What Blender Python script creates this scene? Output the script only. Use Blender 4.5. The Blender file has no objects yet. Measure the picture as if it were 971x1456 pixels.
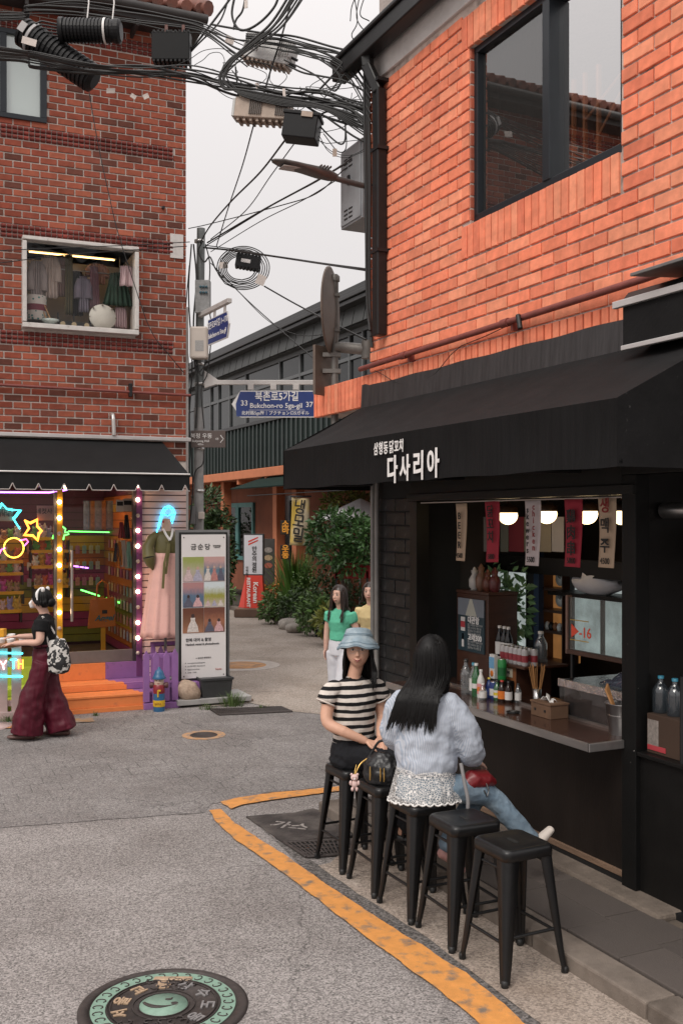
import bpy, bmesh, math, random
from mathutils import Vector, Matrix, Euler, noise
random.seed(7)
SC = bpy.context.scene
COL = SC.collection
V = Vector
F, CX, HY, H = 1450.0, 485.5, 738.0, 2.35      # focal length in photo pixels, horizon row, eye height
cam_d = bpy.data.cameras.new('camera'); cam = bpy.data.objects.new('camera', cam_d); COL.objects.link(cam)
cam.location = (0, 0, H); cam.rotation_euler = (math.radians(90), 0, 0)
cam_d.sensor_fit = 'VERTICAL'; cam_d.sensor_height = 36; cam_d.lens = F / 1456 * 36
cam_d.shift_y = (HY - 728) / 1456; cam_d.clip_start = 0.05; cam_d.clip_end = 2000
SC.camera = cam
SUN_EL, SUN_AZ = math.radians(47), math.radians(210)   # azimuth clockwise from +Y: behind the camera, to the left
world = bpy.data.worlds.new('World'); SC.world = world; world.use_nodes = True
wn, wl = world.node_tree.nodes, world.node_tree.links
wn.clear()
wo = wn.new('ShaderNodeOutputWorld'); bg = wn.new('ShaderNodeBackground')
sky = wn.new('ShaderNodeTexSky'); sky.sky_type = 'NISHITA'; sky.sun_disc = False
sky.sun_elevation = SUN_EL; sky.sun_rotation = SUN_AZ; sky.air_density = 1; sky.dust_density = 4
sc_ = wn.new('ShaderNodeVectorMath'); sc_.operation = 'SCALE'; sc_.inputs['Scale'].default_value = 0.08
wl.new(sky.outputs[0], sc_.inputs[0])
tcw = wn.new('ShaderNodeTexCoord'); sep = wn.new('ShaderNodeSeparateXYZ'); wl.new(tcw.outputs['Generated'], sep.inputs[0])
mx = wn.new('ShaderNodeMath'); mx.operation = 'MAXIMUM'; mx.inputs[1].default_value = 0; wl.new(sep.outputs['Z'], mx.inputs[0])
pw = wn.new('ShaderNodeMath'); pw.operation = 'POWER'; pw.inputs[1].default_value = 2.5; wl.new(mx.outputs[0], pw.inputs[0])
ma = wn.new('ShaderNodeMath'); ma.operation = 'MULTIPLY_ADD'; ma.inputs[1].default_value = 1.9; ma.inputs[2].default_value = 1.0; wl.new(pw.outputs[0], ma.inputs[0])
cl = wn.new('ShaderNodeVectorMath'); cl.operation = 'SCALE'; cl.inputs[0].default_value = (0.665, 0.632, 0.622); wl.new(ma.outputs[0], cl.inputs['Scale'])
mixw = wn.new('ShaderNodeMix'); mixw.data_type = 'RGBA'; mixw.inputs['Factor'].default_value = 0.93
wl.new(sc_.outputs[0], mixw.inputs['A']); wl.new(cl.outputs[0], mixw.inputs['B'])
wl.new(mixw.outputs['Result'], bg.inputs['Color']); bg.inputs['Strength'].default_value = 1.0
wl.new(bg.outputs[0], wo.inputs[0])
sun_d = bpy.data.lights.new('sun', 'SUN'); sun_d.energy = 1.5; sun_d.angle = math.radians(25); sun_d.color = (1, 0.95, 0.88)
sun = bpy.data.objects.new('sun', sun_d); COL.objects.link(sun); sun.location = (0, -5, 30)
sdir = V((math.sin(SUN_AZ) * math.cos(SUN_EL), math.cos(SUN_AZ) * math.cos(SUN_EL), math.sin(SUN_EL)))
sun.rotation_euler = (-sdir).to_track_quat('-Z', 'Y').to_euler()
SC.view_settings.view_transform = 'Standard'; SC.view_settings.look = 'None'
SC.view_settings.exposure = 0.3; SC.view_settings.gamma = 1.0
SC.render.engine = 'CYCLES'; SC.cycles.max_bounces = 6; SC.cycles.transparent_max_bounces = 16
SC.cycles.use_denoising = True
def ray(px, py): return V(((px - CX) / F, 1, (HY - py) / F))
def gnd(px, py, z=0.0):
    r = ray(px, py); t = (z - H) / r.z
    return V((r.x * t, t, z))
def at(px, py, Y):
    r = ray(px, py); return V((r.x * Y, Y, H + r.z * Y))
class Frame:                                   # x along a facade to the right, y into the building, z up
    def __init__(s, ox, oy, deg):
        s.o = V((ox, oy, 0)); s.a = math.radians(deg); s.c = math.cos(s.a); s.s = math.sin(s.a)
        s.m = Matrix.Translation(s.o) @ Matrix.Rotation(s.a, 4, 'Z')
        s.im = s.m.inverted()
    def pl(s, px, py, y=0.0):                  # local (x, z) where the pixel's ray meets the plane at depth y
        r = ray(px, py); n = V((-s.s, s.c, 0)); t = (y + s.o.dot(n)) / r.dot(n)
        p = s.im @ (r * t + V((0, 0, H)))
        return p.x, p.z
    def w(s, x, y, z=0.0): return s.m @ V((x, y, z))
    def l(s, p): return s.im @ p
R = Frame(1.765, 6.115, -64.7)                 # brick house with the food stall
L = Frame(-2.07, 13.6, 23.3)                   # brick house with the gift shop
def lin(c):
    return tuple(((v / 255) / 12.92 if v / 255 <= .04045 else ((v / 255 + .055) / 1.055) ** 2.4) for v in c)
MATS = {}
def mat(name, col, rough=.6, metal=0, var=.12, vs=5, bump=0., bs=60, spec=.5, rnd=0., emit=0, coat=0, stretch=None, col2=None, c2s=3, c2w=.1, c2t=.55, sheen=0):
    """col in linear rgb; var/vs: value mottling; rnd: per-piece value variation; col2: patches of another colour"""
    if name in MATS: return MATS[name]
    m = bpy.data.materials.new(name); m.use_nodes = True; MATS[name] = m
    n, l = m.node_tree.nodes, m.node_tree.links
    b = n['Principled BSDF']
    b.inputs['Roughness'].default_value = rough; b.inputs['Metallic'].default_value = metal
    b.inputs['Specular IOR Level'].default_value = spec; b.inputs['Coat Weight'].default_value = coat
    if sheen: b.inputs['Sheen Weight'].default_value = sheen
    tc = n.new('ShaderNodeTexCoord'); vec = tc.outputs['Object']
    if stretch:
        mp = n.new('ShaderNodeMapping'); mp.inputs['Scale'].default_value = stretch; l.new(vec, mp.inputs[0]); vec = mp.outputs[0]
    cur = None
    base = n.new('ShaderNodeRGB'); base.outputs[0].default_value = (*col, 1); cur = base.outputs[0]
    def tex(scale, detail=5, ro=.6):
        t = n.new('ShaderNodeTexNoise'); t.inputs['Scale'].default_value = scale; t.inputs['Detail'].default_value = detail
        t.inputs['Roughness'].default_value = ro; l.new(vec, t.inputs['Vector']); return t.outputs['Fac']
    def mul(fac, lo, hi):
        nonlocal cur
        r = n.new('ShaderNodeMapRange'); r.inputs[1].default_value = .25; r.inputs[2].default_value = .75
        r.inputs[3].default_value = lo; r.inputs[4].default_value = hi; l.new(fac, r.inputs[0])
        v = n.new('ShaderNodeVectorMath'); v.operation = 'SCALE'; l.new(cur, v.inputs[0]); l.new(r.outputs[0], v.inputs['Scale']); cur = v.outputs[0]
    if col2:
        r = n.new('ShaderNodeMapRange'); r.inputs[1].default_value = c2t - c2w; r.inputs[2].default_value = c2t + c2w; l.new(tex(c2s, 6), r.inputs[0])
        x = n.new('ShaderNodeMix'); x.data_type = 'RGBA'; l.new(r.outputs[0], x.inputs['Factor']); l.new(cur, x.inputs['A']); x.inputs['B'].default_value = (*col2, 1); cur = x.outputs['Result']
    if var: mul(tex(vs), 1 - var, 1 + var)
    if rnd:
        oi = n.new('ShaderNodeObjectInfo'); ge = n.new('ShaderNodeNewGeometry')
        ad = n.new('ShaderNodeMath'); ad.operation = 'ADD'; l.new(oi.outputs['Random'], ad.inputs[0]); l.new(ge.outputs['Random Per Island'], ad.inputs[1])
        fr = n.new('ShaderNodeMath'); fr.operation = 'FRACT'; l.new(ad.outputs[0], fr.inputs[0])
        r = n.new('ShaderNodeMapRange'); r.inputs[3].default_value = 1 - rnd; r.inputs[4].default_value = 1 + rnd; l.new(fr.outputs[0], r.inputs[0])
        v = n.new('ShaderNodeVectorMath'); v.operation = 'SCALE'; l.new(cur, v.inputs[0]); l.new(r.outputs[0], v.inputs['Scale']); cur = v.outputs[0]
        m['fract'] = fr.name
    l.new(cur, b.inputs['Base Color'])
    if bump:
        bu = n.new('ShaderNodeBump'); bu.inputs['Strength'].default_value = bump; bu.inputs['Distance'].default_value = .01
        l.new(tex(bs, 4), bu.inputs['Height']); l.new(bu.outputs[0], b.inputs['Normal'])
    if emit:
        l.new(cur, b.inputs['Emission Color']); b.inputs['Emission Strength'].default_value = emit
    return m
def glass(name, tint=(1, 1, 1), refl=.06, rough=.0, ior=1.5, body=0., bodycol=(.5, .5, .5)):
    if name in MATS: return MATS[name]
    m = bpy.data.materials.new(name); m.use_nodes = True; MATS[name] = m
    n, l = m.node_tree.nodes, m.node_tree.links; n.remove(n['Principled BSDF'])
    out = n['Material Output']
    t = n.new('ShaderNodeBsdfTransparent'); t.inputs[0].default_value = (*tint, 1)
    g = n.new('ShaderNodeBsdfGlossy'); g.inputs['Roughness'].default_value = rough; g.inputs[0].default_value = (1, 1, 1, 1)
    lw = n.new('ShaderNodeFresnel'); lw.inputs['IOR'].default_value = ior
    ad = n.new('ShaderNodeMath'); ad.operation = 'ADD'; ad.use_clamp = True; ad.inputs[1].default_value = refl; l.new(lw.outputs[0], ad.inputs[0])
    gm = n.new('ShaderNodeNewGeometry'); bf = n.new('ShaderNodeMath'); bf.operation = 'SUBTRACT'; bf.inputs[0].default_value = 1; l.new(gm.outputs['Backfacing'], bf.inputs[1])   # only the outer face of a thick pane mirrors
    mf = n.new('ShaderNodeMath'); mf.operation = 'MULTIPLY'; l.new(ad.outputs[0], mf.inputs[0]); l.new(bf.outputs[0], mf.inputs[1])
    x = n.new('ShaderNodeMixShader'); l.new(mf.outputs[0], x.inputs[0])
    if body:
        d = n.new('ShaderNodeBsdfDiffuse'); d.inputs[0].default_value = (*bodycol, 1)
        y = n.new('ShaderNodeMixShader'); y.inputs[0].default_value = body; l.new(t.outputs[0], y.inputs[1]); l.new(d.outputs[0], y.inputs[2])
        l.new(y.outputs[0], x.inputs[1])
    else: l.new(t.outputs[0], x.inputs[1])
    l.new(g.outputs[0], x.inputs[2]); l.new(x.outputs[0], out.inputs[0])
    return m
class MB:
    def __init__(s): s.v = []; s.f = []; s.sm = []; s.mi = []; s.M = None; s.cur = 0; s.smooth = False
    def add(s, vs, fs, smooth=None):
        o = len(s.v)
        s.v += [tuple(s.M @ V(p)) if s.M else tuple(p) for p in vs]
        for f in fs: s.f.append(tuple(i + o for i in f)); s.sm.append(s.smooth if smooth is None else smooth); s.mi.append(s.cur)
        return s
    def box(s, x0, x1, y0, y1, z0, z1, M=None):
        vs = [V(p) for p in ((x0, y0, z0), (x1, y0, z0), (x1, y1, z0), (x0, y1, z0), (x0, y0, z1), (x1, y0, z1), (x1, y1, z1), (x0, y1, z1))]
        if M: vs = [M @ p for p in vs]
        return s.add(vs, [(3, 2, 1, 0), (4, 5, 6, 7), (0, 1, 5, 4), (1, 2, 6, 5), (2, 3, 7, 6), (3, 0, 4, 7)])
    def quad(s, a, b, c, d): return s.add([a, b, c, d], [(0, 1, 2, 3)])
    def tube(s, pts, r, n=8, cap=True, r1=None, rs=None):
        pts = [V(p) for p in pts]; m = len(pts); vs = []; fs = []
        prev = None
        for i, p in enumerate(pts):
            t = (pts[min(i + 1, m - 1)] - pts[max(i - 1, 0)])
            if t.length < 1e-9: t = V((0, 0, 1))
            t.normalize()
            if prev is None:
                a = V((0, 0, 1)) if abs(t.z) < .9 else V((1, 0, 0)); u = t.cross(a).normalized()
            else:
                u = prev - t * prev.dot(t)
                u = u.normalized() if u.length > 1e-6 else t.orthogonal().normalized()
            prev = u; w = t.cross(u)
            rr = rs[i] if rs else (r if r1 is None else r + (r1 - r) * i / max(1, m - 1))
            for k in range(n):
                a = 2 * math.pi * k / n; vs.append(p + (u * math.cos(a) + w * math.sin(a)) * rr)
        for i in range(m - 1):
            for k in range(n):
                k2 = (k + 1) % n; fs.append((i * n + k, i * n + k2, (i + 1) * n + k2, (i + 1) * n + k))
        s.add(vs, fs, True)
        if cap: s.add(vs[:n], [tuple(range(n))[::-1]], False); s.add(vs[-n:], [tuple(range(n))], False)
        return s
    def cyl(s, p0, p1, r, r1=None, n=16): return s.tube([p0, p1], r, n, True, r1)
    def lathe(s, prof, c=(0, 0, 0), n=20, smooth=True):
        vs = []; fs = []; m = len(prof)
        for r, z in prof:
            for k in range(n):
                a = 2 * math.pi * k / n; vs.append((c[0] + r * math.cos(a), c[1] + r * math.sin(a), c[2] + z))
        for i in range(m - 1):
            for k in range(n):
                k2 = (k + 1) % n; fs.append((i * n + k, i * n + k2, (i + 1) * n + k2, (i + 1) * n + k))
        s.add(vs, fs, smooth)
        s.add(vs[:n], [tuple(range(n))[::-1]], False); s.add(vs[-n:], [tuple(range(n))], False)
        return s
    def prism(s, poly, y0, y1):                # polygon in (x, z), extruded along y
        n = len(poly); vs = [(x, y0, z) for x, z in poly] + [(x, y1, z) for x, z in poly]
        fs = [tuple(range(n)), tuple(range(2 * n - 1, n - 1, -1))] + [(i, i + n, (i + 1) % n + n, (i + 1) % n) for i in range(n)]
        return s.add(vs, fs)
    def ell(s, c, rx, ry, rz, nu=14, nv=8, M=None):
        vs = []; fs = []; c = V(c)
        for j in range(nv + 1):
            b = math.pi * j / nv
            for k in range(nu):
                a = 2 * math.pi * k / nu; p = V((rx * math.sin(b) * math.cos(a), ry * math.sin(b) * math.sin(a), rz * math.cos(b)))
                vs.append(c + (M @ p if M else p))
        for j in range(nv):
            for k in range(nu):
                k2 = (k + 1) % nu; fs.append((j * nu + k, (j + 1) * nu + k, (j + 1) * nu + k2, j * nu + k2))
        return s.add(vs, fs, True)
    def mesh(s, name, mats):
        me = bpy.data.meshes.new(name); me.from_pydata(s.v, [], s.f)
        me.polygons.foreach_set('use_smooth', s.sm)
        for m in (mats if isinstance(mats, (list, tuple)) else [mats]): me.materials.append(m)
        if any(s.mi): me.polygons.foreach_set('material_index', s.mi)
        me.validate(); me.update(); return me
    def build(s, name, mats, parent=None, bevel=0, loc=None, rz=0, seg=2):
        o = bpy.data.objects.new(name, s.mesh(name, mats)); COL.objects.link(o)
        if parent: o.parent = parent
        if loc is not None: o.location = loc
        o.rotation_euler.z = rz
        if bevel:
            b = o.modifiers.new('bevel', 'BEVEL'); b.width = bevel; b.segments = seg; b.limit_method = 'ANGLE'; b.angle_limit = math.radians(40)
            b.harden_normals = False
        return o
def B(x0, x1, y0, y1, z0, z1): return MB().box(x0, x1, y0, y1, z0, z1)
def tag(o, label, cat, group=None):
    o['label'] = label; o['category'] = cat
    if group: o['group'] = group
    return o
def struct(o): o['kind'] = 'structure'; return o
def stuff(o): o['kind'] = 'stuff'; return o
def thing(name, label, cat, loc=(0, 0, 0), rz=0, group=None):
    o = bpy.data.objects.new(name, None); COL.objects.link(o); o.empty_display_size = .1
    o.location = loc; o.rotation_euler = (0, 0, rz)
    return tag(o, label, cat, group)
def inst(name, me, parent, loc=(0, 0, 0), rz=0, scale=None, eul=None):
    o = bpy.data.objects.new(name, me); COL.objects.link(o)
    if parent: o.parent = parent
    o.location = loc; o.rotation_euler = eul if eul else (0, 0, rz)
    if scale: o.scale = scale
    return o
def copy_tree(o, parent=None):
    c = o.copy(); COL.objects.link(c)
    if parent: c.parent = parent; c.matrix_parent_inverse = o.matrix_parent_inverse
    for ch in KIDS(o): copy_tree(ch, c)
    return c
def KIDS(o): return [x for x in COL.objects if x.parent == o]
TEXTS = []
def text(parent, body, size, m, loc, eul=(math.radians(90), 0, 0), ext=.0015, bold=0., align='CENTER', name='lettering', sx=1., space=1., shear=0., lines=.9):
    cu = bpy.data.curves.new(name, 'FONT'); cu.body = body; cu.size = size; cu.extrude = ext; cu.offset = bold; cu.align_x = align; cu.align_y = 'CENTER'
    cu.space_character = space; cu.shear = shear; cu.resolution_u = 3; cu.space_line = lines
    o = bpy.data.objects.new(name, cu); COL.objects.link(o)
    if parent: o.parent = parent
    o.location = loc; o.rotation_euler = eul; o.scale = (sx, 1, 1)
    TEXTS.append((o, m)); return o
def finish_texts():
    bpy.context.view_layer.update(); dg = bpy.context.evaluated_depsgraph_get()
    for o, m in TEXTS:
        me = bpy.data.meshes.new_from_object(o.evaluated_get(dg)); me.materials.clear(); me.materials.append(m)
        n = bpy.data.objects.new('tmp', me); COL.objects.link(n)
        n.parent = o.parent; n.location = o.location; n.rotation_euler = o.rotation_euler; n.scale = o.scale
        nm = o.name; bpy.data.objects.remove(o); n.name = nm.split('.')[0]
black_paint = mat('black_paint', (.012, .012, .0125), .4, spec=.35, var=.25, bump=.04, bs=90)
dark_metal = mat('dark_metal', (.03, .03, .032), .42, .6, var=.2)
grey_metal = mat('grey_metal', (.22, .215, .21), .45, .7, var=.15, vs=12)
steel = mat('steel', (.45, .44, .43), .28, .95, var=.1, vs=20)
white_paint = mat('white_paint', (.72, .70, .68), .5, var=.06)
paper = mat('paper', (.70, .68, .66), .8, var=.04)
mortar_l = mat('mortar_pale', (.54, .48, .435), .95, var=.18, vs=9, bump=.4, bs=180)
black_ink = mat('black_ink', (.012, .012, .012), .6, var=0)
white_ink = mat('white_ink', (.75, .73, .71), .6, var=.05)
rubber = mat('rubber', (.012, .012, .012), .55, var=.2)
# ================================================================== GROUND
def node_mat(name):
    m = bpy.data.materials.new(name); m.use_nodes = True; MATS[name] = m
    return m, m.node_tree.nodes, m.node_tree.links, m.node_tree.nodes['Principled BSDF']
def asphalt(name, c_lo, c_hi, c_patch, fine=330., brick=None, rot=0., bump=.55, wear=None):
    m, n, l, b = node_mat(name)
    tc = n.new('ShaderNodeTexCoord'); vec = tc.outputs['Object']
    vo = n.new('ShaderNodeTexVoronoi'); vo.inputs['Scale'].default_value = fine * .36; l.new(vec, vo.inputs['Vector'])
    no = n.new('ShaderNodeTexNoise'); no.inputs['Scale'].default_value = fine * .2; no.inputs['Detail'].default_value = 6; no.inputs['Roughness'].default_value = .75; l.new(vec, no.inputs['Vector'])
    big = n.new('ShaderNodeTexNoise'); big.inputs['Scale'].default_value = 1.1; big.inputs['Detail'].default_value = 7; big.inputs['Roughness'].default_value = .62; l.new(vec, big.inputs['Vector'])
    sep_ = n.new('ShaderNodeSeparateColor'); l.new(vo.outputs['Color'], sep_.inputs[0])
    ad = n.new('ShaderNodeMath'); ad.operation = 'MULTIPLY_ADD'; ad.inputs[1].default_value = .45; l.new(sep_.outputs[0], ad.inputs[0])
    sc2 = n.new('ShaderNodeMath'); sc2.operation = 'MULTIPLY'; sc2.inputs[1].default_value = .62; l.new(no.outputs['Fac'], sc2.inputs[0]); l.new(sc2.outputs[0], ad.inputs[2])
    rp = n.new('ShaderNodeMapRange'); rp.inputs[1].default_value = .28; rp.inputs[2].default_value = .82; l.new(ad.outputs[0], rp.inputs[0])
    x = n.new('ShaderNodeMix'); x.data_type = 'RGBA'; x.inputs['A'].default_value = (*c_lo, 1); x.inputs['B'].default_value = (*c_hi, 1); l.new(rp.outputs[0], x.inputs['Factor'])
    bp = n.new('ShaderNodeMapRange'); bp.inputs[1].default_value = .40; bp.inputs[2].default_value = .68; bp.inputs[4].default_value = .75; l.new(big.outputs['Fac'], bp.inputs[0])
    y = n.new('ShaderNodeMix'); y.data_type = 'RGBA'; y.blend_type = 'MULTIPLY'; l.new(bp.outputs[0], y.inputs['Factor']); l.new(x.outputs['Result'], y.inputs['A']); y.inputs['B'].default_value = (*c_patch, 1)
    col = y.outputs['Result']; hgt = ad.outputs[0]
    cn = n.new('ShaderNodeTexNoise'); cn.inputs['Scale'].default_value = 2.5; cn.inputs['Detail'].default_value = 5; l.new(vec, cn.inputs['Vector'])
    cv = n.new('ShaderNodeVectorMath'); cv.operation = 'MULTIPLY_ADD'; cv.inputs[1].default_value = (.5, .5, .5); l.new(cn.outputs['Color'], cv.inputs[0]); l.new(vec, cv.inputs[2])
    ck = n.new('ShaderNodeTexVoronoi'); ck.feature = 'DISTANCE_TO_EDGE'; ck.inputs['Scale'].default_value = .42; l.new(cv.outputs[0], ck.inputs['Vector'])
    cr = n.new('ShaderNodeMapRange'); cr.inputs[1].default_value = .0; cr.inputs[2].default_value = .0045; cr.inputs[3].default_value = .6; cr.inputs[4].default_value = 1; l.new(ck.outputs['Distance'], cr.inputs[0])
    vs_ = n.new('ShaderNodeVectorMath'); vs_.operation = 'SCALE'; l.new(col, vs_.inputs[0]); l.new(cr.outputs[0], vs_.inputs['Scale']); col = vs_.outputs[0]
    gv = n.new('ShaderNodeTexVoronoi'); gv.inputs['Scale'].default_value = 2.3; l.new(vec, gv.inputs['Vector'])
    gr_ = n.new('ShaderNodeMapRange'); gr_.inputs[1].default_value = .035; gr_.inputs[2].default_value = .055; gr_.inputs[3].default_value = .62; gr_.inputs[4].default_value = 1; l.new(gv.outputs['Distance'], gr_.inputs[0])
    gs = n.new('ShaderNodeVectorMath'); gs.operation = 'SCALE'; l.new(col, gs.inputs[0]); l.new(gr_.outputs[0], gs.inputs['Scale']); col = gs.outputs[0]
    if brick:
        mp = n.new('ShaderNodeMapping'); mp.inputs['Rotation'].default_value = (0, 0, rot); l.new(vec, mp.inputs[0])
        wn_ = n.new('ShaderNodeTexNoise'); wn_.inputs['Scale'].default_value = 3; l.new(vec, wn_.inputs['Vector'])
        wv = n.new('ShaderNodeVectorMath'); wv.operation = 'MULTIPLY_ADD'; wv.inputs[1].default_value = (.02, .02, 0); l.new(wn_.outputs['Color'], wv.inputs[0]); l.new(mp.outputs[0], wv.inputs[2])
        br = n.new('ShaderNodeTexBrick'); br.inputs['Scale'].default_value = 1; br.inputs['Brick Width'].default_value = brick[0]; br.inputs['Row Height'].default_value = brick[1]
        br.inputs['Mortar Size'].default_value = .006; br.inputs['Mortar Smooth'].default_value = .3
        br.inputs['Color1'].default_value = (1, 1, 1, 1); br.inputs['Color2'].default_value = (.86, .86, .86, 1); br.inputs['Mortar'].default_value = (.38, .38, .38, 1); l.new(wv.outputs[0], br.inputs['Vector'])
        fade = n.new('ShaderNodeMapRange'); fade.inputs[1].default_value = .40; fade.inputs[2].default_value = .62; fade.inputs[3].default_value = .12; fade.inputs[4].default_value = .85
        fn = n.new('ShaderNodeTexNoise'); fn.inputs['Scale'].default_value = .9; fn.inputs['Detail'].default_value = 4; l.new(mp.outputs[0], fn.inputs['Vector']); l.new(fn.outputs['Fac'], fade.inputs[0])
        z = n.new('ShaderNodeMix'); z.data_type = 'RGBA'; z.blend_type = 'MULTIPLY'; l.new(fade.outputs[0], z.inputs['Factor']); l.new(col, z.inputs['A']); l.new(br.outputs['Color'], z.inputs['B']); col = z.outputs['Result']
    l.new(col, b.inputs['Base Color']); b.inputs['Roughness'].default_value = .9; b.inputs['Specular IOR Level'].default_value = .3
    bu = n.new('ShaderNodeBump'); bu.inputs['Strength'].default_value = bump; bu.inputs['Distance'].default_value = .006; l.new(hgt, bu.inputs['Height']); l.new(bu.outputs[0], b.inputs['Normal'])
    return m
A_ROAD = asphalt('asphalt', (.10, .092, .088), (.43, .395, .38), (.66, .64, .63), 330)
A_BLOCK = asphalt('block_print_asphalt', (.10, .092, .09), (.37, .345, .333), (.66, .64, .63), 330, brick=(.26, .26), rot=math.radians(-23.3))
A_ALLEY = asphalt('alley_concrete', (.17, .142, .12), (.47, .41, .36), (.70, .66, .62), 300, bump=.4)
A_AGG = asphalt('exposed_aggregate', (.20, .165, .14), (.46, .39, .335), (.66, .60, .55), 260, bump=.5)
A_STRIP = asphalt('asphalt_joint', (.035, .032, .03), (.24, .22, .21), (.6, .58, .56), 220)
def sheet(name, pts, z, m, th=None):
    mb = MB(); pts = [V((p[0], p[1], z)) for p in pts]; n = len(pts)
    mb.add(pts, [tuple(range(n))])
    o = mb.build(name, m); 
    if o.data.polygons[0].normal.z < 0: o.data.flip_normals()
    return struct(o)
g = sheet('ground', [(-300, -100), (300, -100), (300, 600), (-300, 600)], 0, A_ROAD)
def rough_edge(pts, step=.12, amp=.02, seed=0, closed=True):
    out = []; n = len(pts)
    for i in range(n if closed else n - 1):
        a, b_ = V(pts[i][:2]), V(pts[(i + 1) % n][:2]); d = (b_ - a).length; k = max(1, int(d / step)); nn = V((-(b_ - a).y, (b_ - a).x)).normalized()
        for j in range(k):
            p = a.lerp(b_, j / k)
            q = noise.noise(V((p.x * 6, p.y * 6, seed))) + .6 * noise.noise(V((p.x * 21, p.y * 21, seed + 5)))
            out.append(p + nn * amp * q)
    return out
blk = [gnd(-160, 1140), gnd(0, 1178), gnd(150, 1166), gnd(290, 1156), gnd(300, 1144), gnd(380, 1128), gnd(490, 1116), gnd(600, 1100), gnd(640, 1020), gnd(420, 1012), gnd(260, 1014), gnd(0, 1032), gnd(-400, 1060)]
sheet('street_paving', rough_edge(blk, .15, .02, 3), .004, A_BLOCK)
al = [gnd(262, 1006), gnd(320, 1004), gnd(355, 1000), gnd(412, 1012), gnd(480, 1019), gnd(640, 1016), R.w(-3.6, 4.45), R.w(-40, 4.45), R.w(-40, -1), L.w(.1, 3)]
sheet('alley_pavement', al, .008, A_ALLEY)
agg = [gnd(452, 1232), gnd(485, 1256), gnd(606, 1334), gnd(766, 1456), gnd(800, 1490), R.w(2.4, -.8), R.w(-2.0, -.8), gnd(470, 1228)]
sheet('stool_pavement', rough_edge(agg, .1, .012, 9), .008, A_AGG)
st = [gnd(352, 1160), gnd(400, 1205), gnd(440, 1243), gnd(537, 1308), gnd(662, 1386), gnd(744, 1456), gnd(800, 1510), gnd(830, 1510), gnd(767, 1455), gnd(607, 1333), gnd(486, 1255), gnd(440, 1222), gnd(395, 1190)]
sheet('tar_joint', rough_edge(st, .08, .012, 2), .0045, A_STRIP)
yel = mat('yellow_road_paint', (.62, .265, .065), .75, var=.16, vs=14, bump=.5, bs=160, col2=(.20, .15, .11), c2s=10, c2w=.08, c2t=.60)
yl = [(297, 1154), (309.5, 1172.6), (336.6, 1197.5), (370.6, 1220), (420, 1256), (524, 1338), (627.6, 1414), (679.5, 1456), (730, 1498)]
yr = [(314, 1152), (334.4, 1172.6), (375, 1198.6), (402, 1215.6), (436, 1240), (537, 1308), (662, 1386), (744, 1456), (790, 1498)]
pa = [gnd(*p) for p in yl] + [gnd(*p) for p in yr[::-1]]
struct(sheet('yellow_line', rough_edge(pa, .03, .009, 11), .012, yel))
yt = [(314, 1142), (336.6, 1136), (382, 1129.5), (477, 1120.5), (560, 1112)]; yb = [(328.7, 1152), (345.7, 1145.4), (397.8, 1137.5), (477, 1127), (560, 1118)]
pa = [gnd(*p) for p in yt] + [gnd(*p) for p in yb[::-1]]
struct(sheet('yellow_line', rough_edge(pa, .03, .009, 12), .012, yel))
pa = [gnd(-60, 1040), gnd(0, 1037.5), gnd(30, 1036), gnd(28, 1031), gnd(0, 1033), gnd(-60, 1036)]
struct(sheet('yellow_line', rough_edge(pa, .06, .01, 4), .014, yel))
pa = [gnd(80, 1031), gnd(135, 1027.5), gnd(133, 1022), gnd(85, 1025)]
struct(sheet('yellow_line', rough_edge(pa, .06, .02, 4), .014, mat('faded_yellow_paint', (.36, .21, .1), .85, var=.2, vs=9, col2=(.2, .17, .15), c2s=9, c2t=.52, c2w=.12)))
kerb_m = mat('kerb_stone', (.165, .135, .112), .9, var=.22, vs=7, bump=.5, bs=140, rnd=.12, col2=(.09, .07, .055), c2s=4, c2t=.6, c2w=.15)  # stone tone darkened for awning shade as well as stain
pav_m = mat('paver_stone', (.085, .069, .06), .88, var=.3, vs=5, bump=.5, bs=120, rnd=.14, col2=(.055, .045, .04), c2s=5, c2t=.56, c2w=.16)  # base tone holds awning shade along with the stains
slab_m = mat('stained_concrete', (.14, .105, .075), .9, var=.3, vs=3.5, bump=.6, bs=70, col2=(.06, .05, .042), c2s=2.2, c2t=.52, c2w=.16)
step = B(-2.66, 4.0, -.84, .9, -.05, .075).build('step', slab_m, None, loc=R.o, rz=R.a); struct(step)
x = -2.68; k = 0
km = {}
while x < 2.6:
    w = [.98, .86, 1.02, .9][k % 4]; k += 1
    o = MB().box(0, w - .008, -.89, -.70, -.02, .094).build('kerb_stone', kerb_m, step, .012); o.location = (x, 0, random.uniform(-.003, .003)); x += w
for row, (ya, yb_) in enumerate(((-.695, -.40), (-.395, -.12))):
    x = -2.6 + .21 * row
    while x < 2.4:
        w = random.choice([.42, .5, .58])
        o = MB().box(0, w - .007, ya, yb_, 0, .1 - .004 * row).build('paver', pav_m, step, .006); o.location = (x, 0, random.uniform(-.002, .004)); x += w
o = MB().prism([(-2.6, .06), (-2.6, .135), (0.35, .115), (.35, .06)], -.15, .12).build('skirting_mortar', mat('rough_mortar', (.14, .112, .09), .95, var=.35, vs=6, bump=.9, bs=40), step, .02)  # mortar tone deepened for awning shade and stain
iron = mat('cast_iron', (.055, .045, .042), .6, .35, var=.3, vs=30, bump=.2, bs=200)
def cover_base(t, r, rim): MB().lathe([(r, -.03), (r, .008), (r - .012, .0135), (r - rim, .0135), (r - rim, .009), (.001, .009)], n=64).build('cover_plate', iron, t)
c0 = gnd(233, 1432)
mh = thing('manhole_cover', 'large round iron manhole cover with a pale green ring, lying in the road', 'manhole cover', c0)
cover_base(mh, .405, .05)
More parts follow.
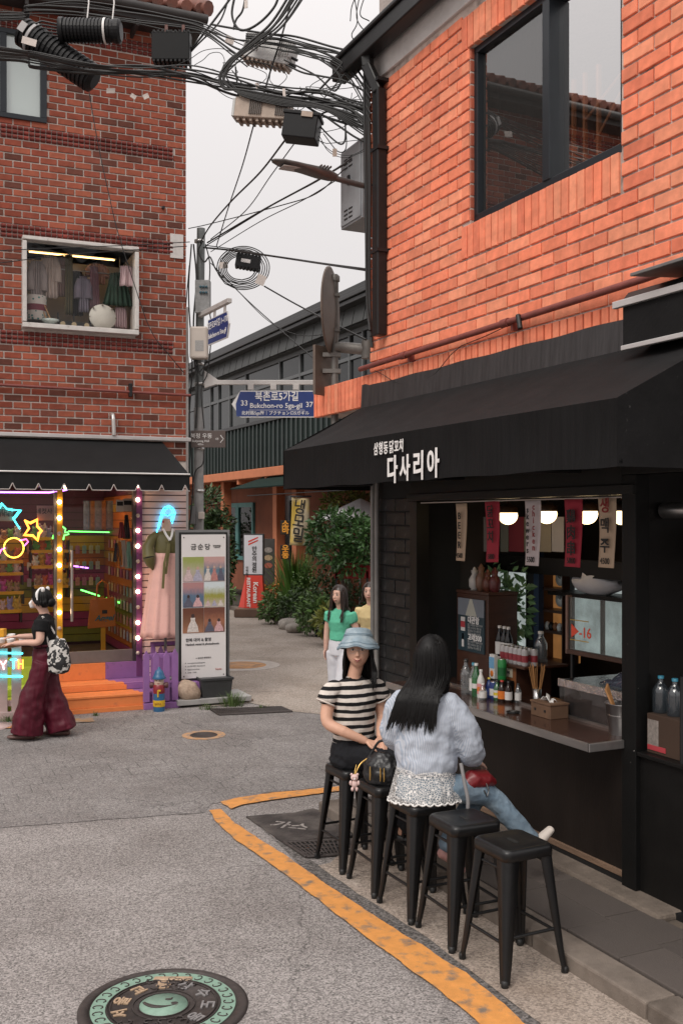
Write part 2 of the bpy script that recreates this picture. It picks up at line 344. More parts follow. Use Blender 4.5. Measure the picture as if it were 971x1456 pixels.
def ring(mb, r0, r1, z0, z1, n=64, a0=0, a1=2 * math.pi):
    full = abs(a1 - a0 - 2 * math.pi) < 1e-6; k = n + (0 if full else 1)
    vs = []
    for i in range(k):
        a = a0 + (a1 - a0) * i / n; c, s = math.cos(a), math.sin(a)
        vs += [(r0 * c, r0 * s, z0), (r1 * c, r1 * s, z0), (r1 * c, r1 * s, z1), (r0 * c, r0 * s, z1)]
    fs = []
    for i in range(n):
        j = (i + 1) % k
        for q in range(4): fs.append((i * 4 + q, j * 4 + q, j * 4 + (q + 1) % 4, i * 4 + (q + 1) % 4))
    return mb.add(vs, fs)
mint = mat('mint_enamel', (.19, .30, .235), .55, var=.18, vs=25, col2=(.13, .15, .12), c2s=25, c2t=.68, c2w=.06)
bronze = mat('bronze_enamel', (.42, .30, .20), .5, .2, var=.25, vs=30)
greyen = mat('grey_enamel', (.22, .21, .21), .5, .2, var=.2, vs=30)
ring(MB(), .275, .345, .006, .0125).build('green_ring', mint, mh)
MB().lathe([(.115, .006), (.115, .013), (.001, .013)], n=40).build('green_disc', mint, mh)
for rr in (.272, .255, .15, .122): ring(MB(), rr - .004, rr, .009, .0155).build('raised_ring', iron, mh)
mb = MB()
for i in range(30):
    a = 2 * math.pi * i / 30 + .1; c, s = math.cos(a), math.sin(a); q = V((c * .31, s * .31, 0)); t_ = V((-s, c, 0)); r_ = V((c, s, 0))
    pts = [q + t_ * .017 * math.cos(b) + r_ * (.024 * math.sin(b)) + V((0, 0, .0135)) for b in [math.pi * 2 * j / 9 + .7 for j in range(8)]]
    mb.tube(pts, .0032, 5)
stuff(mb.build('ring_ornament', iron, mh))
yy = MB()                                        # the swirl of the centre disc
yy.M = Matrix.Translation((0, 0, .0135))
for p0, p1, p2, w in (((-.10, .02), (-.04, -.06), (.06, .005), .022), ((0, .055), (.03, .045), (.03, .07), .012)):
    pts = [V(((1 - t) ** 2 * p0[0] + 2 * t * (1 - t) * p1[0] + t * t * p2[0], (1 - t) ** 2 * p0[1] + 2 * t * (1 - t) * p1[1] + t * t * p2[1], 0)) for t in [i / 8 for i in range(9)]]
    yy.tube(pts, .003, 5, rs=[.004 + w * .5 * math.sin(math.pi * min(1, i / 8 + .12)) ** 1 for i in range(9)])
yy.ell((.05, .015, 0), .018, .014, .006)
o = yy.build('disc_swirl', iron, mh); o.scale = (1, 1, .25); o.location.z = .0105
for body, a0, a1, mm, r_ in (('서울교통', 205, 100, bronze, .205), ('상수도동', 70, -35, greyen, .205)):
    for i, ch in enumerate(body):
        a = math.radians(a0 + (a1 - a0) * i / (len(body) - 1))
        text(mh, ch, .085, mm, (r_ * math.cos(a), r_ * math.sin(a), .0125), (0, 0, a - math.pi / 2), ext=.003, bold=.002)
mb = MB()
rn = random.Random(5)
for sx in (-1, 1):
    for i in range(16):
        a = math.radians(90 + sx * rn.uniform(0, 26)) if i < 10 else math.radians(270 + sx * rn.uniform(0, 40)); r_ = rn.uniform(.16, .265)
        q = V((r_ * math.cos(a), r_ * math.sin(a), .014)); ph = rn.uniform(0, 6)
        mb.tube([q + V((math.cos(ph + t) * .028 * (1 - t / 6), math.sin(ph + t) * .028 * (1 - t / 6), 0)) for t in [0, .8, 1.6, 2.4, 3.2, 4]], .0042, 5)
stuff(mb.build('cloud_relief', iron, mh))
B(-.10, .10, .255, .30, .0, .017).build('nameplate', bronze, mh, .012)
ch = thing('access_cover', 'small round iron cover ringed by orange paint on the street paving', 'manhole cover', gnd(290, 1046))
cover_base(ch, .15, .02)
o = ring(MB(), .15, .235, .0005, .002, 40).build('paint_ring', mat('orange_ground_paint', (.46, .25, .11), .8, var=.25, vs=12, col2=(.22, .18, .155), c2s=14, c2t=.52, c2w=.12), ch); o.location.z = .006
ac = thing('round_alley_cover', 'round rusty orange cover set in the pale alley concrete', 'manhole cover', gnd(343, 946, .008))
MB().lathe([(.40, -.02), (.40, .006), (.001, .008)], n=40).build('cover_plate', mat('rusty_plate', (.42, .22, .10), .8, var=.3, vs=8, bump=.3, bs=60, col2=(.22, .15, .1), c2s=6), ac)
ring(MB(), .40, .62, -.01, .004, 40).build('concrete_collar', mat('collar_concrete', (.36, .32, .29), .9, var=.2, vs=10, bump=.4, bs=120), ac)
ht = thing('asphalt_hatch', 'black tarred hatch cover with faded white lettering beside the furthest stool', 'hatch cover', (0, 0, 0))
hp = [gnd(350, 1163), gnd(420, 1157), gnd(444, 1152), gnd(500, 1165), gnd(500, 1190), gnd(402, 1199)]
mb = MB(); ee = rough_edge(hp, .06, .012, 8); n_ = len(ee)
mb.add([(p.x, p.y, -.01) for p in ee] + [(p.x, p.y, .014) for p in ee], [tuple(range(n_, 2 * n_))] + [(i, (i + 1) % n_, (i + 1) % n_ + n_, i + n_) for i in range(n_)])
hatch = mb.build('hatch_plate', mat('tar', (.035, .028, .026), .85, var=.35, vs=9, bump=.7, bs=50, col2=(.085, .072, .065), c2s=4), ht)
hc = gnd(412, 1177); text(ht, '가스', .17, mat('worn_white', (.32, .29, .27), .8, var=.3, vs=20, col2=(.05, .04, .04), c2s=18, c2t=.55), (hc.x, hc.y, .0155), (0, 0, math.radians(-20)), ext=.001, bold=.003)
def grate(name, label, pts, cat='drain grate', bars=22, z=.012):
    t = thing(name, label, cat)
    a, b_, c, d = [V((p.x, p.y, z)) for p in pts]     # a-b front edge, d-c back edge
    pan = MB(); pan.quad(*[p - V((0, 0, z - .006)) for p in (a, b_, c, d)]); pan.build('drain_pit', black_ink, t)
    fr = MB()
    for p, q in ((a, b_), (b_, c), (c, d), (d, a)): fr.tube([p, q], .014, 4)
    fr.build('frame', iron, t)
    proto = None
    for i in range(1, bars):
        p, q = a.lerp(b_, i / bars), d.lerp(c, i / bars)
        MB().tube([p, q], .009, 4).build('bar', iron, t)
    for i in range(1, 4): MB().tube([a.lerp(d, i / 4), b_.lerp(c, i / 4)], .006, 4).build('cross_bar', iron, t)
    return t
grate('drain_grate', 'long steel gully grate at the corner of the pale alley', [gnd(312, 1018), gnd(415, 1013), gnd(400, 1006.5), gnd(300, 1010)], bars=30)
grate('slot_drain', 'short slotted drain grate under the furthest stool', [gnd(436, 1221), gnd(500, 1216), gnd(500, 1196), gnd(404, 1200)], bars=14)
bk = struct(B(-60, -3.4, 4.45, 4.62, -.1, .11).build('bed_kerb', kerb_m, None, .015, loc=R.o, rz=R.a))
soil = mat('soil', (.045, .035, .025), .95, var=.3, vs=6, bump=.9, bs=30)
struct(B(-60, -3.4, 4.62, 12, -.1, .07).build('planting_bed', soil, None, loc=R.o, rz=R.a))
grass_m = mat('grass_blade', (.075, .12, .03), .6, var=.3, vs=30, rnd=.3)
def tuft(name, label, p, n=60, h=.14, spread=.12, group=None):
    mb = MB(); rn = random.Random(int(p.x * 1000) ^ 77)
    for i in range(n):
        a = rn.uniform(0, 6.28); d = rn.uniform(0, spread); q = V((math.cos(a) * d, math.sin(a) * d * .5, 0)); hh = h * rn.uniform(.4, 1); o_ = V((math.cos(a), math.sin(a), 0)) * hh * rn.uniform(.2, .8); w = .004; s_ = V((-math.sin(a), math.cos(a), 0)) * w
        mb.add([q - s_, q + s_, q + o_ * .4 + V((0, 0, hh * .6)) + s_ * .8, q + o_ * .4 + V((0, 0, hh * .6)) - s_ * .8, q + o_ + V((0, 0, hh))], [(0, 1, 2, 3), (3, 2, 4)])
    o = mb.build(name, grass_m); o.location = p
    return tag(o, label, 'weeds', group)
tuft('grass_tuft', 'tuft of weeds growing under the banner stand planter', gnd(331, 1004), 160, .2, .16)
tuft('grass_tuft', 'tuft of weeds by the pale picket fence foot', gnd(12, 1026), 60, .1, .14)
tuft('grass_tuft', 'low weeds beside the rock under the banner', gnd(295, 1009), 50, .09, .12)
tuft('grass_tuft', 'tiny weeds at the foot of the orange steps', gnd(137, 1018), 30, .06, .05)
tuft('grass_tuft', 'sparse weeds at the end of the gully grate', gnd(372, 1008), 40, .07, .1)
# ================================================================== BRICK HOUSE WITH THE FOOD STALL (frame R)
def brick_mesh(name, w, h, m, d=.05, ch=.004):
    mb = MB()                                     # front face chamfered, no back
    vs = [(0, d, 0), (w, d, 0), (w, d, h), (0, d, h), (0, ch, 0), (w, ch, 0), (w, ch, h), (0, ch, h), (ch, 0, ch), (w - ch, 0, ch), (w - ch, 0, h - ch), (ch, 0, h - ch)]
    fs = [(8, 9, 10, 11)] + [(4 + i, 4 + (i + 1) % 4, 8 + (i + 1) % 4, 8 + i) for i in range(4)] + [(i, (i + 1) % 4, 4 + (i + 1) % 4, 4 + i) for i in range(4)]
    mb.add(vs, fs); return mb, mb.mesh(name, m)
def in_view(p, mar=25):
    if p.y < .5: return False
    px = CX + p.x / p.y * F; py = HY - (p.z - H) / p.y * F
    return -mar < px < 971 + mar and -mar < py < 1456 + mar
def lay_bricks(parent, fr, items, m, name='brick', limit=300, stuff_name='brickwork', rn=None, keep=None):
    """items: (x, z, w, h, dy). The pieces that show largest become parts, the rest one joined part."""
    rn = rn or random.Random(3)
    sc = []
    for it in items:
        p = fr.w(it[0] + it[2] / 2, 0, it[1] + it[3] / 2)
        vis = in_view(p) and (keep is None or keep(it))
        sc.append(((0 if vis else 1e6) + p.length / math.sqrt(it[2] * it[3]), it))
    sc.sort(key=lambda a: a[0]); cache = {}
    for s, it in sc[:limit]:
        key = (round(it[2], 3), round(it[3], 3))
        if key not in cache: cache[key] = brick_mesh(name, key[0], key[1], m)[1]
        inst(name, cache[key], parent, (it[0], it[4] + rn.uniform(-.0025, .0025), it[1]), eul=(rn.uniform(-.006, .006), rn.uniform(-.004, .004), rn.uniform(-.006, .006)))
    mb = MB()
    for s, it in sc[limit:]:
        mb.M = Matrix.Translation((it[0], it[4] + rn.uniform(-.0025, .0025), it[1]))
        q, me = None, None
        w, h, d, ch = it[2], it[3], .05, .004
        mb.add([(0, d, 0), (w, d, 0), (w, d, h), (0, d, h), (0, ch, 0), (w, ch, 0), (w, ch, h), (0, ch, h), (ch, 0, ch), (w - ch, 0, ch), (w - ch, 0, h - ch), (ch, 0, h - ch)],
               [(8, 9, 10, 11)] + [(4 + i, 4 + (i + 1) % 4, 8 + (i + 1) % 4, 8 + i) for i in range(4)] + [(i, (i + 1) % 4, 4 + (i + 1) % 4, 4 + i) for i in range(4)])
    if mb.f: stuff(mb.build(stuff_name, m, parent))
def courses(x0, x1, z0, z1, ch, bl, jv, jh, holes=(), rn=None, off0=0):
    """running bond over a rectangle, cut at holes (x0, x1, z0, z1)"""
    out = []; k = 0; z = z0
    while z + ch <= z1 + .002:
        x = x0 - (bl / 2 if (k + off0) % 2 else 0) - bl
        ivs = [(x0, x1)]
        for hx0, hx1, hz0, hz1 in holes:
            if z + ch - jh > hz0 + .012 and z < hz1 - .012:
                nv = []
                for a, b_ in ivs:
                    if hx1 <= a or hx0 >= b_: nv.append((a, b_)); continue
                    if hx0 > a: nv.append((a, hx0))
                    if hx1 < b_: nv.append((hx1, b_))
                ivs = nv
        while x < x1:
            for a, b_ in ivs:
                s, e = max(x, a), min(x + bl - jv, b_ if b_ < x1 - 1e-6 or True else b_)
                if e - s > .03: out.append((round(s, 4), z, round(e - s, 3), ch - jh, 0))
            x += bl
        z += ch; k += 1
    return out
def brick_mat(name, base, rnd, hues, dirt, rough=.85):
    m = mat(name, base, rough, var=.10, vs=18, bump=.25, bs=150, rnd=rnd, spec=.25)
    n, l = m.node_tree.nodes, m.node_tree.links; b = n['Principled BSDF']
    fr = n[m['fract']]
    ramp = n.new('ShaderNodeValToRGB'); ramp.color_ramp.interpolation = 'LINEAR'
    while len(ramp.color_ramp.elements) < len(hues): ramp.color_ramp.elements.new(.5)
    for i, (p, c) in enumerate(hues): ramp.color_ramp.elements[i].position = p; ramp.color_ramp.elements[i].color = (*c, 1)
    mu = n.new('ShaderNodeMath'); mu.operation = 'MULTIPLY'; mu.inputs[1].default_value = 17.31; l.new(fr.outputs[0], mu.inputs[0])
    f2 = n.new('ShaderNodeMath'); f2.operation = 'FRACT'; l.new(mu.outputs[0], f2.inputs[0]); l.new(f2.outputs[0], ramp.inputs[0])
    src = b.inputs['Base Color'].links[0].from_socket
    x = n.new('ShaderNodeMix'); x.data_type = 'RGBA'; x.blend_type = 'MULTIPLY'; x.inputs['Factor'].default_value = 1; l.new(src, x.inputs['A']); l.new(ramp.outputs[0], x.inputs['B'])
    ge = n.new('ShaderNodeNewGeometry'); t = n.new('ShaderNodeTexNoise'); t.inputs['Scale'].default_value = 1.6; t.inputs['Detail'].default_value = 6; l.new(ge.outputs['Position'], t.inputs['Vector'])
    r = n.new('ShaderNodeMapRange'); r.inputs[1].default_value = .45; r.inputs[2].default_value = .75; r.inputs[3].default_value = 1; r.inputs[4].default_value = dirt; l.new(t.outputs['Fac'], r.inputs[0])
    t2 = n.new('ShaderNodeTexNoise'); t2.inputs['Scale'].default_value = 11; t2.inputs['Detail'].default_value = 3; l.new(ge.outputs['Position'], t2.inputs['Vector'])
    r2 = n.new('ShaderNodeMapRange'); r2.inputs[1].default_value = .35; r2.inputs[2].default_value = .65; r2.inputs[3].default_value = .90; r2.inputs[4].default_value = 1.10; l.new(t2.outputs['Fac'], r2.inputs[0])
    m2 = n.new('ShaderNodeMath'); m2.operation = 'MULTIPLY'; l.new(r.outputs[0], m2.inputs[0]); l.new(r2.outputs[0], m2.inputs[1])
    v = n.new('ShaderNodeVectorMath'); v.operation = 'SCALE'; l.new(x.outputs['Result'], v.inputs[0]); l.new(m2.outputs[0], v.inputs['Scale'])
    l.new(v.outputs[0], b.inputs['Base Color'])
    return m
brick_o = brick_mat('orange_brick', (.80, .245, .14), .09, [(0, (1, .92, .88)), (.35, (1, 1, 1)), (.72, (1.0, 1.22, 1.25)), (.9, (.85, .76, .76)), (1, (1, 1, 1))], .88)
mortar_o = mat('mortar_grey_pink', (.52, .42, .37), .95, var=.22, vs=7, bump=.5, bs=160, col2=(.16, .12, .10), c2s=5, c2t=.6, c2w=.12)
RH = thing('brick_house', 'bright orange brick house with a dark window and the black stall awning', 'house', R.o, R.a)
WX0, WX1, WZ0, WZ1 = -1.855, -.145, 4.60, 5.955
wall = MB()
wall.box(-3.52, WX0, .015, 4.3, 3.40, 6.35); wall.box(WX1, 2.2, .015, 4.3, 3.40, 6.35)
wall.box(WX0, WX1, .015, 4.3, 3.40, WZ0); wall.box(WX0, WX1, .015, 4.3, WZ1, 6.35)
wall.box(-3.52, 2.2, 1.9, 4.3, -.05, 3.40)
wall.box(-3.52, -2.9, .25, 1.9, -.05, 3.40)
wall.build('wall', mortar_o, RH)
CH, BL = .095, .272
zb = 3.685
holes = [(-1.965, -.135, 4.345, 6.21)]
its = courses(-3.52, 2.0, zb, 6.31, CH, BL, .015, .0165, holes)
def soldiers(x0, x1, z0, z1, w, j, dy=-.004):
    n = max(1, round((x1 - x0) / w)); w = (x1 - x0) / n
    return [(x0 + i * w, z0, w - j, z1 - z0, dy) for i in range(n)]
sold = soldiers(-1.955, -.145, 4.352, 4.60, .083, .011) + soldiers(-1.955, -.145, 5.955, 6.205, .083, .011)
k = 0; z = 4.61
while z < 5.93:
    pass; z += CH
jl = [(-1.962, zb + CH * i, .10, CH - .0165, 0) for i in range(10, 24) if zb + CH * i > 4.60 and zb + CH * (i + 1) < 5.97]
lay_bricks(RH, R, its + jl, brick_o, 'brick', 290)
lay_bricks(RH, R, sold, brick_o, 'soldier_brick', 60)
rv = brick_mesh('reveal_brick', .085, CH - .0125, brick_mat('reveal_brick_red', (.42, .11, .065), .15, [(0, (1, 1, 1)), (.5, (.8, .8, .8)), (1, (1.1, 1.05, 1))], .8))[1]
for it in jl:
    inst('reveal_brick', rv, RH, (WX0 + .004, .015, it[1]), rz=math.radians(90))
LG = B(-4.77, 2.2, .018, 1.1, 3.392, 3.665).build('ledge', mortar_o, RH)
ledge_b = soldiers(-4.765, 2.0, 3.385, 3.668, .083, .019, 0)
lay_bricks(LG, R, [(a, b_, c, d, -.012) for a, b_, c, d, e in ledge_b], brick_o, 'ledge_brick', 90, 'ledge_brickwork')
conc = mat('pale_concrete', (.60, .565, .545), .9, var=.14, vs=5, bump=.3, bs=60, col2=(.22, .2, .19), c2s=2.5, c2t=.62, c2w=.1)
B(-3.50, 2.2, -.015, 1, 6.29, 6.62).build('concrete_beam', conc, RH, .01)
B(-3.62, 2.2, -.10, 1.2, 6.625, 6.70).build('eave', black_paint, RH, .01)
B(-3.3, 2.2, -.02, 1, 6.705, 8.2).build('parapet', mat('parapet_render', (.36, .31, .285), .9, var=.15, bump=.3, bs=40), RH)
gx0, gz0 = R.pl(492, 78, -.35)
gut = MB(); gut.prism([(0, 0)], 0, 0) if False else None
for (ya, yb_, za, zb_) in ((-.20, -.06, 6.45, 6.60), (-.225, -.05, 6.60, 6.645)): gut.box(-3.92, 2.2, ya, yb_, za, zb_)
gut.build('gutter', black_paint, RH, .012)
dp = MB()
xd = R.pl(540, 300, -.05)[0]
zt = 6.45
def rect_pipe(mb, pts, w, d):
    for a, b_ in zip(pts[:-1], pts[1:]):
        a, b_ = V(a), V(b_); n = (b_ - a)
        L_ = n.length; q = n.to_track_quat('Z', 'Y').to_matrix().to_4x4()
        mb.box(-w / 2, w / 2, -d / 2, d / 2, -.012, L_ + .012, Matrix.Translation(a) @ q)
rect_pipe(dp, [(xd - .10, -.13, zt + .05), (xd - .09, -.12, zt - .08), (xd, -.06, zt - .32), (xd, -.055, 5.6)], .115, .085)
rect_pipe(dp, [(xd, -.055, 5.62), (xd, -.055, 3.98)], .115, .095)
dp.build('downpipe', black_paint, RH, .012)
for z in (4.7, 5.6, 6.2): B(xd - .075, xd + .075, -.11, .03, z, z + .03).build('pipe_clip', dark_metal, RH)
wf = MB(); fy0, fy1 = .045, .15
for a, b_, c, d in ((WX0 - .004, WX1 + .004, WZ0 + .002, WZ0 + .075), (WX0 - .004, WX1 + .004, WZ1 - .05, WZ1 + .004), (WX0 - .004, WX0 + .05, WZ0 + .05, WZ1 - .05), (WX1 - .05, WX1 + .004, WZ0 + .05, WZ1 - .05)):
    wf.box(a, b_, fy0, fy1, c, d)
alu = mat('dark_aluminium', (.018, .022, .027), .35, .3, var=.2)
win = wf.build('window', alu, RH, .004)
mxp = -.935
B(mxp - .045, mxp + .035, .035, .16, WZ0 + .07, WZ1 - .05).build('mullion', alu, win, .004)
B(WX0 + .05, WX0 + .085, .105, .135, WZ0 + .05, WZ1 - .05).build('sash_stile', alu, win)
MB().quad((mxp + .03, .12, WZ0 + .05), (WX1 - .05, .12, WZ0 + .05), (WX1 - .05, .12, WZ1 - .05), (mxp + .03, .12, WZ1 - .05)).build('pane', glass('window_glass_mirror', (.78, .80, .80), .55), win)
MB().quad((WX0 + .05, .085, WZ0 + .05), (mxp, .085, WZ0 + .05), (mxp, .085, WZ1 - .05), (WX0 + .05, .085, WZ1 - .05)).build('pane', glass('window_glass_clear', (.85, .87, .87), .10), win)
scm = glass('insect_screen', (.35, .34, .33), .0, .6, ior=1.08, body=.62, bodycol=(.045, .042, .04))
MB().quad((WX0 + .05, .10, WZ0 + .05), (mxp - .04, .10, WZ0 + .05), (mxp - .04, .10, WZ1 - .05), (WX0 + .05, .10, WZ1 - .05)).build('insect_screen', scm, win)
room = MB(); room.box(WX0 - .3, WX1 + .3, .2, 1.8, 4.4, 6.2); room.f = [f[::-1] for f in room.f]
cut = MB()
for i, f in enumerate(room.f):
    if i != 2: cut.f.append(f); cut.sm.append(False); cut.mi.append(0)
cut.v = room.v
cut.build('room', mat('room_paint', (.10, .09, .085), .9), win)
cu = MB()                                          # curtain behind the screen
pts = [(WX0 + .05 + .9 * i / 40, .24 + .02 * math.sin(i * 1.7) + .012 * math.sin(i * .6)) for i in range(41)]
cu.add([(x, y, 4.45) for x, y in pts] + [(x, y, 6.1) for x, y in pts], [(i, i + 1, i + 42, i + 41) for i in range(40)], True)
cu.build('curtain', mat('curtain_brown', (.13, .10, .09), .9, var=.1), win)
gr = MB()                                          # rust-brown security bars seen behind the glass
rb = mat('rusty_bar', (.33, .12, .05), .6, .3)
for x in (-.86, -.74, -.6, -.22): gr.box(x, x + .022, .19, .215, 4.60, 5.35 if x != -.22 else 5.1)
gr.tube([(-.74, .2, 4.70), (-.16, .2, 4.78)], .011, 6); gr.tube([(-.74, .2, 5.02), (-.16, .2, 5.3)], .011, 6); gr.tube([(-.62, .2, 4.85), (-.2, .2, 5.24)], .011, 6)
gr.build('security_grille', rb, win)
rp = mat('rust_red_paint', (.20, .055, .045), .55, .1, var=.2, vs=14, bump=.2, bs=90)
a = R.pl(512, 525, -.06); b_ = R.pl(916, 396, -.06)
pipe = MB(); pipe.tube([(a[0], -.06, a[1]), (b_[0], -.06, b_[1] + .0), (1.9, -.06, b_[1] + .06)], .023, 10)
pp = pipe.build('gas_pipe', rp, RH)
for t in (.22, .62): 
    x = a[0] + (b_[0] - a[0]) * t; z = a[1] + (b_[1] - a[1]) * t
    MB().tube([(x - .04, -.06, z), (x + .04, -.06, z)], .031, 10).build('pipe_coupling', rp, RH); B(x + .05, x + .075, -.05, .02, z - .06, z + .02).build('pipe_bracket', rp, RH)
x, z = R.pl(742, 456, -.07); MB().tube([(x - .02, -.09, z + .04), (x + .02, -.1, z - .06)], .018, 8).build('cable_knot', rubber, RH)
pts = []
for px, py in ((533, 527), (545, 533), (560, 543), (578, 548), (598, 544), (620, 530), (640, 505), (655, 492), (690, 478), (728, 460), (745, 452)):
    x, z = R.pl(px, py, -.035); pts.append((x, -.035, z))
MB().tube(pts, .0035, 5).build('loose_wire', rubber, RH)
blk_brick = mat('black_brick', (.013, .013, .0135), .5, spec=.3, var=.25, vs=10, bump=.25, bs=70, rnd=.25, col2=(.045, .043, .042), c2s=9, c2t=.66, c2w=.08)
SW = B(-3.40, -2.78, .012, .5, .03, 3.3).build('stall_wall', mat('black_mortar', (.012, .012, .012), .9, var=.2), RH)
lay_bricks(SW, R, courses(-3.40, -2.78, .06, 2.62, .118, .36, .012, .012), blk_brick, 'painted_brick', 80)
blackw = mat('black_woodwork', (.007, .0064, .006), .45, spec=.25, var=.3, vs=7, bump=.08, bs=40)
fasc = MB(); fasc.box(-2.78, -.13, .0, .12, 2.50, 3.3); fasc.box(-.13, 2.2, .0, .12, 2.62, 3.3); fasc.box(-2.78, 0, -.03, .0, 2.50, 2.56)
fasc.build('fascia', blackw, RH, .004)
chip = mat('chipped_black_paint', (.006, .006, .006), .5, spec=.2, var=.2, bump=.1, col2=(.30, .28, .26), c2s=38, c2t=.735, c2w=.015)
B(-.125, .0, -.005, .10, .09, 2.62).build('pillar', chip, RH, .004)
B(-2.78, -2.66, -.004, .12, .06, 2.5).build('jamb', blackw, RH, .004)
panel = mat('dark_panel', (.013, .0095, .008), .5, spec=.25, var=.35, vs=4, stretch=(1, 1, .35), bump=.1, bs=50)
PNL = B(-2.66, -.125, .03, .08, .19, .97).build('counter_panel', panel, RH)
B(-2.66, -.125, .012, .05, .155, .192).build('wooden_strip', mat('worn_wood_strip', (.16, .10, .065), .8, var=.4, vs=9, stretch=(.4, 1, 3), bump=.4, bs=50), RH, .004)
B(-2.66, -.125, .02, .05, .06, .156).build('base_rail', black_paint, RH)
ctop = mat('counter_top', (.045, .022, .016), .22, var=.35, vs=8, stretch=(.4, 2, 1), coat=.3)
CT = MB(); CT.prism([(-2.70, .965), (-2.70, 1.0), (-.105, 1.0), (-.105, .965)], -.262, .55)
ctr = CT.build('counter', ctop, RH, .004)
ed = MB(); ed.box(-2.70, -.10, -.272, -.255, .955, 1.006); ed.box(-.118, -.098, -.272, -.006, .955, 1.006); ed.build('counter_trim', mat('brushed_steel', (.42, .40, .39), .35, .85, var=.15, vs=20, stretch=(.2, 1, 1)), ctr, .003)
B(-2.66, -.13, .14, .155, 1.0, 1.018).build('counter_lip', steel, ctr)
sh = MB()
IX0, IX1, IY1 = -2.80, 1.9, 1.9
dark_wall = mat('dark_interior', (.028, .02, .016), .7, var=.3, vs=4)
sh.box(IX0, IX1, IY1 - .05, IY1, .03, 2.9); sh.box(IX0 - .04, IX0, .12, IY1, .03, 2.9); sh.box(IX0, IX1, .12, IY1, 2.75, 2.8); sh.box(IX0, IX1, .1, IY1, -.02, .09)
sh.build('interior_shell', dark_wall, RH)
B(-.06, -.004, .1, IY1 - .05, .06, 2.75).build('partition', blackw, RH)
B(0.0, 2.0, .03, .08, .08, .93).build('bay_panel', blackw, RH); B(.002, 2.0, .0, .45, .93, .955).build('bay_shelf', blackw, RH, .004)
B(0.0, 2.2, -.02, .3, .06, .11).build('bay_threshold', black_paint, RH)
x, z = R.pl(969, 900, .03); MB().tube([(x, .03, .95), (x, .03, 1.45)], .012, 8).build('bay_post', dark_metal, RH)
x0, z0 = R.pl(930, 726, .2); MB().tube([(.02, .2, z0), (1.9, .2, z0)], .05, 14).build('duct', steel, RH)
x0, z0 = R.pl(945, 760, .3); B(.05, 1.4, .5, .9, z0 - .2, z0 + .06).build('bay_cupboard', mat('brown_cupboard', (.05, .025, .018), .6), RH)
for px in (530, 535.5):
    x, z = R.pl(px, 900, -.04); MB().tube([(x, -.04, .0), (x, -.04, 2.9)], .022, 12).build('service_pipe', mat('grey_pipe', (.21, .20, .19), .5, .2, var=.2, vs=8), RH)
for z in (.9, 1.25): B(-3.56, -3.40, -.075, .02, z, z + .025).build('pipe_strap', steel, RH)
canvas = mat('black_canvas', (.009, .0086, .009), .8, spec=.18, var=.3, vs=6, bump=.25, bs=35, col2=(.05, .048, .047), c2s=34, c2t=.70, c2w=.03)
streak = mat('streaked_canvas', (.0075, .0072, .0075), .75, spec=.15, var=.28, vs=9, stretch=(5, 5, .14), bump=.3, bs=22)
AW = thing('stall_awning', 'black fabric awning with white Korean lettering over the food stall', 'awning', R.w(-1.3, 0, 0), R.a)
ax = 1.3
def awp(x, y, z): return (x + ax, y, z)
XL, XR = -3.40, .885
def cloth(mb, fn, nu, nv):
    vs = [fn(i / nu, j / nv) for j in range(nv + 1) for i in range(nu + 1)]
    mb.add(vs, [(j * (nu + 1) + i, j * (nu + 1) + i + 1, (j + 1) * (nu + 1) + i + 1, (j + 1) * (nu + 1) + i) for j in range(nv) for i in range(nu)], True)
    return mb
def slope(u, v):
    x = XL + (XR - XL) * u + (-.22 * (1 - u)) * v; y = -.9 + .87 * v; z = 2.937 + .44 * v
    z -= .016 * math.sin(math.pi * v) * (1 + .5 * math.sin(u * 23)) - .004 * math.sin(u * 60) * math.sin(math.pi * v)
    return awp(x, y, z)
def val(u, v):
    x = XL + (XR - XL) * u; z = 2.605 + .332 * v + (.004 * math.sin(u * 31)) * (1 - v)
    y = -.9 + .006 * math.sin(u * 40) * math.sin(math.pi * v) + .008 * math.sin(math.pi * v)
    return awp(x, y, z)
cloth(MB(), slope, 60, 10).build('canopy', canvas, AW)
cloth(MB(), val, 80, 6).build('valance', streak, AW)
sd = MB(); sd.add([awp(XR, -.9, 2.605), awp(XR, -.02, 2.605), awp(XR, -.02, 3.377), awp(XR, -.9, 2.937)], [(0, 1, 2, 3)]); sd.build('end_panel', canvas, AW)
sd = MB(); sd.add([awp(XL, -.9, 2.605), awp(XL, -.02, 2.605), awp(XL - .22, -.03, 3.377), awp(XL, -.9, 2.937)], [(0, 1, 2, 3)]); sd.build('end_panel', canvas, AW)
fl = MB(); cloth(fl, lambda u, v: awp(XL - .22 + (XR - XL + .22) * u, -.034 - .012 * (1 - v), 3.365 + (.195 + .004 * math.sin(u * 37) + (.02 if u < .03 else 0)) * v), 60, 3)
fl.build('flashing', mat('flashing_vinyl', (.030, .028, .029), .55, var=.55, vs=7, stretch=(4, 4, .25), bump=.15, bs=30), AW)
fm = MB()
for x in (XL + .02, -1.9, -.5, XR - .02): fm.tube([awp(x, -.02, 2.66), awp(x, -.87, 2.63)], .014, 6); fm.tube([awp(x, -.87, 2.63), awp(x, -.87, 2.92)], .014, 6); fm.tube([awp(x, -.87, 2.91), awp(x, -.03, 3.33)], .014, 6)
fm.tube([awp(XL, -.875, 2.63), awp(XR, -.875, 2.63)], .014, 6)
fm.build('frame', black_paint, AW)
wht = mat('brush_white', (.74, .71, .69), .8, var=.08, vs=30)
zt = R.pl(590, 663, -.9); zs = R.pl(567, 636, -.9)
sty = math.radians(90)
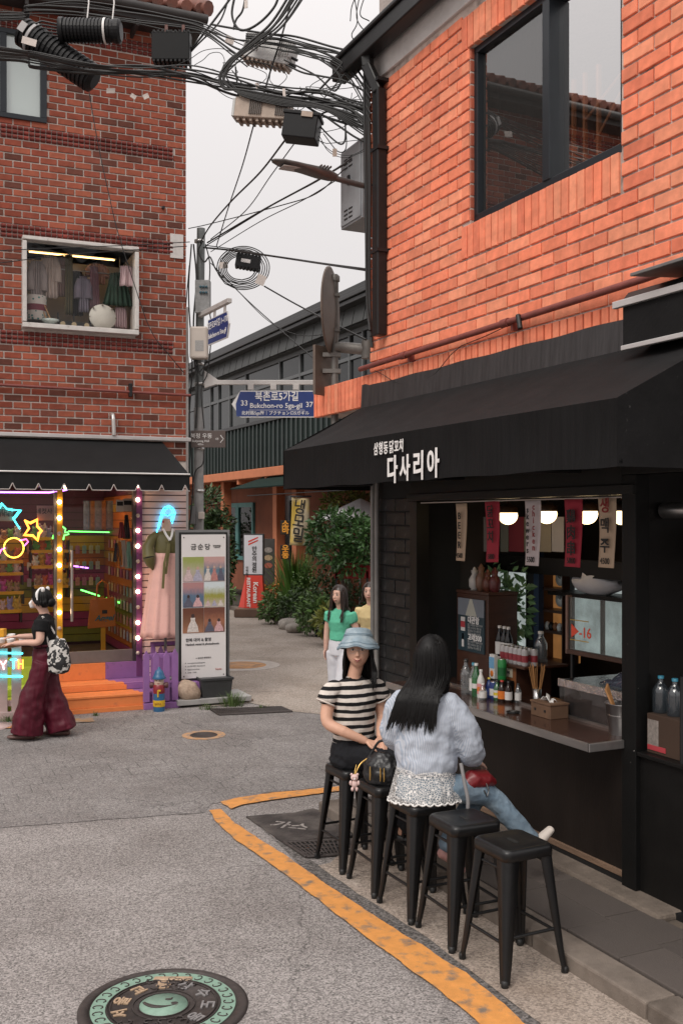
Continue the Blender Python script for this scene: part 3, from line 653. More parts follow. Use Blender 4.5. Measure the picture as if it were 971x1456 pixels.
for ch_, px, s, dz in (('다', 559.5, .20, -.004), ('사', 577.5, .185, .0), ('리', 597, .20, .006), ('아', 617.5, .20, .012)):
    x, z = R.pl(px, 662, -.9); text(AW, ch_, s, wht, awp(x, -.912, 2.680 + dz), (sty, 0, 0), bold=.005, sx=.84)
for ch_, px in zip('삼형동', (536.5, 543.5, 550.5)):
    x, z = R.pl(px, 637, -.9); text(AW, ch_, .095, wht, awp(x, -.912, 2.838), (sty, 0, 0), bold=.0015, sx=.76)
for ch_, px in zip('닭꼬치', (558.5, 565.5, 572.5)):
    x, z = R.pl(px, 636, -.9); text(AW, ch_, .095, wht, awp(x, -.912, 2.838), (sty, 0, 0), bold=.0015, sx=.76)
x0, zc = R.pl(884, 436, -.25)
CA = thing('awning_cassette', 'small black roll-up awning with pale metal rims beside the stall awning', 'awning', R.w(x0, -.25, 0), R.a)
white_alu = mat('white_aluminium', (.55, .53, .52), .4, .4, var=.1)
x1, z1_ = R.pl(893, 495, -.25)
cas = MB(); cas.prism([(0, 0)], 0, 0) if False else None
def sideprof(mb, poly, x0_, x1_):              # polygon in (y, z) extruded along x
    n = len(poly); vs = [(x0_, y, z) for y, z in poly] + [(x1_, y, z) for y, z in poly]
    mb.add(vs, [tuple(range(n))[::-1], tuple(range(n, 2 * n))] + [(i, (i + 1) % n, (i + 1) % n + n, i + n) for i in range(n)])
sideprof(cas, [(-.02, zc), (.22, zc), (.22, zc + .07), (.06, zc + .09)], -.02, 1.6); cas.build('cassette', black_paint, CA, .004)
sideprof(MB(), [], 0, 0) if False else None
tr = MB(); tr.box(-.035, 1.6, -.045, -.015, zc - .012, zc + .028); tr.box(.02, 1.6, -.03, .0, z1_ - .012, z1_ + .016); tr.build('rim', white_alu, CA, .004)
fb = MB(); fb.box(.03, 1.6, -.02, -.006, z1_, zc); fb.build('fabric', canvas, CA); B(.03, 1.6, .0, .23, z1_ + .03, z1_ + .05).build('tray', black_paint, CA)
xg, zg = R.pl(909, 395, -.3)
cvp = MB(); sideprof(cvp, [(-.1, 0), (.28, .03), (.28, .05), (-.1, .018)], 0, 1.2); o = cvp.build('top_cover', grey_metal, CA, .003); o.location = (xg - x0, -.02, zg)
B(xg - x0 + .3, xg - x0 + .38, -.0, .24, zc + .06, zg + .02).build('cover_bracket', dark_metal, CA)
CB = thing('electric_cabinet', 'grey steel cabinet with vent slots hung on the orange house corner', 'cabinet', R.w(-4.10, -.02, 5.13), R.a)
cabm = mat('cabinet_grey', (.30, .315, .33), .5, .2, var=.1, vs=5)
B(0, .46, 0, .26, 0, .74).build('body', cabm, CB, .006); B(.02, .44, -.012, .0, .02, .72).build('door', cabm, CB, .004)
for z in (.62, .58, .54, .14, .10, .06):
    for x in (.1, .2): B(x, x + .075, -.016, -.011, z, z + .014).build('vent_slot', black_ink, CB)
B(.19, .23, -.03, -.012, .37, .46).build('latch', dark_metal, CB, .003)
for z in (.1, .6): B(.44, .60, .1, .14, z, z + .04).build('bracket', grey_metal, CB)
LP = thing('street_lamp', 'grey flat street lamp head on a short arm beside the grey cabinet', 'street lamp', R.w(-3.52, .03, 5.38), R.a)
lm = mat('lamp_grey', (.11, .10, .095), .45, .5, var=.1)
MB().tube([(0, 0, 0), (0, -.12, 0), (0, -.42, .03)], .026, 10).build('arm', lm, LP)
hd = MB()
prof = [(-.36, .02, .035), (-.44, .05, .05), (-.56, .075, .05), (-.6, .085, .045), (-.78, .095, .03), (-.9, .085, .022), (-.97, .045, .014), (-.99, .01, .006)]
vs = []
for y, w, h in prof:
    zc_ = .035 - (y + .36) * .10
    for a in range(12):
        t = 2 * math.pi * a / 12; vs.append((w * math.cos(t), y, zc_ + h * math.sin(t)))
hd.add(vs, [(i * 12 + k, i * 12 + (k + 1) % 12, (i + 1) * 12 + (k + 1) % 12, (i + 1) * 12 + k) for i in range(len(prof) - 1) for k in range(12)], True)
hd.build('lamp_head', lm, LP)
B(-.06, .06, -.90, -.64, .047, .056).build('diffuser', mat('lamp_lens', (.35, .33, .31), .3), LP)
for i in range(4): B(-.1, .1, -.56 + i * .03, -.55 + i * .03, .08, .095).build('cooling_fin', lm, LP)
TM = thing('traffic_mirror', 'round brown traffic mirror seen from behind on a grey pole above the brick ledge', 'traffic mirror', R.w(-4.35, .25, 3.4))
TM.rotation_euler.z = 0
yy_ = TM.location.y
def rel(px, py, dy=0): return at(px, py, yy_ + dy) - TM.location
polem = mat('mirror_pole_grey', (.15, .14, .13), .55, .4, var=.25, vs=8)
p0, p1 = rel(476, 396), rel(473, 600)
MB().tube([(p0.x, 0, p0.z), (p0.x, 0, p1.z - .1)], .038, 14).build('pole', polem, TM)
MB().lathe([(.05, 0), (.05, .05), (.03, .07)], (p0.x, 0, p0.z - .03), 14).build('pole_cap', polem, TM)
mc = rel(464, 442); bd = mat('mirror_back_brown', (.14, .105, .085), .6, .2, var=.2, vs=5)
mm = MB(); rad = 60 / F * yy_
mm.lathe([(.001, .0), (rad * .8, .012), (rad, .03), (rad + .012, .035), (rad + .012, .05), (rad * .97, .05), (rad * .6, .085), (.001, .1)][::-1], n=40)
o = mm.build('mirror', bd, TM); o.location = (mc.x, 0, mc.z); o.rotation_euler = (0, math.radians(90), math.radians(-11))
for py in (420, 470):
    q = rel(470, py); B(mc.x - .0, p0.x + .05, -.05, .05, q.z - .015, q.z + .015).build('clamp', polem, TM)
q0, q1 = rel(452, 492), rel(490, 562)
o = B(-.015, .015, -.17, .17, q1.z, q0.z).build('sign_plate', bd, TM, .003); o.location = (p0.x - .10, .05, 0); o.rotation_euler.z = math.radians(-38)
for py in (505, 528):
    q = rel(470, py); B(p0.x - .12, p0.x + .06, -.045, .045, q.z - .02, q.z + .02).build('clamp', polem, TM)
w0 = rel(482, 492); 
MB().tube([(p0.x, 0, rel(480, 494).z), (p0.x + .08, .0, rel(480, 494).z), (rel(526, 496).x, -.1, rel(526, 500).z)], .055, 14).build('wall_bracket', polem, TM)
MB().tube([(rel(522, 490).x, -.1, rel(522, 487).z), (rel(522, 490).x, -.1, rel(522, 512).z)], .06, 12).build('bracket_flange', polem, TM)
# ================================================================== BRICK HOUSE WITH THE GIFT SHOP (frame L)
brick_r = brick_mat('dark_red_brick', (.30, .082, .05), .15, [(0, (1, 1, 1)), (.25, (.72, .62, .62)), (.5, (1.15, 1.25, 1.2)), (.80, (.95, .9, .9)), (.86, (.48, .62, .72)), (.94, (.40, .52, .60)), (1, (1.1, 1.1, 1))], .8)
LH = thing('brick_house', 'dark red brick house with white mortar, hanbok display window and gift shop below', 'house', L.o, L.a)
LX = -9.0
UX1, UZ0, UZ1 = -1.80, 7.35, 8.46                 # upper window
DX0, DX1, DZ0, DZ1 = -2.08, -.672, 4.76, 5.86     # display window
lw = MB()
lw.box(LX, 0, .012, 5, 7.35 + 1.1, 9.0); lw.box(LX, -3.2, .012, 5, UZ0, UZ1); lw.box(UX1, 0, .012, 5, UZ0, UZ1)
lw.box(LX, 0, .012, 5, DZ1, UZ0); lw.box(LX, DX0, .012, 5, DZ0, DZ1); lw.box(DX1, 0, .012, 5, DZ0, DZ1); lw.box(LX, 0, .012, 5, 2.9, DZ0)
lw.box(LX, -4.2, .012, 5, 0, 2.9); lw.box(LX, 0, 3.2, 5, 0, 2.9); lw.box(-.12, 0, .06, 3.2, 0, 2.9)
lw.build('wall', mortar_l, LH)
bands = [(LX, -.17, 3.12 + k_ * .0885, 3.12 + (k_ + 2) * .0885 - .004) for k_ in (45, 31, 16, 60)]
CL, BLl = .0885, .216
its = courses(LX, 0, 3.12, 8.98, CL, BLl, .016, .016, [(LX - 1, -1.79, 7.33, 8.47) if False else (-3.2, UX1, UZ0, UZ1), (DX0, DX1, DZ0, DZ1)] + bands)
lay_bricks(LH, L, its, brick_r, 'brick', 300, 'brickwork', keep=lambda it: it[0] > -2.4)
rowlock = brick_mat('rounded_band_brick', (.20, .042, .032), .2, [(0, (1, 1, 1)), (.5, (.75, .7, .7)), (1, (1.2, 1.1, 1.1))], .8, .6)
rw, rh = .068, .0585
rm = MB(); rm.tube([(0, .012, rh / 2 - .002), (rw - .012, .012, rh / 2 - .002)], rh / 2 - .003, 8); rm_me = rm.mesh('band_brick', rowlock)
jm = MB(); nb = 0; cand = []
for bi, (bx0, bx1, bz0, bz1) in enumerate(bands):
    for r_ in range(3):
        x = bx1 - rw
        while x > bx0:
            zz = bz0 + r_ * (bz1 - bz0) / 3
            ok = not (DX0 - .02 < x < DX1 and DZ0 - .05 < zz < DZ1)
            if ok: cand.append((x, zz, bi))
            x -= rw
cand.sort(key=lambda c: (0 if c[0] > -2.45 else 1, c[1]))
for i, (x, zz, bi) in enumerate(cand):
    if i < 300: inst('band_brick', rm_me, LH, (x, -.004, zz))
    else: jm.tube([(x, .008, zz + rh / 2), (x + rw - .012, .008, zz + rh / 2)], rh / 2 - .003, 6)
stuff(jm.build('band_brickwork', rowlock, LH))
uw = MB()
for a, b_, c, d in ((-3.2, UX1 + .003, UZ0 - .003, UZ0 + .06), (-3.2, UX1 + .003, UZ1 - .06, UZ1 + .003), (UX1 - .075, UX1 + .003, UZ0 + .06, UZ1 - .06), (-2.36, -2.28, UZ0 + .06, UZ1 - .06)): uw.box(a, b_, -.02, .06, c, d)
uwin = uw.build('window', alu, LH, .004)
for a, b_ in ((-3.2, -2.36), (-2.28, UX1 - .07)): MB().quad((a, .03, UZ0 + .05), (b_, .03, UZ0 + .05), (b_, .03, UZ1 - .05), (a, .03, UZ1 - .05)).build('pane', glass('frosted_pane', (.6, .68, .66), .12, .12, body=.75, bodycol=(.52, .60, .58)), uwin)
B(-3.2, UX1, .07, .1, UZ0, UZ1).build('blind', mat('pale_blind', (.5, .56, .54), .8), uwin)
df = MB(); wfm = mat('aged_white_frame', (.60, .57, .54), .5, var=.12, vs=12, col2=(.3, .26, .22), c2s=14, c2t=.68, c2w=.08)
for a, b_, c, d in ((DX0 - .02, DX1 + .02, DZ0 - .02, DZ0 + .04), (DX0 - .02, DX1 + .02, DZ1 - .025, DZ1 + .02), (DX0 - .02, DX0 + .03, DZ0 + .05, DZ1 - .045), (DX1 - .03, DX1 + .02, DZ0 + .05, DZ1 - .045)): df.box(a, b_, -.12, .05, c, d)
DW = df.build('display_window', wfm, LH, .006)
MB().quad((DX0, -.07, DZ0), (DX1, -.07, DZ0), (DX1, -.07, DZ1), (DX0, -.07, DZ1)).build('pane', glass('display_glass', (.93, .93, .92), .0, ior=1.35), DW)
bx = MB(); bx.box(DX0, DX1, .05, 1.0, DZ0 + .0, DZ1); bx.f = [f[::-1] for i, f in enumerate(bx.f) if i != 2]; bx.sm.pop(); bx.mi.pop()
bx.build('display_room', mat('display_room_paint', (.52, .49, .47), .8), DW)
def dwp(px, py, y): x, z = L.pl(px, py, y); return x, z
def garment(name, label, pxa, pxb, pya, pyb, y, col, flare=.15, folds=7, cat='garment', group=None, sleeve=False):
    xa, za = L.pl(pxa, pya, y); xb, zb_ = L.pl(pxb, pyb, y); cx = (xa + xb) / 2; w = xb - xa; h = za - zb_
    mb = MB(); nu, nv = 26, 8; vs = []
    for j in range(nv + 1):
        v = j / nv
        for i in range(nu + 1):
            u = i / nu - .5; ww = w * (1 - flare + flare * v)
            vs.append((u * ww, .03 * v * math.sin(u * folds * 6.28) + .012 * math.sin(u * 31 + v * 3) - .01, -h * v - (.06 * w * abs(u) * 2 if j == 0 else 0)))
    mb.add(vs, [(j * (nu + 1) + i, j * (nu + 1) + i + 1, (j + 1) * (nu + 1) + i + 1, (j + 1) * (nu + 1) + i) for j in range(nv) for i in range(nu)], True)
    if sleeve:
        for s in (-1, 1): mb.tube([(s * w * .38, 0, -.04), (s * w * .55, .01, -h * .3), (s * w * .5, 0, -h * .62)], .035, 8, r1=.06)
    o = mb.build(name, mat('cloth_' + name + str(col[0])[:5] + str(col[2])[:5], col, .8, var=.12, vs=9, sheen=.2))
    o.location = L.w(cx, y, za); o.rotation_euler.z = L.a
    sm = o.modifiers.new('thick', 'SOLIDIFY'); sm.thickness = .004
    return tag(o, label, cat, group)
GG = 'hanbok garments in the display window'
garment('hanging_robe', 'pale grey robe at the outer end of the display window rail', 44, 62, 370, 440, .35, (.42, .36, .35), .1, 5, group=GG, sleeve=True)
garment('hanging_robe', 'cream robe hanging second on the display window rail', 62, 82, 362, 425, .40, (.58, .48, .43), .1, 4, group=GG, sleeve=True)
garment('hanging_skirt', 'grey-pink folded hanbok hanging beside the cream robe', 82, 93, 366, 422, .42, (.26, .17, .15), .05, 3, group=GG)
garment('hanging_skirt', 'olive striped hanbok hanging beside the dark robe', 93, 104, 362, 448, .38, (.12, .10, .045), .05, 3, group=GG)
garment('hanging_robe', 'black hanbok robe in the middle of the display window', 103, 118, 385, 450, .45, (.022, .02, .022), .1, 4, group=GG, sleeve=True)
garment('hanging_robe', 'lavender grey jacket over the dark skirt in the display window', 112, 126, 392, 445, .35, (.22, .19, .24), .2, 4, group=GG, sleeve=True)
garment('hanging_skirt', 'mauve pleated skirt beside the green skirt in the display window', 126, 142, 378, 440, .40, (.30, .17, .20), .3, 6, group=GG)
garment('hanging_robe', 'peach jacket with long sleeves in the display window', 128, 150, 374, 405, .48, (.55, .30, .22), .1, 3, group=GG, sleeve=True)
garment('hanging_skirt', 'wide dark green skirt flaring in the display window', 146, 189, 385, 437, .25, (.03, .065, .045), .55, 6, group=GG)
garment('hanging_skirt', 'pale pink and white skirt below the green skirt in the display window', 163, 181, 436, 468, .30, (.50, .36, .38), .2, 5, group=GG)
garment('striped_fan_card', 'rainbow striped card hung at the display window corner', 170, 189, 377, 408, .08, (.62, .45, .47), .2, 2, group=GG)
x, z = L.pl(146, 452, .12)
dr = thing('hand_drum', 'pale round hand drum leaning on the display window sill', 'drum', L.w(x, .12, z), L.a)
o = MB().lathe([(.001, 0), (.165, 0), (.172, .01), (.172, .035), (.001, .035)], n=36).build('drum_head', mat('drum_skin', (.52, .49, .44), .8, var=.1, vs=8), dr); o.rotation_euler = (math.radians(78), 0, 0)
for i in range(8):
    a = math.pi * 2 * i / 8; B(-.008, .008, -.04, .0, -.008, .008).build('peg', mat('drum_peg', (.2, .17, .14), .7), dr).location = (.168 * math.cos(a), 0, .168 * math.sin(a))
x, z = L.pl(51, 440, .3)
jg = thing('hourglass_drum', 'patterned teal and white drum on the display window sill', 'drum', L.w(x, .3, z - .15), L.a)
pm_ = mat('drum_pattern', (.55, .52, .48), .6, var=0)
n_, l_ = pm_.node_tree.nodes, pm_.node_tree.links; vo_ = n_.new('ShaderNodeTexVoronoi'); vo_.inputs['Scale'].default_value = 22; tcc = n_.new('ShaderNodeTexCoord'); l_.new(tcc.outputs['Object'], vo_.inputs['Vector'])
rr_ = n_.new('ShaderNodeValToRGB'); rr_.color_ramp.interpolation = 'CONSTANT'; rr_.color_ramp.elements[0].color = (.03, .16, .15, 1); rr_.color_ramp.elements[1].position = .32; rr_.color_ramp.elements[1].color = (.55, .5, .46, 1); l_.new(vo_.outputs['Distance'], rr_.inputs[0]); l_.new(rr_.outputs[0], n_['Principled BSDF'].inputs['Base Color'])
MB().lathe([(.13, 0), (.14, .02), (.14, .30), (.13, .32), (.001, .32)], n=28).build('drum_body', pm_, jg)
MB().lathe([(.1425, .12), (.1435, .15), (.1425, .2)], n=28).build('drum_band', mat('maroon_band', (.16, .02, .04), .6), jg)
x, z = L.pl(72, 458, .15)
bw = thing('mortar_bowl', 'white bowl with wooden sticks on the display window sill', 'bowl', L.w(x, .15, z - .04))
MB().lathe([(.05, 0), (.10, .04), (.115, .07), (.10, .065), (.001, .02)], n=24).build('bowl', mat('pale_ceramic', (.5, .56, .53), .35), bw)
for s in (-.03, .02): MB().tube([(s, 0, .04), (s - .1, .02, .26)], .009, 6).build('stick', mat('stick_wood', (.4, .22, .1), .6), bw)
x, z = L.pl(107, 455, .12)
sb = thing('black_shoe_rack', 'small black rack of wheels and shoes low in the display window', 'rack', L.w(x, .14, DZ0 + .05), L.a)
B(-.2, .2, -.08, .08, .03, .07).build('tray', black_paint, sb)
for i in (-.16, -.02, .14): MB().cyl((i, -.09, .035), (i, -.06, .035), .032).build('disc', mat('brass_disc', (.4, .32, .2), .4, .6), sb)
for i in (-.2, 0, .2): B(i - .008, i + .008, .06, .08, .07, .2).build('post', black_paint, sb)
a = L.pl(42, 358, .55); b_ = L.pl(163, 370, .55)
tl = thing('tube_lamp', 'lit warm yellow tube lamp on the display window ceiling', 'lamp', L.w((a[0] + b_[0]) / 2, .55, (a[1] + b_[1]) / 2), L.a)
hw = (b_[0] - a[0]) / 2
MB().tube([(-hw, 0, .0), (hw, 0, .0)], .009, 8).build('tube', mat('warm_tube', (1, .6, .22), .5, emit=5, var=0), tl); B(-hw - .03, hw + .03, -.02, .02, .015, .05).build('batten', white_paint, tl)
rl = thing('clothes_rail', 'thin metal clothes rail across the display window', 'rail', L.w(-1.4, .4, 5.62), L.a)
MB().tube([(-.64, 0, 0), (.66, 0, 0)], .01, 8).build('rail', steel, rl)
for s in (-.6, .6): MB().tube([(s, 0, 0), (s, 0, .24)], .006, 6).build('hanger_rod', steel, rl)
x0, z0 = L.pl(0, 544, -.05); x1, z1 = L.pl(266, 562, -.05)
MB().tube([(LX, -.05, z0 + .02), (x1 + .05, -.05, z1)], .019, 8).build('wall_pipe', rp, LH)
xv, zv = L.pl(186, 553, -.04); B(xv - .02, xv + .02, -.07, .02, zv - .1, zv + .07).build('pipe_bracket', dark_metal, LH, .004)
xv, zv = L.pl(161, 589, -.06); vp = MB(); vp.tube([(xv, .02, zv), (xv, -.06, zv - .01), (xv + .005, -.07, zv - .08), (xv + .012, -.07, zv - .27)], .027, 10); vp.build('vent_pipe', mat('vent_silver', (.5, .48, .46), .35, .6), LH)
xv, zv = L.pl(252, 350, -.01); B(xv - .09, xv + .085, -.012, .02, zv - .16, zv + .16).build('plaster_patch', conc, LH)
xv, zv = L.pl(232, 296, 0); MB().tube([(xv, .02, zv), (xv, -.05, zv)], .02, 8).build('wall_knob', dark_metal, LH)
fas = mat('fascia_dark', (.032, .028, .027), .6, var=.3, vs=5)
B(LX, .14, -.38, 5.3, 8.74, 8.9).build('eave', fas, LH, .01); B(LX, .10, -.40, -.36, 8.70, 8.93).build('fascia', fas, LH, .006)
MB().tube([(LX, -.47, 8.83), (.16, -.47, 8.83)], .06, 10).build('gutter', fas, LH)
for x in (-2.1, -1.4, -.75, -.1): B(x, x + .04, -.40, .02, 8.62, 8.70).build('eave_bracket', fas, LH)
tile_m = mat('roof_tile_red', (.20, .075, .052), .7, var=.25, vs=6, bump=.3, bs=40, rnd=.2, col2=(.10, .06, .05), c2s=5, c2t=.6)
RF = MB(); RF.add([(LX, -.42, 8.93), (.16, -.42, 8.93), (-1.9, 2.4, 10.3), (LX, 2.4, 10.3), (.16, 5.3, 8.93), (LX, 5.3, 8.93)], [(0, 1, 2, 3), (1, 4, 2), (3, 2, 4, 5)])
roof = RF.build('roof', tile_m, LH)
tmb = MB(); tmb.tube([(0, 0, 0), (0, .32, .0)], .075, 10); tme = tmb.mesh('roof_tile', tile_m); pit = math.atan2(1.37, 2.82)
cnt = 0; jt = MB()
for r_ in range(9):
    y0 = -.46 + r_ * .30; z0 = 8.95 + (y0 + .42) * math.tan(pit) + .03
    x = .08 - max(0, (y0 + .42) * .72)
    while x > LX:
        if x > -3.2 and cnt < 120: inst('roof_tile', tme, roof, (x, y0, z0), eul=(pit * .9, 0, 0)); cnt += 1
        else:
            jt.tube([(x, y0, z0), (x, y0 + .3, z0 + .3 * math.sin(pit))], .075, 7)
        x -= .19
stuff(jt.build('far_roof_tiles', tile_m, roof))
hip = MB(); hip.tube([(.18, -.46, 8.98), (-.55, .55, 9.47), (-1.95, 2.4, 10.36)], .10, 10); hip.build('ridge_tile', tile_m, roof)
SA = thing('shop_awning', 'black scalloped awning with white piping over the gift shop', 'awning', L.w(-1.2, 0, 0), L.a)
shop_canvas = mat('shop_canvas', (.009, .009, .0095), .7, spec=.25, var=.25, vs=4, bump=.1, bs=20)
SX0, SX1 = LX + 1.2, 0
o1 = 1.2
xr, zr = L.pl(270, 674, -.8); xtr, ztr = L.pl(231, 632, 0)
ztop = 3.37; zfr = 2.905
MB().add([(LX + 4 + o1, -.8, zfr), (xr + o1, -.8, zfr), (xtr + o1, -.0, ztop), (LX + 4 + o1, -.0, ztop)], [(0, 1, 2, 3)]).build('canopy', shop_canvas, SA)
MB().add([(xr + o1, -.8, zfr), (xr + o1, -.8, zfr - .13), (xr + o1 - .02, -.02, zfr - .1), (xr + o1 - .02, -.02, zfr), (xtr + o1, .0, ztop)], [(0, 1, 2, 3, 4)]).build('end_panel', shop_canvas, SA)
sv = MB(); npx = 200; xs = [LX + 4 + (xr - LX - 4) * i / 900 for i in range(901)]
per = .295; dep = .055
def scal(x):
    f = ((xr - x) / per + .30) % 1.0
    return .205 - (.075 * max(0, 1 - abs(f - .5) / .12))
vs = [(x + o1, -.803, zfr) for x in xs] + [(x + o1, -.803 + .008 * math.sin(x * 9), zfr - scal(x)) for x in xs]
n_ = len(xs); sv.add(vs, [(i, i + n_, i + n_ + 1, i + 1) for i in range(n_ - 1)], True)
o = sv.build('valance', shop_canvas, SA)
MB().tube([(LX + 4 + o1, -.812, zfr + .005), (xr + o1, -.812, zfr + .005)], .011, 6).build('piping', white_paint, SA)
MB().tube([v_ for v_ in vs[n_ + 420:]], .006, 4).build('hem_trim', mat('valance_trim', (.45, .40, .38), .6), SA)
MB().box(LX + 4 + o1, .05 + o1, -.07, .01, 3.38, 3.43).build('head_rail', white_alu, SA, .006)
for x in (-3.5, -1.9, xr - .05): MB().tube([(x + o1, -.02, 2.75), (x + o1, -.78, 2.9)], .012, 6).build('strut', black_paint, SA)
SF = thing('gift_shop', 'glazed gift shop front with bulb-studded yellow and purple posts and pink siding', 'shop', L.o, L.a)
yellow_p = mat('yellow_paint', (.62, .30, .015), .45, var=.12, vs=6)
purple_p = mat('purple_paint', (.13, .035, .12), .45, var=.12, vs=6)
bulb_on = mat('bulb_lit', (1, .66, .40), .4, emit=22, var=0); bulb_off = mat('bulb_unlit', (.45, .38, .34), .3, var=0)
def xof(px, y=0): return L.pl(px, 800, y)[0]
yp0, yp1 = xof(81), xof(89); pp0, pp1 = xof(190), xof(201.5)
B(yp0, yp1, -.04, .05, .40, 2.80).build('yellow_post', yellow_p, SF, .004); B(yp0 - .035, yp0, -.03, .05, .4, 2.8).build('post_edge', mat('grey_post', (.12, .11, .10), .5), SF)
B(pp0 + .03, pp1, -.05, .05, .30, 2.80).build('purple_post', purple_p, SF, .004); B(pp0 - .01, pp0 + .03, -.04, .05, .4, 2.8).build('door_jamb', mat('dark_jamb', (.03, .02, .025), .5), SF)
bm = MB().ell((0, 0, 0), .026, .03, .026, 12, 8)
bon, boff = bm.mesh('bulb', bulb_on), bm.mesh('bulb', bulb_off)
for i, zy in enumerate((325, 390, 453, 517, 582, 645, 709, 774, 838)):
    x, z = L.pl(85, 600 + zy / 2.856, -.06); inst('bulb', boff if i % 3 == 2 else bon, SF, (x, -.06, z))
for i, zy in enumerate((258, 316, 380, 441, 504, 566, 628, 689, 752, 815, 877, 938)):
    x, z = L.pl(196.5, 600 + zy / 2.856, -.07); inst('bulb', boff if i % 3 == 2 else bon, SF, (x, -.07, z))
sid = mat('pink_siding', (.74, .53, .47), .6, var=.07, vs=5, rnd=.04)
B(pp1, 0, .0, .06, .2, 2.95).build('siding_backing', mat('siding_shadow', (.12, .07, .06), .8), SF)
z = .25
while z < 2.9:
    B(pp1 + .004, -.002, -.016, .0, z, z + .072).build('siding_board', sid, SF, .002); z += .0865
shop_glass = glass('shop_glass', (.93, .93, .93), .0, ior=1.28)
B(-4.2, yp0 - .035, .0, .012, .62, 2.75).build('window_pane', shop_glass, SF)
B(yp1 + .01, pp0 - .01, .0, .012, .66, 2.75).build('door_pane', shop_glass, SF)
kick = mat('door_kick_steel', (.30, .26, .24), .35, .8, var=.15)
B(yp1, pp0 - .01, -.015, .03, .50, .655).build('door_rail', kick, SF, .004)
B(-4.2, yp0 - .035, -.02, .05, .40, .62).build('window_plinth', mat('lime_paint', (.36, .42, .03), .5), SF)
xh = xof(101.5); MB().tube([(xh, -.07, 1.05), (xh, -.07, 1.95)], .018, 10).build('door_handle', steel, SF)
for z in (1.12, 1.88): MB().tube([(xh, -.07, z), (xh, .01, z)], .01, 6).build('handle_stud', steel, SF)
INX0, INY = -4.2, 2.5
shell = MB(); shell.box(INX0, -.12, INY - .05, INY, .45, 2.9); shell.box(-.62, -.585, .08, INY, .45, 2.9); shell.box(INX0, INX0 + .05, .08, INY, .45, 2.9)
shell.build('interior_wall', mat('shop_interior_plum', (.055, .018, .03), .8), SF)
B(INX0, -.12, .05, INY, .40, .455).build('shop_floor', mat('shop_floor_dark', (.10, .07, .055), .5, var=.3), SF)
B(INX0, -.12, .05, INY, 2.82, 2.9).build('shop_ceiling', mat('shop_ceiling_purple', (.09, .03, .07), .8), SF)
slat_cols = [mat('slat_plum', (.10, .02, .05), .6), mat('slat_orange', (.42, .12, .02), .6), mat('slat_yellow', (.45, .26, .02), .6), mat('slat_magenta', (.25, .03, .10), .6), mat('slat_olive', (.16, .17, .02), .6)]
z = .5; i = 0
while z < 2.8:
    c = slat_cols[[4, 4, 3, 3, 2, 2, 4, 4, 3, 3, 1, 1, 2, 2, 0, 0, 0, 0, 0, 0][min(19, i)]]
    B(INX0 + .05, -.62, INY - .075, INY - .05, z, z + .105).build('slat_board', c, SF); B(-.645, -.62, .1, INY - .08, z, z + .105).build('slat_board', slat_cols[[3, 1, 1, 2, 4, 4, 3, 1, 1, 3, 1, 2, 1, 1, 3, 1, 1, 2, 1, 0][min(19, i)]], SF)
    z += .115; i += 1
def neon(name, col, e): return mat('neon_' + name, col, .4, emit=e, var=0)
n_teal, n_org, n_yel, n_pink, n_grn, n_pur, n_blue = neon('teal', (.05, .75, .85), 5), neon('orange', (1, .28, .03), 5), neon('yellow', (1, .6, .05), 5), neon('pink', (1, .12, .5), 4), neon('green', (.12, 1, .12), 4.5), neon('purple', (.6, .18, 1), 4.5), neon('blue', (.04, .55, 1), 5)
def ntube(t, name, pts, y, m, r=.009, closed=False):
    q = [];
    for px, py in pts: x, z = L.pl(px, py, y); q.append((x - t['ox'], 0, z - t['oz']))
    if closed: q.append(q[0])
    return MB().tube(q, r, 6).build(name, m, t)
def nthing(name, label, px, py, y):
    x, z = L.pl(px, py, y); t = thing(name, label, 'neon sign', L.w(x, y, z), L.a); t['ox'] = x; t['oz'] = z; return t
def zp(l_, sc=4.855, ox=0, oy=680): return [(ox + a / sc, oy + b / sc) for a, b in l_]
def off(pts, d):
    c = V((sum(p[0] for p in pts) / len(pts), sum(p[1] for p in pts) / len(pts))); return [tuple(c + (V(p) - c) * d) for p in pts]
t = nthing('neon_star', 'teal neon star glowing in the gift shop window', 10, 735, .06)
star = zp([(-60, 215), (-20, 210), (15, 172), (50, 210), (95, 218), (150, 220), (100, 285), (140, 350)])
ntube(t, 'outer_tube', star, .06, n_teal); ntube(t, 'inner_tube', off(star, .84), .06, n_teal)
t = nthing('neon_star', 'orange neon star glowing beside the yellow post', 47, 752, .06)
star = zp([(172, 288), (210, 305), (262, 280), (262, 330), (295, 365), (275, 385), (265, 435), (230, 400), (165, 395), (200, 345)])
ntube(t, 'outer_tube', star, .06, n_org, closed=True); ntube(t, 'inner_tube', off(star, .82), .06, n_org, closed=True)
t = nthing('neon_planet', 'yellow neon ring planet with a pink orbit in the gift shop window', 20, 778, .06)
ntube(t, 'planet_tube', zp([(98 + 68 * math.cos(a), 480 + 68 * math.sin(a)) for a in [i * math.pi * 2 / 24 for i in range(24)]]), .06, n_yel, closed=True)
ntube(t, 'orbit_tube', zp([(0, 520), (10, 495), (40, 480)]), .06, n_pink); ntube(t, 'orbit_tube', zp([(135, 430), (185, 420), (197, 438), (170, 468)]), .06, n_pink)
t = nthing('neon_cactus', 'green neon cactus glowing behind the yellow post', 88, 763, .35)
ntube(t, 'tube', zp([(365, 418), (375, 385), (400, 378), (395, 345), (430, 330), (455, 350), (450, 375), (470, 372), (478, 385), (445, 395), (440, 425)]), .35, n_grn)
t = nthing('neon_strip', 'long green light strip across the shop back wall', 130, 756, 2.0)
ntube(t, 'tube', zp([(475, 366), (810, 374)]), 2.0, n_grn, .009); 
t = nthing('neon_strip', 'purple light strip under the shop awning', 50, 699, -.02)
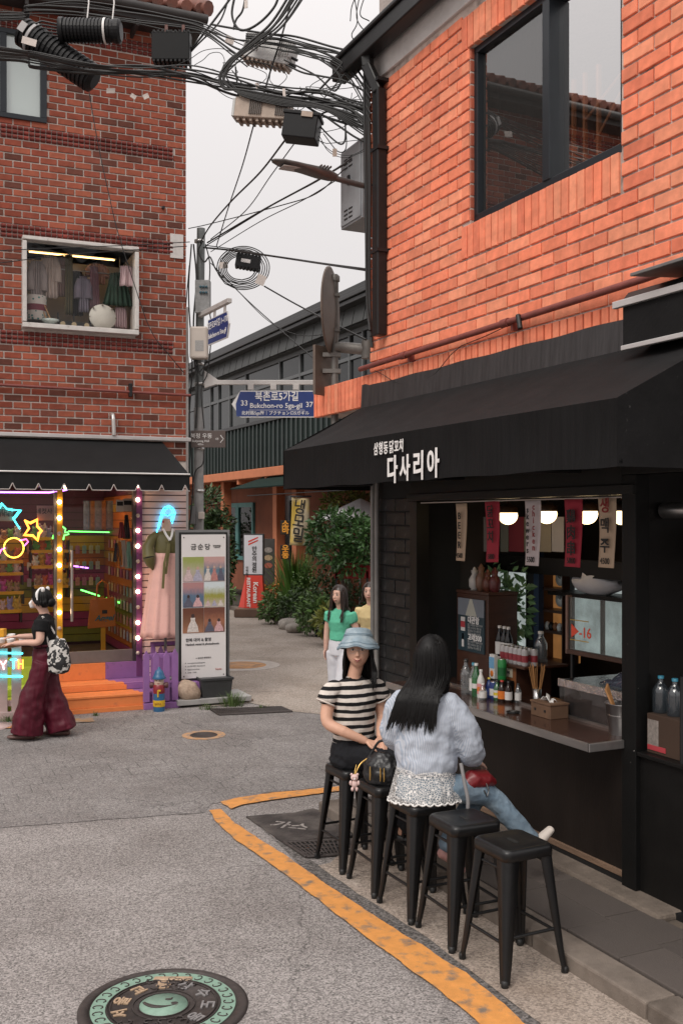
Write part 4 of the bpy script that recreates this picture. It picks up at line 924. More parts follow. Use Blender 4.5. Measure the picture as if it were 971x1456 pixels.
ntube(t, 'tube', zp([(-150, 95), (340, 98), (420, 88), (505, 70)]), -.02, n_pur, .012)
t = nthing('neon_strip', 'dashed purple light strip low on the shop rack', 116, 806, 1.4)
for a, b_ in ((512, 545), (555, 580), (588, 612)): ntube(t, 'tube', zp([(a, 606 + (a - 512) * .14), (b_, 606 + (b_ - 512) * .14)]), 1.4, n_pur, .011)
t = nthing('neon_strip', 'slanting green light strip behind the orange tote bag', 130, 840, 1.2)
for a, b_ in ((560, 690), (735, 790), (815, 920)): ntube(t, 'tube', zp([(a, 770 + (a - 560) * .33), (b_, 770 + (b_ - 560) * .33)]), 1.2, n_grn, .011)
t = nthing('neon_hat', 'bright blue neon sign of a traditional hat on the pink siding', 238, 745, -.05)
q = lambda l_: [(180 + a / 4.694, 720 + b / 4.694) for a, b in l_]
ntube(t, 'outer_tube', q([(203, 175), (235, 45), (250, 10), (285, -5), (315, 15), (326, 45), (305, 115)]), -.05, n_blue, .006); ntube(t, 'inner_tube', q([(215, 150), (245, 50), (262, 20), (285, 8), (305, 22), (312, 45), (295, 100)]), -.05, n_blue, .006); ntube(t, 'brim_tube', q([(240, 50), (275, 62), (322, 45)]), -.05, n_blue, .006)
for lx_ in (-3.2, -2.3, -1.3):  # unseen lamps added to brighten the shop interior
    t = thing('ceiling_lamp', 'warm round lamp on the gift shop ceiling', 'lamp', L.w(lx_, 1.0, 2.82), L.a, 'gift shop ceiling lamps')
    MB().lathe([(.14, 0), (.14, -.05), (.10, -.07), (.001, -.075)][::-1], n=20).build('shade', mat('shop_lamp', (1, .62, .34), .5, emit=26, var=0), t); MB().lathe([(.16, -.012), (.16, .0)], n=20).build('rim', dark_metal, t)
toy_cols = [(.55, .12, .05), (.6, .42, .38), (.5, .3, .05), (.12, .3, .08), (.45, .08, .25), (.3, .26, .45), (.55, .5, .42), (.35, .2, .12)]
toys = []
for i, c in enumerate(toy_cols):
    mb = MB(); mb.ell((0, 0, .05), .045, .04, .055, 10, 6); mb.ell((0, -.005, .115), .04, .036, .036, 10, 6)
    for s in (-1, 1): mb.ell((s * .03, 0, .148), .014, .01, .02 + .01 * (i % 3), 6, 4); mb.ell((s * .045, -.02, .06), .014, .014, .028, 6, 4); mb.ell((s * .022, -.03, .012), .018, .022, .016, 6, 4)
    toys.append(mb.mesh('plush_toy', mat('plush_%d' % i, c, .9, var=.2, vs=20, sheen=.3)))
rn = random.Random(21)
def shelf(label, pxa, pxb, py, y, m=None, d=.2):
    x0, z = L.pl(pxa, py, y); x1, _ = L.pl(pxb, py, y)
    t = thing('display_shelf', label, 'shelf', L.w((x0 + x1) / 2, y, z), L.a); w = (x1 - x0) / 2
    B(-w, w, -d / 2, d / 2, -.02, 0).build('board', m or yellow_p, t, .003); B(-w, w, -d / 2 - .012, -d / 2, -.03, .012).build('front_lip', m or yellow_p, t)
    for s in (-1, 1): B(s * w - .01, s * w + .01, -d / 2, d / 2 + .02, -.16, -.02).build('bracket', dark_metal, t)
    return x0, x1, z
for k_, (pa_, pb_, py, y, lab) in enumerate(((-10, 36, 768, .9, 'top yellow shelf of key rings behind the neon planet'), (-10, 32, 798, .8, 'yellow shelf of plush toys below the neon planet'), (-12, 32, 815, .8, 'yellow shelf of dark plush toys behind the window'), (-12, 33, 842, .7, 'low yellow shelf of pink and green plush toys'), (44, 97, 765, .8, 'upper yellow shelf behind the yellow post'), (44, 96, 783, .8, 'second yellow shelf behind the yellow post'), (44, 96, 805, .7, 'third yellow shelf behind the yellow post'), (48, 96, 833, .7, 'lowest yellow shelf behind the yellow post'), (-12, 30, 868, .6, 'bottom shelf of small dolls behind the window'))):
    x0, x1, z = shelf(lab, pa_, pb_, py, y)
    n_ = int((x1 - x0) / .085)
    for i in range(n_):
        s = rn.uniform(.75, 1.15)
        o = inst('plush_toy', toys[rn.randrange(8)], None, L.w(x0 + .06 + i * .085, y + rn.uniform(-.05, .03), z), L.a + rn.uniform(-.5, .5), (s, s, s))
        tag(o, 'small plush toy standing on a yellow shop shelf', 'toy', 'plush toys on the gift shop shelves')
pk = []
for i, c in enumerate([(.45, .42, .40), (.3, .28, .32), (.45, .2, .15), (.2, .3, .3), (.5, .4, .25), (.35, .12, .2)]):
    mb = MB(); mb.box(-.03, .03, -.008, .008, -.12, 0); mb.tube([(0, 0, 0), (0, .0, .03)], .003, 4); pk.append(mb.mesh('packet', mat('packet_%d' % i, c, .35, var=.3, vs=30)))
for zi in range(7):
    for yi in range(8):
        z = 2.05 - zi * .2 - (0 if zi < 3 else .03); y = .35 + yi * .22
        o = inst('packet', pk[rn.randrange(6)], None, L.w(-.665, y, z), L.a + math.pi / 2)
        tag(o, 'small packet hanging on the shop slat wall right of the door', 'packet', 'packets on the slat wall')
for zi in range(3):
    for xi in range(11):
        o = inst('packet', pk[rn.randrange(6)], None, L.w(-1.75 + xi * .1, 2.36, 1.95 - zi * .24), L.a)
        tag(o, 'small packet hanging on the shop back wall under the green strip', 'packet', 'packets on the back wall')
for xi, px in enumerate((124, 132, 140, 148, 156)):
    x, z = L.pl(px, 712, 1.7); B(-.05, .05, -.01, .01, -.42, 0).build('foil_bag', mat('foil_%d' % (xi % 2), ((.25, .3, .36), (.38, .2, .08))[xi % 2], .2, .7, var=.5, vs=12, bump=.5, bs=14), None, loc=L.w(x, 1.7, z), rz=L.a)
    tag(bpy.context.scene.objects[-1] if False else COL.objects[-1], 'long shiny foil bag hanging near the shop ceiling', 'bag', 'foil bags on the back wall')
for px, py0, py1, c, lab in ((173, 742, 765, (.25, .03, .04), 'dark red scarf'), (180, 732, 766, (.02, .02, .022), 'black scarf'), (166, 772, 798, (.03, .03, .04), 'black cloth bag'), (170, 770, 803, (.55, .2, .03), 'orange cloth bag'), (176, 768, 806, (.5, .42, .36), 'cream cloth bag'), (183, 770, 808, (.28, .48, .36), 'mint cloth bag')):
    garment('hanging_cloth', lab + ' hanging inside by the purple post', px - 5, px + 5, py0, py1, .18, c, .5, 2, 'cloth')
for px, py, w_, h_, c, lab in ((171, 719, .10, .16, (.6, .52, .45), 'cream tag card with a face'), (182, 718, .12, .17, (.5, .42, .36), 'tan and black tag card')):
    x, z = L.pl(px, py, .15); t = thing('tag_card', lab + ' hanging by the purple post', 'card', L.w(x, .15, z), L.a); B(-w_ / 2, w_ / 2, -.004, .004, -h_ / 2, h_ / 2).build('card', mat('card_%d' % px, c, .7), t, .002); B(-w_ / 2 + .01, w_ / 2 - .01, -.006, -.004, 0, h_ / 3).build('print', black_ink, t)
for px0, px1, py0, py1, lab in ((-8, 19, 722, 741, 'small tan sign beside the teal star'), (53, 81, 719, 740, 'small pink sign beside the yellow post')):
    x0, z0 = L.pl(px0, py1, .1); x1, z1 = L.pl(px1, py0, .1); t = thing('window_sign', lab, 'sign', L.w(x0, .1, z0), L.a)
    B(0, x1 - x0, -.01, .01, 0, z1 - z0).build('board', mat('sign_' + lab[6:9], (.42, .26, .19), .6), t, .004); text(t, '매장안쪽\n구경하세요' if px0 < 0 else '네컷사진', .055 if px0 < 0 else .075, black_ink, ((x1 - x0) / 2, -.012, (z1 - z0) / 2 + .02), bold=.001)
x, z = L.pl(145, 893, .9)
tb = thing('tote_bag', 'orange canvas tote bag with teal script hung inside the shop door', 'bag', L.w(x, .9, z), L.a)
ob = mat('orange_canvas', (.55, .17, .03), .85, var=.1, bump=.2, bs=100)
bg_ = MB(); bg_.prism([(-.19, 0), (.19, .02), (.17, .42), (-.15, .40)], -.03, .03); bg_.build('body', ob, tb, .012)
MB().tube([(-.08, -.03, .39), (-.06, -.03, .60), (.0, -.03, .66), (.08, -.03, .60), (.09, -.03, .4)], .014, 6).build('strap', ob, tb)
text(tb, 'Angel', .11, mat('teal_ink', (.02, .16, .18), .7), (.03, -.036, .14), bold=.002, shear=.3); B(-.0, .07, -.035, -.031, .2, .25).build('print_mark', black_ink, tb)
ys = thing('bag_stand', 'yellow post stand under the orange tote bag', 'stand', L.w(xof(147.5, .9), .9, .455), L.a)
B(-.03, .03, -.0, .04, 0, z - .455 + .02).build('post', yellow_p, ys, .003); B(-.15, .15, -.12, .16, 0, .03).build('foot', yellow_p, ys, .003)
ST = thing('shop_steps', 'wooden shop steps painted lime, orange and purple in wavy bands', 'steps', L.o, L.a)
c_or = mat('orange_deck_paint', (.72, .215, .06), .6, var=.10, vs=8, bump=.15, bs=60, col2=(.42, .13, .06), c2s=8, c2t=.68, c2w=.08)
c_pu = mat('purple_deck_paint', (.25, .105, .29), .6, var=.10, vs=8, bump=.15, bs=60, col2=(.14, .07, .17), c2s=8, c2t=.68, c2w=.08)
c_li = mat('lime_deck_paint', (.40, .50, .05), .6, var=.10, vs=8, bump=.15, bs=60)
SXR = -.575
def banded(name, y0, y1, z0, z1, xa, xb, gap=.0):
    segs = [(-3.6, xa, c_li), (xa, xb, c_or), (xb, SXR, c_pu)]
    for a, b_, c in segs: B(a + .0006, b_ - .0006, y0, y1, z0, z1).build(name, c, ST, .003)
def bounds(t): return -1.90 - .13 * t, -1.0 + .0 * t       # wavy colour limits from front to back
XA = [-1.78, -1.80, -1.82, -1.88, -1.93, -1.97, -2.0]; XB = [-.72, -.76, -.80, -.90, -.98, -1.05, -1.06]
banded('kick_board', -.79, -.765, .0, .055, -1.75, -.70); banded('riser_board', -.765, -.745, .055, .175, -1.77, -.72)
nb = 0
for k_, (y0, z_) in enumerate(((-.775, .2), (-.655, .2), (-.535, .2), (-.405, .285), (-.285, .285), (-.165, .285))):
    banded('tread_plank', y0, y0 + .112, z_ - .026, z_ + random.uniform(-.003, .003), XA[k_], XB[k_])
banded('riser_board', -.41, -.40, .2, .262, -1.87, -.87); banded('riser_board', -.045, -.02, .285, .50, -1.98, -1.07)
B(-3.6, SXR, -.74, -.03, .0, .17).build('step_frame', mat('raw_timber', (.12, .07, .05), .8), ST)
pf_m = mat('purple_fence_paint', (.27, .125, .33), .55, var=.12, vs=9, bump=.1, bs=50)
pk_prof = lambda w, h: [(-w / 2, 0), (w / 2, 0), (w / 2, h - .07), (0, h), (-w / 2, h - .07)]
FE = thing('picket_fence', 'purple picket fence around the hanbok mannequin', 'fence', L.o, L.a)
def picket(t, x, y, z0, z1, w=.08, rz=0):
    o = MB().prism(pk_prof(w, z1 - z0), -.012, .012).build('picket', t['m'] if False else pf_m, t, .003); o.location = (x, y, z0); o.rotation_euler.z = rz + random.uniform(-.03, .03); return o
for px, y0, top in ((208.5, -.80, 929), (222, -.80, 930), (237, -.80, 929), (249, -.80, 926)):
    x, zt_ = L.pl(px, top - 4, y0); picket(FE, x, y0, .09, zt_)
for px, top in ((218, 913), (229, 917), (236, 921), (243, 926)):
    x, zt_ = L.pl(px, top, -.35); picket(FE, x, -.35, .3, zt_, .06)
x0 = L.pl(204, 960, -.78)[0]; x1 = L.pl(252, 960, -.78)[0]
for z in (.25, .62): B(x0, x1, -.785, -.76, z, z + .06).build('rail', pf_m, FE, .003)
B(x0, x1 + .02, -.84, -.76, .0, .075).build('ground_beam', pf_m, FE, .004)
B(L.pl(214, 930, -.32)[0], x1 + .1, -.335, -.31, .72, .77).build('rail', pf_m, FE, .003)
B(SXR, .0, -.74, .0, .0, .29).build('plinth', pf_m, FE, .004)
xm, zm = L.pl(236, 800, -.35)
HB = thing('hanbok_mannequin', 'dress form wearing an olive hanbok jacket and long pale pink skirt', 'mannequin', L.w(xm, -.35, .29), L.a)
def hz(py): return L.pl(236, py, -.35)[1] - .29
def hx(px): return L.pl(px, 800, -.35)[0] - xm
cream = mat('form_cream', (.58, .42, .33), .6)
mb = MB(); zs_, ze = hz(762), hz(738); mb.lathe([(.075, zs_ - .05), (.062, zs_ + .02), (.055, ze - .04), (.05, ze), (.0, ze + .005)], (hx(237), 0, 0), 20); mb.build('neck', cream, HB)
MB().lathe([(.02, 0), (.02, hz(790))], (0, .02, 0), 10).build('stand_pole', grey_metal, HB); MB().lathe([(.16, 0), (.16, .02), (.02, .04)], (0, .02, 0), 20).build('stand_foot', grey_metal, HB)
sk = MB(); nu, nv = 96, 14; vs = []
zt_, zb_ = hz(783), hz(905); cx0, cx1 = hx(238), hx(232)
for j in range(nv + 1):
    v = j / nv; z = zt_ + (zb_ - zt_) * v; rx = .165 + (.275 - .165) * v ** .8; ry = .115 + .10 * v
    for i in range(nu):
        a = 2 * math.pi * i / nu; f = 1 + (.01 + .055 * v) * math.sin(a * 11 + .6 * math.sin(a * 3)) + .02 * v * math.sin(a * 23)
        vs.append((cx0 + (cx1 - cx0) * v + rx * f * math.cos(a), ry * f * math.sin(a), z + .012 * v * math.sin(a * 7)))
sk.add(vs, [(j * nu + i, j * nu + (i + 1) % nu, (j + 1) * nu + (i + 1) % nu, (j + 1) * nu + i) for j in range(nv) for i in range(nu)], True)
pink = mat('pale_pink_silk', (.68, .385, .335), .6, var=.06, vs=10, sheen=.3, col2=(.52, .26, .24), c2s=26, c2t=.66, c2w=.05)
o = sk.build('skirt', pink, HB); s_ = o.modifiers.new('thick', 'SOLIDIFY'); s_.thickness = .004
olive = mat('olive_silk', (.115, .10, .03), .5, var=.15, vs=6, sheen=.2)
jk = MB(); prof = [(hz(786), .175, .125), (hz(780), .178, .13), (hz(772), .165, .12), (hz(764), .18, .10), (hz(758), .16, .075), (hz(755), .08, .06)]
vs = [(cx0 + rx * math.cos(2 * math.pi * i / 28), ry * math.sin(2 * math.pi * i / 28), z) for z, rx, ry in prof for i in range(28)]
jk.add(vs, [(j * 28 + i, j * 28 + (i + 1) % 28, (j + 1) * 28 + (i + 1) % 28, (j + 1) * 28 + i) for j in range(5) for i in range(28)], True)
for s in (-1, 1):
    pts = [(cx0 + s * .13, 0, hz(761)), (cx0 + s * .20, -.01, hz(766)), (cx0 + s * .255, -.03, hz(778)), (cx0 + s * .245, -.06, hz(792))] if s < 0 else [(cx0 + .13, 0, hz(761)), (cx0 + .19, 0, hz(768)), (cx0 + .22, -.02, hz(782)), (cx0 + .23, -.03, hz(800))]
    jk.tube(pts, .06, 12, rs=[.062, .066, .075, .085])
    e = V(pts[-1]); jk.tube([e, e + V((.02 * -s * 0 + (.02 if s < 0 else 0), 0, -.09)), e + V((.05 if s < 0 else 0, .0, -.16))], .08, 10, rs=[.084, .06, .012])
jk.build('jacket', olive, HB)
cl_ = MB(); 
for s in (-1, 1): cl_.tube([(cx0 + s * .062, -.04, hz(752)), (cx0 + s * .035, -.105, hz(761)), (cx0 + .005, -.128, hz(768))], .016, 6)
cl_.build('collar', white_ink, HB)
rbn = MB(); 
for (pts, w) in (([(cx0 - .01, -.135, hz(771)), (cx0 - .03, -.16, hz(780)), (hx(229), -.20, hz(800)), (hx(226), -.23, hz(835))], .016), ([(cx0 + .0, -.135, hz(771)), (cx0 - .02, -.165, hz(785)), (hx(231), -.20, hz(815))], .014), ([(cx0 - .06, -.14, hz(768)), (cx0, -.145, hz(771)), (cx0 + .05, -.14, hz(769))], .014)):
    p = [V(q_) for q_ in pts]; rbn.add([q_ + V((-w, 0, 0)) for q_ in p] + [q_ + V((w, 0, 0)) for q_ in p], [(i, i + 1, i + 1 + len(p), i + len(p)) for i in range(len(p) - 1)])
o = rbn.build('ribbon', olive, HB); o.modifiers.new('thick', 'SOLIDIFY').thickness = .006
MB().ell((cx0 - .05, -.02, hz(742)), .02, .02, .02).build('hair_ornament', mat('pink_bead', (.5, .06, .08), .4), HB)
o = COL.objects[-1]
HY_ = thing('painted_hydrant', 'small blue and red fire hydrant painted with a face by the purple fence', 'hydrant', gnd(226.5, 1011))
u = gnd(226.5, 1011).y / F            # metres per photo pixel here
hb, hr, hyl = mat('hydrant_blue', (.022, .10, .21), .4, var=.15, vs=12), mat('hydrant_red', (.24, .02, .03), .4, var=.1), mat('hydrant_yellow', (.62, .38, .02), .4)
lat = lambda prof, m, nm: MB().lathe([(r * u, z * u) for r, z in prof], n=24).build(nm, m, HY_)
lat([(8, 0), (8, 24), (7.5, 26)], hb, 'base'); lat([(8.3, 7), (8.5, 9), (8.5, 14), (8.3, 16)], hyl, 'band'); lat([(7.5, 25), (8.2, 27), (8.2, 36), (6.8, 38)], hr, 'barrel')
lat([(6.5, 37), (6.8, 40), (6.8, 47), (6, 49)], mat('hydrant_face', (.55, .40, .32), .5), 'face'); lat([(9.5, 46), (10, 47), (8, 50), (6.5, 54), (5.5, 57), (3, 59), (2, 60), (2, 62), (.1, 63)], hb, 'hat')
for s in (-1, 1): MB().tube([(s * 6 * u, 0, 37 * u), (s * 11 * u, 0, 37 * u), (s * 13 * u, 0, 37 * u)], 4 * u, 12, rs=[3 * u, 4.6 * u, 3.6 * u]).build('outlet', mat('hydrant_brown', (.09, .03, .03), .5), HY_)
B(-1 * u, 1 * u, -9.2 * u, -7.5 * u, 21 * u, 31 * u).build('tie', hyl, HY_, .003); B(0, 4 * u, -9.2 * u, -7.5 * u, 29 * u, 31.5 * u).build('tie', hyl, HY_, .003)
for s in (-1, 1): MB().ell((s * 2.4 * u, -6.4 * u, 44 * u), .8 * u, .5 * u, .8 * u, 8, 5).build('eye', black_ink, HY_)
MB().tube([(-1.8 * u, -6.9 * u, 40.5 * u), (0, -7.1 * u, 39.8 * u), (1.8 * u, -6.9 * u, 40.5 * u)], .45 * u, 5).build('mouth', hr, HY_)
text(HY_, 'SEOUL', 3.6 * u, mat('band_ink', (.3, .08, .02), .6), (0, -8.9 * u, 11.5 * u))
bx0, bzb = L.pl(256.5, 965, -.62); bx1, bzt = L.pl(322, 760, -.62); bzb = L.pl(290, 963, -.62)[1]; bzt = L.pl(290, 759, -.62)[1]
BN = thing('banner_stand', 'tall white hanbok photo banner on a dark stand at the alley corner', 'banner', L.w((bx0 + bx1) / 2, -.62, 0), L.a)
bw_ = (bx1 - bx0) / 2; bh = bzt - bzb
fr_ = MB(); fr_.box(-bw_ - .012, -bw_ + .012, -.01, .02, .12, bzt + .02); fr_.box(bw_ - .012, bw_ + .012, -.01, .02, .12, bzt + .02); fr_.box(-bw_ + .012, bw_ - .012, -.01, .02, bzt, bzt + .02)
fr_.build('frame', mat('banner_frame', (.02, .022, .022), .4, .4), BN, .003)
B(-bw_ + .012, bw_ - .012, -.022, -.014, bzb, bzt - .01).build('banner_sheet', mat('banner_white', (.70, .67, .66), .6, var=.03), BN)
B(-bw_ - .05, bw_ + .06, .05, .06, .25, bzt + .05).build('back_panel', mat('back_panel_grey', (.2, .2, .2), .6), BN)
def bnx(f): return -bw_ + .02 + (2 * bw_ - .04) * f
def bnz(f): return bzt - .01 - (bh - .01) * f
def photo_mat(i, top, mid, bot):
    m, n, l, b = node_mat('printed_photo_%d' % i); tc = n.new('ShaderNodeTexCoord'); sp = n.new('ShaderNodeSeparateXYZ'); l.new(tc.outputs['Generated'], sp.inputs[0])
    no = n.new('ShaderNodeTexNoise'); no.inputs['Scale'].default_value = 9; no.inputs['Detail'].default_value = 6; l.new(tc.outputs['Generated'], no.inputs['Vector'])
    a = n.new('ShaderNodeMath'); a.operation = 'MULTIPLY_ADD'; a.inputs[1].default_value = .35; l.new(no.outputs['Fac'], a.inputs[0]); l.new(sp.outputs['Z'], a.inputs[2])
    r = n.new('ShaderNodeValToRGB'); r.color_ramp.elements[0].position = .2; r.color_ramp.elements[0].color = (*bot, 1); r.color_ramp.elements[1].position = 1.05 if False else 1; r.color_ramp.elements[1].color = (*top, 1); e = r.color_ramp.elements.new(.62); e.color = (*mid, 1); l.new(a.outputs[0], r.inputs[0]); l.new(r.outputs[0], b.inputs['Base Color']); b.inputs['Roughness'].default_value = .5
    return m
P_ = [((.30, .34, .10), (.42, .38, .28), (.40, .30, .30)), ((.52, .32, .30), (.10, .18, .24), (.30, .26, .26)), ((.42, .22, .22), (.10, .16, .24), (.11, .14, .20)), ((.60, .66, .68), (.30, .29, .05), (.50, .44, .36)), ((.14, .05, .03), (.20, .09, .05), (.35, .16, .09)), ((.16, .06, .04), (.34, .14, .08), (.16, .09, .07))]
fig_cols = [(.55, .42, .42), (.38, .36, .45), (.60, .54, .50), (.45, .20, .18), (.10, .10, .14), (.58, .35, .36)]
rn = random.Random(2)
for i in range(6):
    r_, c_ = divmod(i, 2); xa, xb = bnx(.012 + c_ * .49), bnx(.012 + c_ * .49 + .484); za, zb_ = bnz(.155 + r_ * .178), bnz(.155 + (r_ + 1) * .178 - .004)
    o = B(xa, xb, -.0255, -.023, zb_, za).build('photo_panel', photo_mat(i, *P_[i]), BN)
    nf = [2, 3, 2, 3, 1, 2][i]; wz = za - zb_
    for f in range(nf):
        cxp = xa + (xb - xa) * (f + .6) / (nf + .25); hh = wz * [.62, .66, .5, .32, .78, .55][i]; w = wz * [.20, .16, .2, .11, .24, .2][i]
        fm_ = MB(); fm_.prism([(cxp - w, zb_ + .01), (cxp + w, zb_ + .01), (cxp + w * .8, zb_ + hh * .35), (cxp + w * .35, zb_ + hh * .62), (cxp + w * .4, zb_ + hh * .78), (cxp - w * .4, zb_ + hh * .78), (cxp - w * .35, zb_ + hh * .62), (cxp - w * .8, zb_ + hh * .35)], -.0268, -.0255)
        fm_.build('printed_figure', mat('fig_%d' % ((i * 2 + f) % 6), fig_cols[(i * 2 + f) % 6], .6, var=.3, vs=40), BN)
        MB().prism([(cxp + w * .3 * math.cos(a), zb_ + hh * .88 + w * .36 * math.sin(a)) for a in [j * math.pi / 4 for j in range(8)]], -.027, -.0255).build('printed_head', mat('fig_hair', (.05, .03, .03), .6) if i in (2, 4, 5) else mat('fig_skin', (.5, .33, .26), .6), BN)
for ch_, f in zip('금순당', (.26, .42, .58)): text(BN, ch_, .085, black_ink, (bnx(f), -.0245, bnz(.088)), bold=.0006)
text(BN, '한복대여점\n스튜디오', .022, black_ink, (bnx(.80), -.0245, bnz(.085)))
text(BN, '한복 대여 & 촬영', .048, mat('grey_ink', (.06, .06, .065), .7), (bnx(.08), -.0245, bnz(.735)), align='LEFT', bold=.0008)
text(BN, 'Hanbok rental & photoshoots', .036, mat('grey_ink', (.06, .06, .065), .7), (bnx(.08), -.0245, bnz(.765)), align='LEFT', bold=.0008)
text(BN, '→ 실시간 예약하기', .026, mat('grey_ink', (.06, .06, .065), .7), (bnx(.30), -.0245, bnz(.862)), align='LEFT')
for i in range(4): text(BN, ['www.geumsoondang.com', '02 739 0000  Bukchon-ro', '@geumsoondang', '10:00 - 19:00'][i], .022, mat('pale_ink', (.30, .30, .31), .7), (bnx(.12), -.0245, bnz(.893 + i * .022)), align='LEFT'); B(bnx(.07), bnx(.09), -.0235, -.0225, bnz(.897 + i * .022), bnz(.889 + i * .022)).build('bullet', mat('pale_ink', (.3, .3, .31), .7), BN)
text(BN, 'house', .034, mat('red_ink', (.45, .06, .04), .7), (bnx(.84), -.0245, bnz(.945))); 
for i in range(4): MB().ell((bnx((.04, .96)[i % 2]), -.024, bnz((.02, .985)[i // 2])), .008, .004, .008, 8, 5).build('grommet', dark_metal, BN)
B(-bw_ - .10, bw_ + .25, -.28, .30, .03, .095).build('base_plate', mat('base_grey', (.32, .31, .30), .6, var=.2, vs=6), BN, .006)
B(-bw_ - .05, bw_ + .2, -.22, .26, .0, .03).build('base_feet', dark_metal, BN)
plk = struct(B(L.pl(250, 1005, -.78)[0], L.pl(360, 1005, -.78)[0], -.80, .3, -.02, .03).build('corner_slab', mat('brown_slab', (.20, .13, .095), .9, var=.3, vs=5, bump=.4, bs=40), None, .004, loc=L.o, rz=L.a))
pc = L.l(gnd(305, 988, .095))
PL = thing('planter_box', 'empty dark grey plastic planter box at the banner foot', 'planter', L.w(.42, -.72, .095), L.a)
gp = mat('planter_plastic', (.035, .036, .037), .5, var=.2)
pb = MB(); w0, w1 = .185, .205; pb.add([(-w0, -.1, 0), (w0, -.1, 0), (w0, .1, 0), (-w0, .1, 0), (-w1, -.115, .23), (w1, -.115, .23), (w1, .115, .23), (-w1, .115, .23)], [(3, 2, 1, 0), (0, 1, 5, 4), (1, 2, 6, 5), (2, 3, 7, 6), (3, 0, 4, 7), (4, 5, 6, 7)]); pb.build('box', gp, PL, .008)
fr2 = MB(); 
for a in ((-.215, .215, -.125, -.11), (-.215, .215, .11, .125)): fr2.box(a[0], a[1], a[2], a[3], .215, .245)
fr2.box(-.215, -.2, -.11, .11, .215, .245); fr2.box(.2, .215, -.11, .11, .215, .245); fr2.build('rim', gp, PL, .003)
PLx = L.pl(305, 975, -.72)[0]; PL.location = L.w(PLx, -.74, .095)
RK = MB().ell((0, 0, 0), .165, .13, .135, 22, 14)
RK.v = [tuple(V(p) * (1 + .22 * noise.noise(V(p) * 7) + .10 * noise.noise(V(p) * 19))) for p in RK.v]
o = RK.build('rock', mat('rock_tan', (.40, .30, .225), .9, var=.35, vs=9, bump=.6, bs=40, col2=(.2, .14, .1), c2s=8)); rx_ = L.pl(267, 980, -.76)[0]; o.location = L.w(rx_, -.77, .19); tag(o, 'rough tan rock lying beside the planter at the banner foot', 'rock')
WF = thing('picket_fence', 'pinkish white picket fence with neon lettering beside the lime steps', 'fence', L.o, L.a)
wfm2 = mat('pale_fence_paint', (.58, .43, .41), .6, var=.1, vs=8, bump=.1, bs=50)
yf = -.84
for i in range(9):
    x = L.pl(24, 980, yf)[0] - i * .155; o = B(-.055, .055, -.012, .012, .1, .86).build('picket', wfm2, WF, .004); o.location = (x, yf, 0)
for z in (.16, .62): B(-4.2, L.pl(34, 980, yf)[0], yf + .012, yf + .04, z, z + .07).build('rail', wfm2, WF, .003)
B(-4.2, L.pl(36, 980, yf)[0], yf - .03, yf + .05, .0, .1).build('ground_beam', wfm2, WF, .004)
t = nthing('neon_lettering', 'neon letters Y T H between two cyan bars on the pale fence', 15, 945, yf - .04)
ntube(t, 'bar_tube', [(-60, 927), (33, 929)], yf - .04, n_teal, .01); ntube(t, 'bar_tube', [(-60, 960), (33, 962)], yf - .04, n_teal, .01)
n_wht = neon('pale', (1, .62, .62), 3.5)
for pts, m in (([(1, 940), (5, 946), (10, 939)], n_wht), ([(5, 946), (6, 952)], n_wht), ([(15, 938), (25, 938)], n_teal), ([(20, 938), (20, 951)], n_teal), ([(27, 938), (27, 951)], n_org), ([(27, 944), (33, 944)], n_org), ([(33, 938), (33, 951)], n_org)): ntube(t, 'letter_tube', pts, yf - .04, m, .0075)
TBp = at(-6, 912, 11.5); TBz = TBp.z
TB = thing('round_table', 'round wooden table set with white cups by the pale fence', 'table', (TBp.x, TBp.y, 0))
MB().lathe([(.30, TBz - .05), (.37, TBz - .03), (.37, TBz), (.001, TBz)], n=36).build('table_top', mat('table_wood', (.26, .12, .05), .5, var=.25, vs=6), TB); MB().lathe([(.18, 0), (.18, .03), (.03, .05), (.03, TBz - .05)], n=16).build('pedestal', wfm2, TB)
cupm = MB().lathe([(.028, 0), (.04, .04), (.043, .055), (.039, .053), (.026, .008), (.001, .008)], n=16).mesh('paper_cup', white_paint)
rn = random.Random(8)
for i, (a, r_) in enumerate([(k * .62, .30) for k in range(10)] + [(k * .9, .19) for k in range(7)] + [(k * 2, .08) for k in range(3)]):
    p = TB.location + V((r_ * math.cos(a), r_ * math.sin(a) * .95, TBz)); o = inst('white_cup', cupm, None, p); tag(o, 'small white cup on the round wooden table', 'cup', 'white cups on the table')
ybx = B(-.06, .06, -.05, .05, 0, .09).build('yellow_box', yellow_p, None, .006, loc=TB.location + V((.06, -.02, TBz + .056))); tag(ybx, 'small yellow box on the white cups of the round table', 'box')
# ================================================================== ALLEY: dark clad restaurant, plants, signs
YB = 5.6
CB_ = thing('restaurant_building', 'dark metal clad restaurant with a long sloping roof line over an orange beam', 'building', R.w(-22, YB, 0), R.a)
def cx_(px): return R.pl(px, 600, YB)[0] + 22
clad = mat('dark_green_cladding', (.030, .042, .040), .45, .3, var=.2, vs=3, rnd=.15); zinc = mat('zinc_fascia', (.052, .054, .052), .5, .4, var=.15, vs=3, rnd=.12)
orange_s = mat('orange_stucco', (.46, .155, .07), .8, var=.12, vs=3, bump=.2, bs=20); orange_d = mat('orange_wall', (.21, .066, .032), .85, var=.2, vs=2, bump=.2, bs=20)  # orange_d is the stucco darkened for shade on the recessed wall
XA_, XB_ = -18, 11
B(XA_, XB_, .12, 8, 3.55, 6.9).build('upper_wall', mat('upper_wall_dark', (.025, .027, .028), .6), CB_)
B(XA_, XB_, -.05, .6, 3.48, 3.72).build('beam', orange_s, CB_, .02)
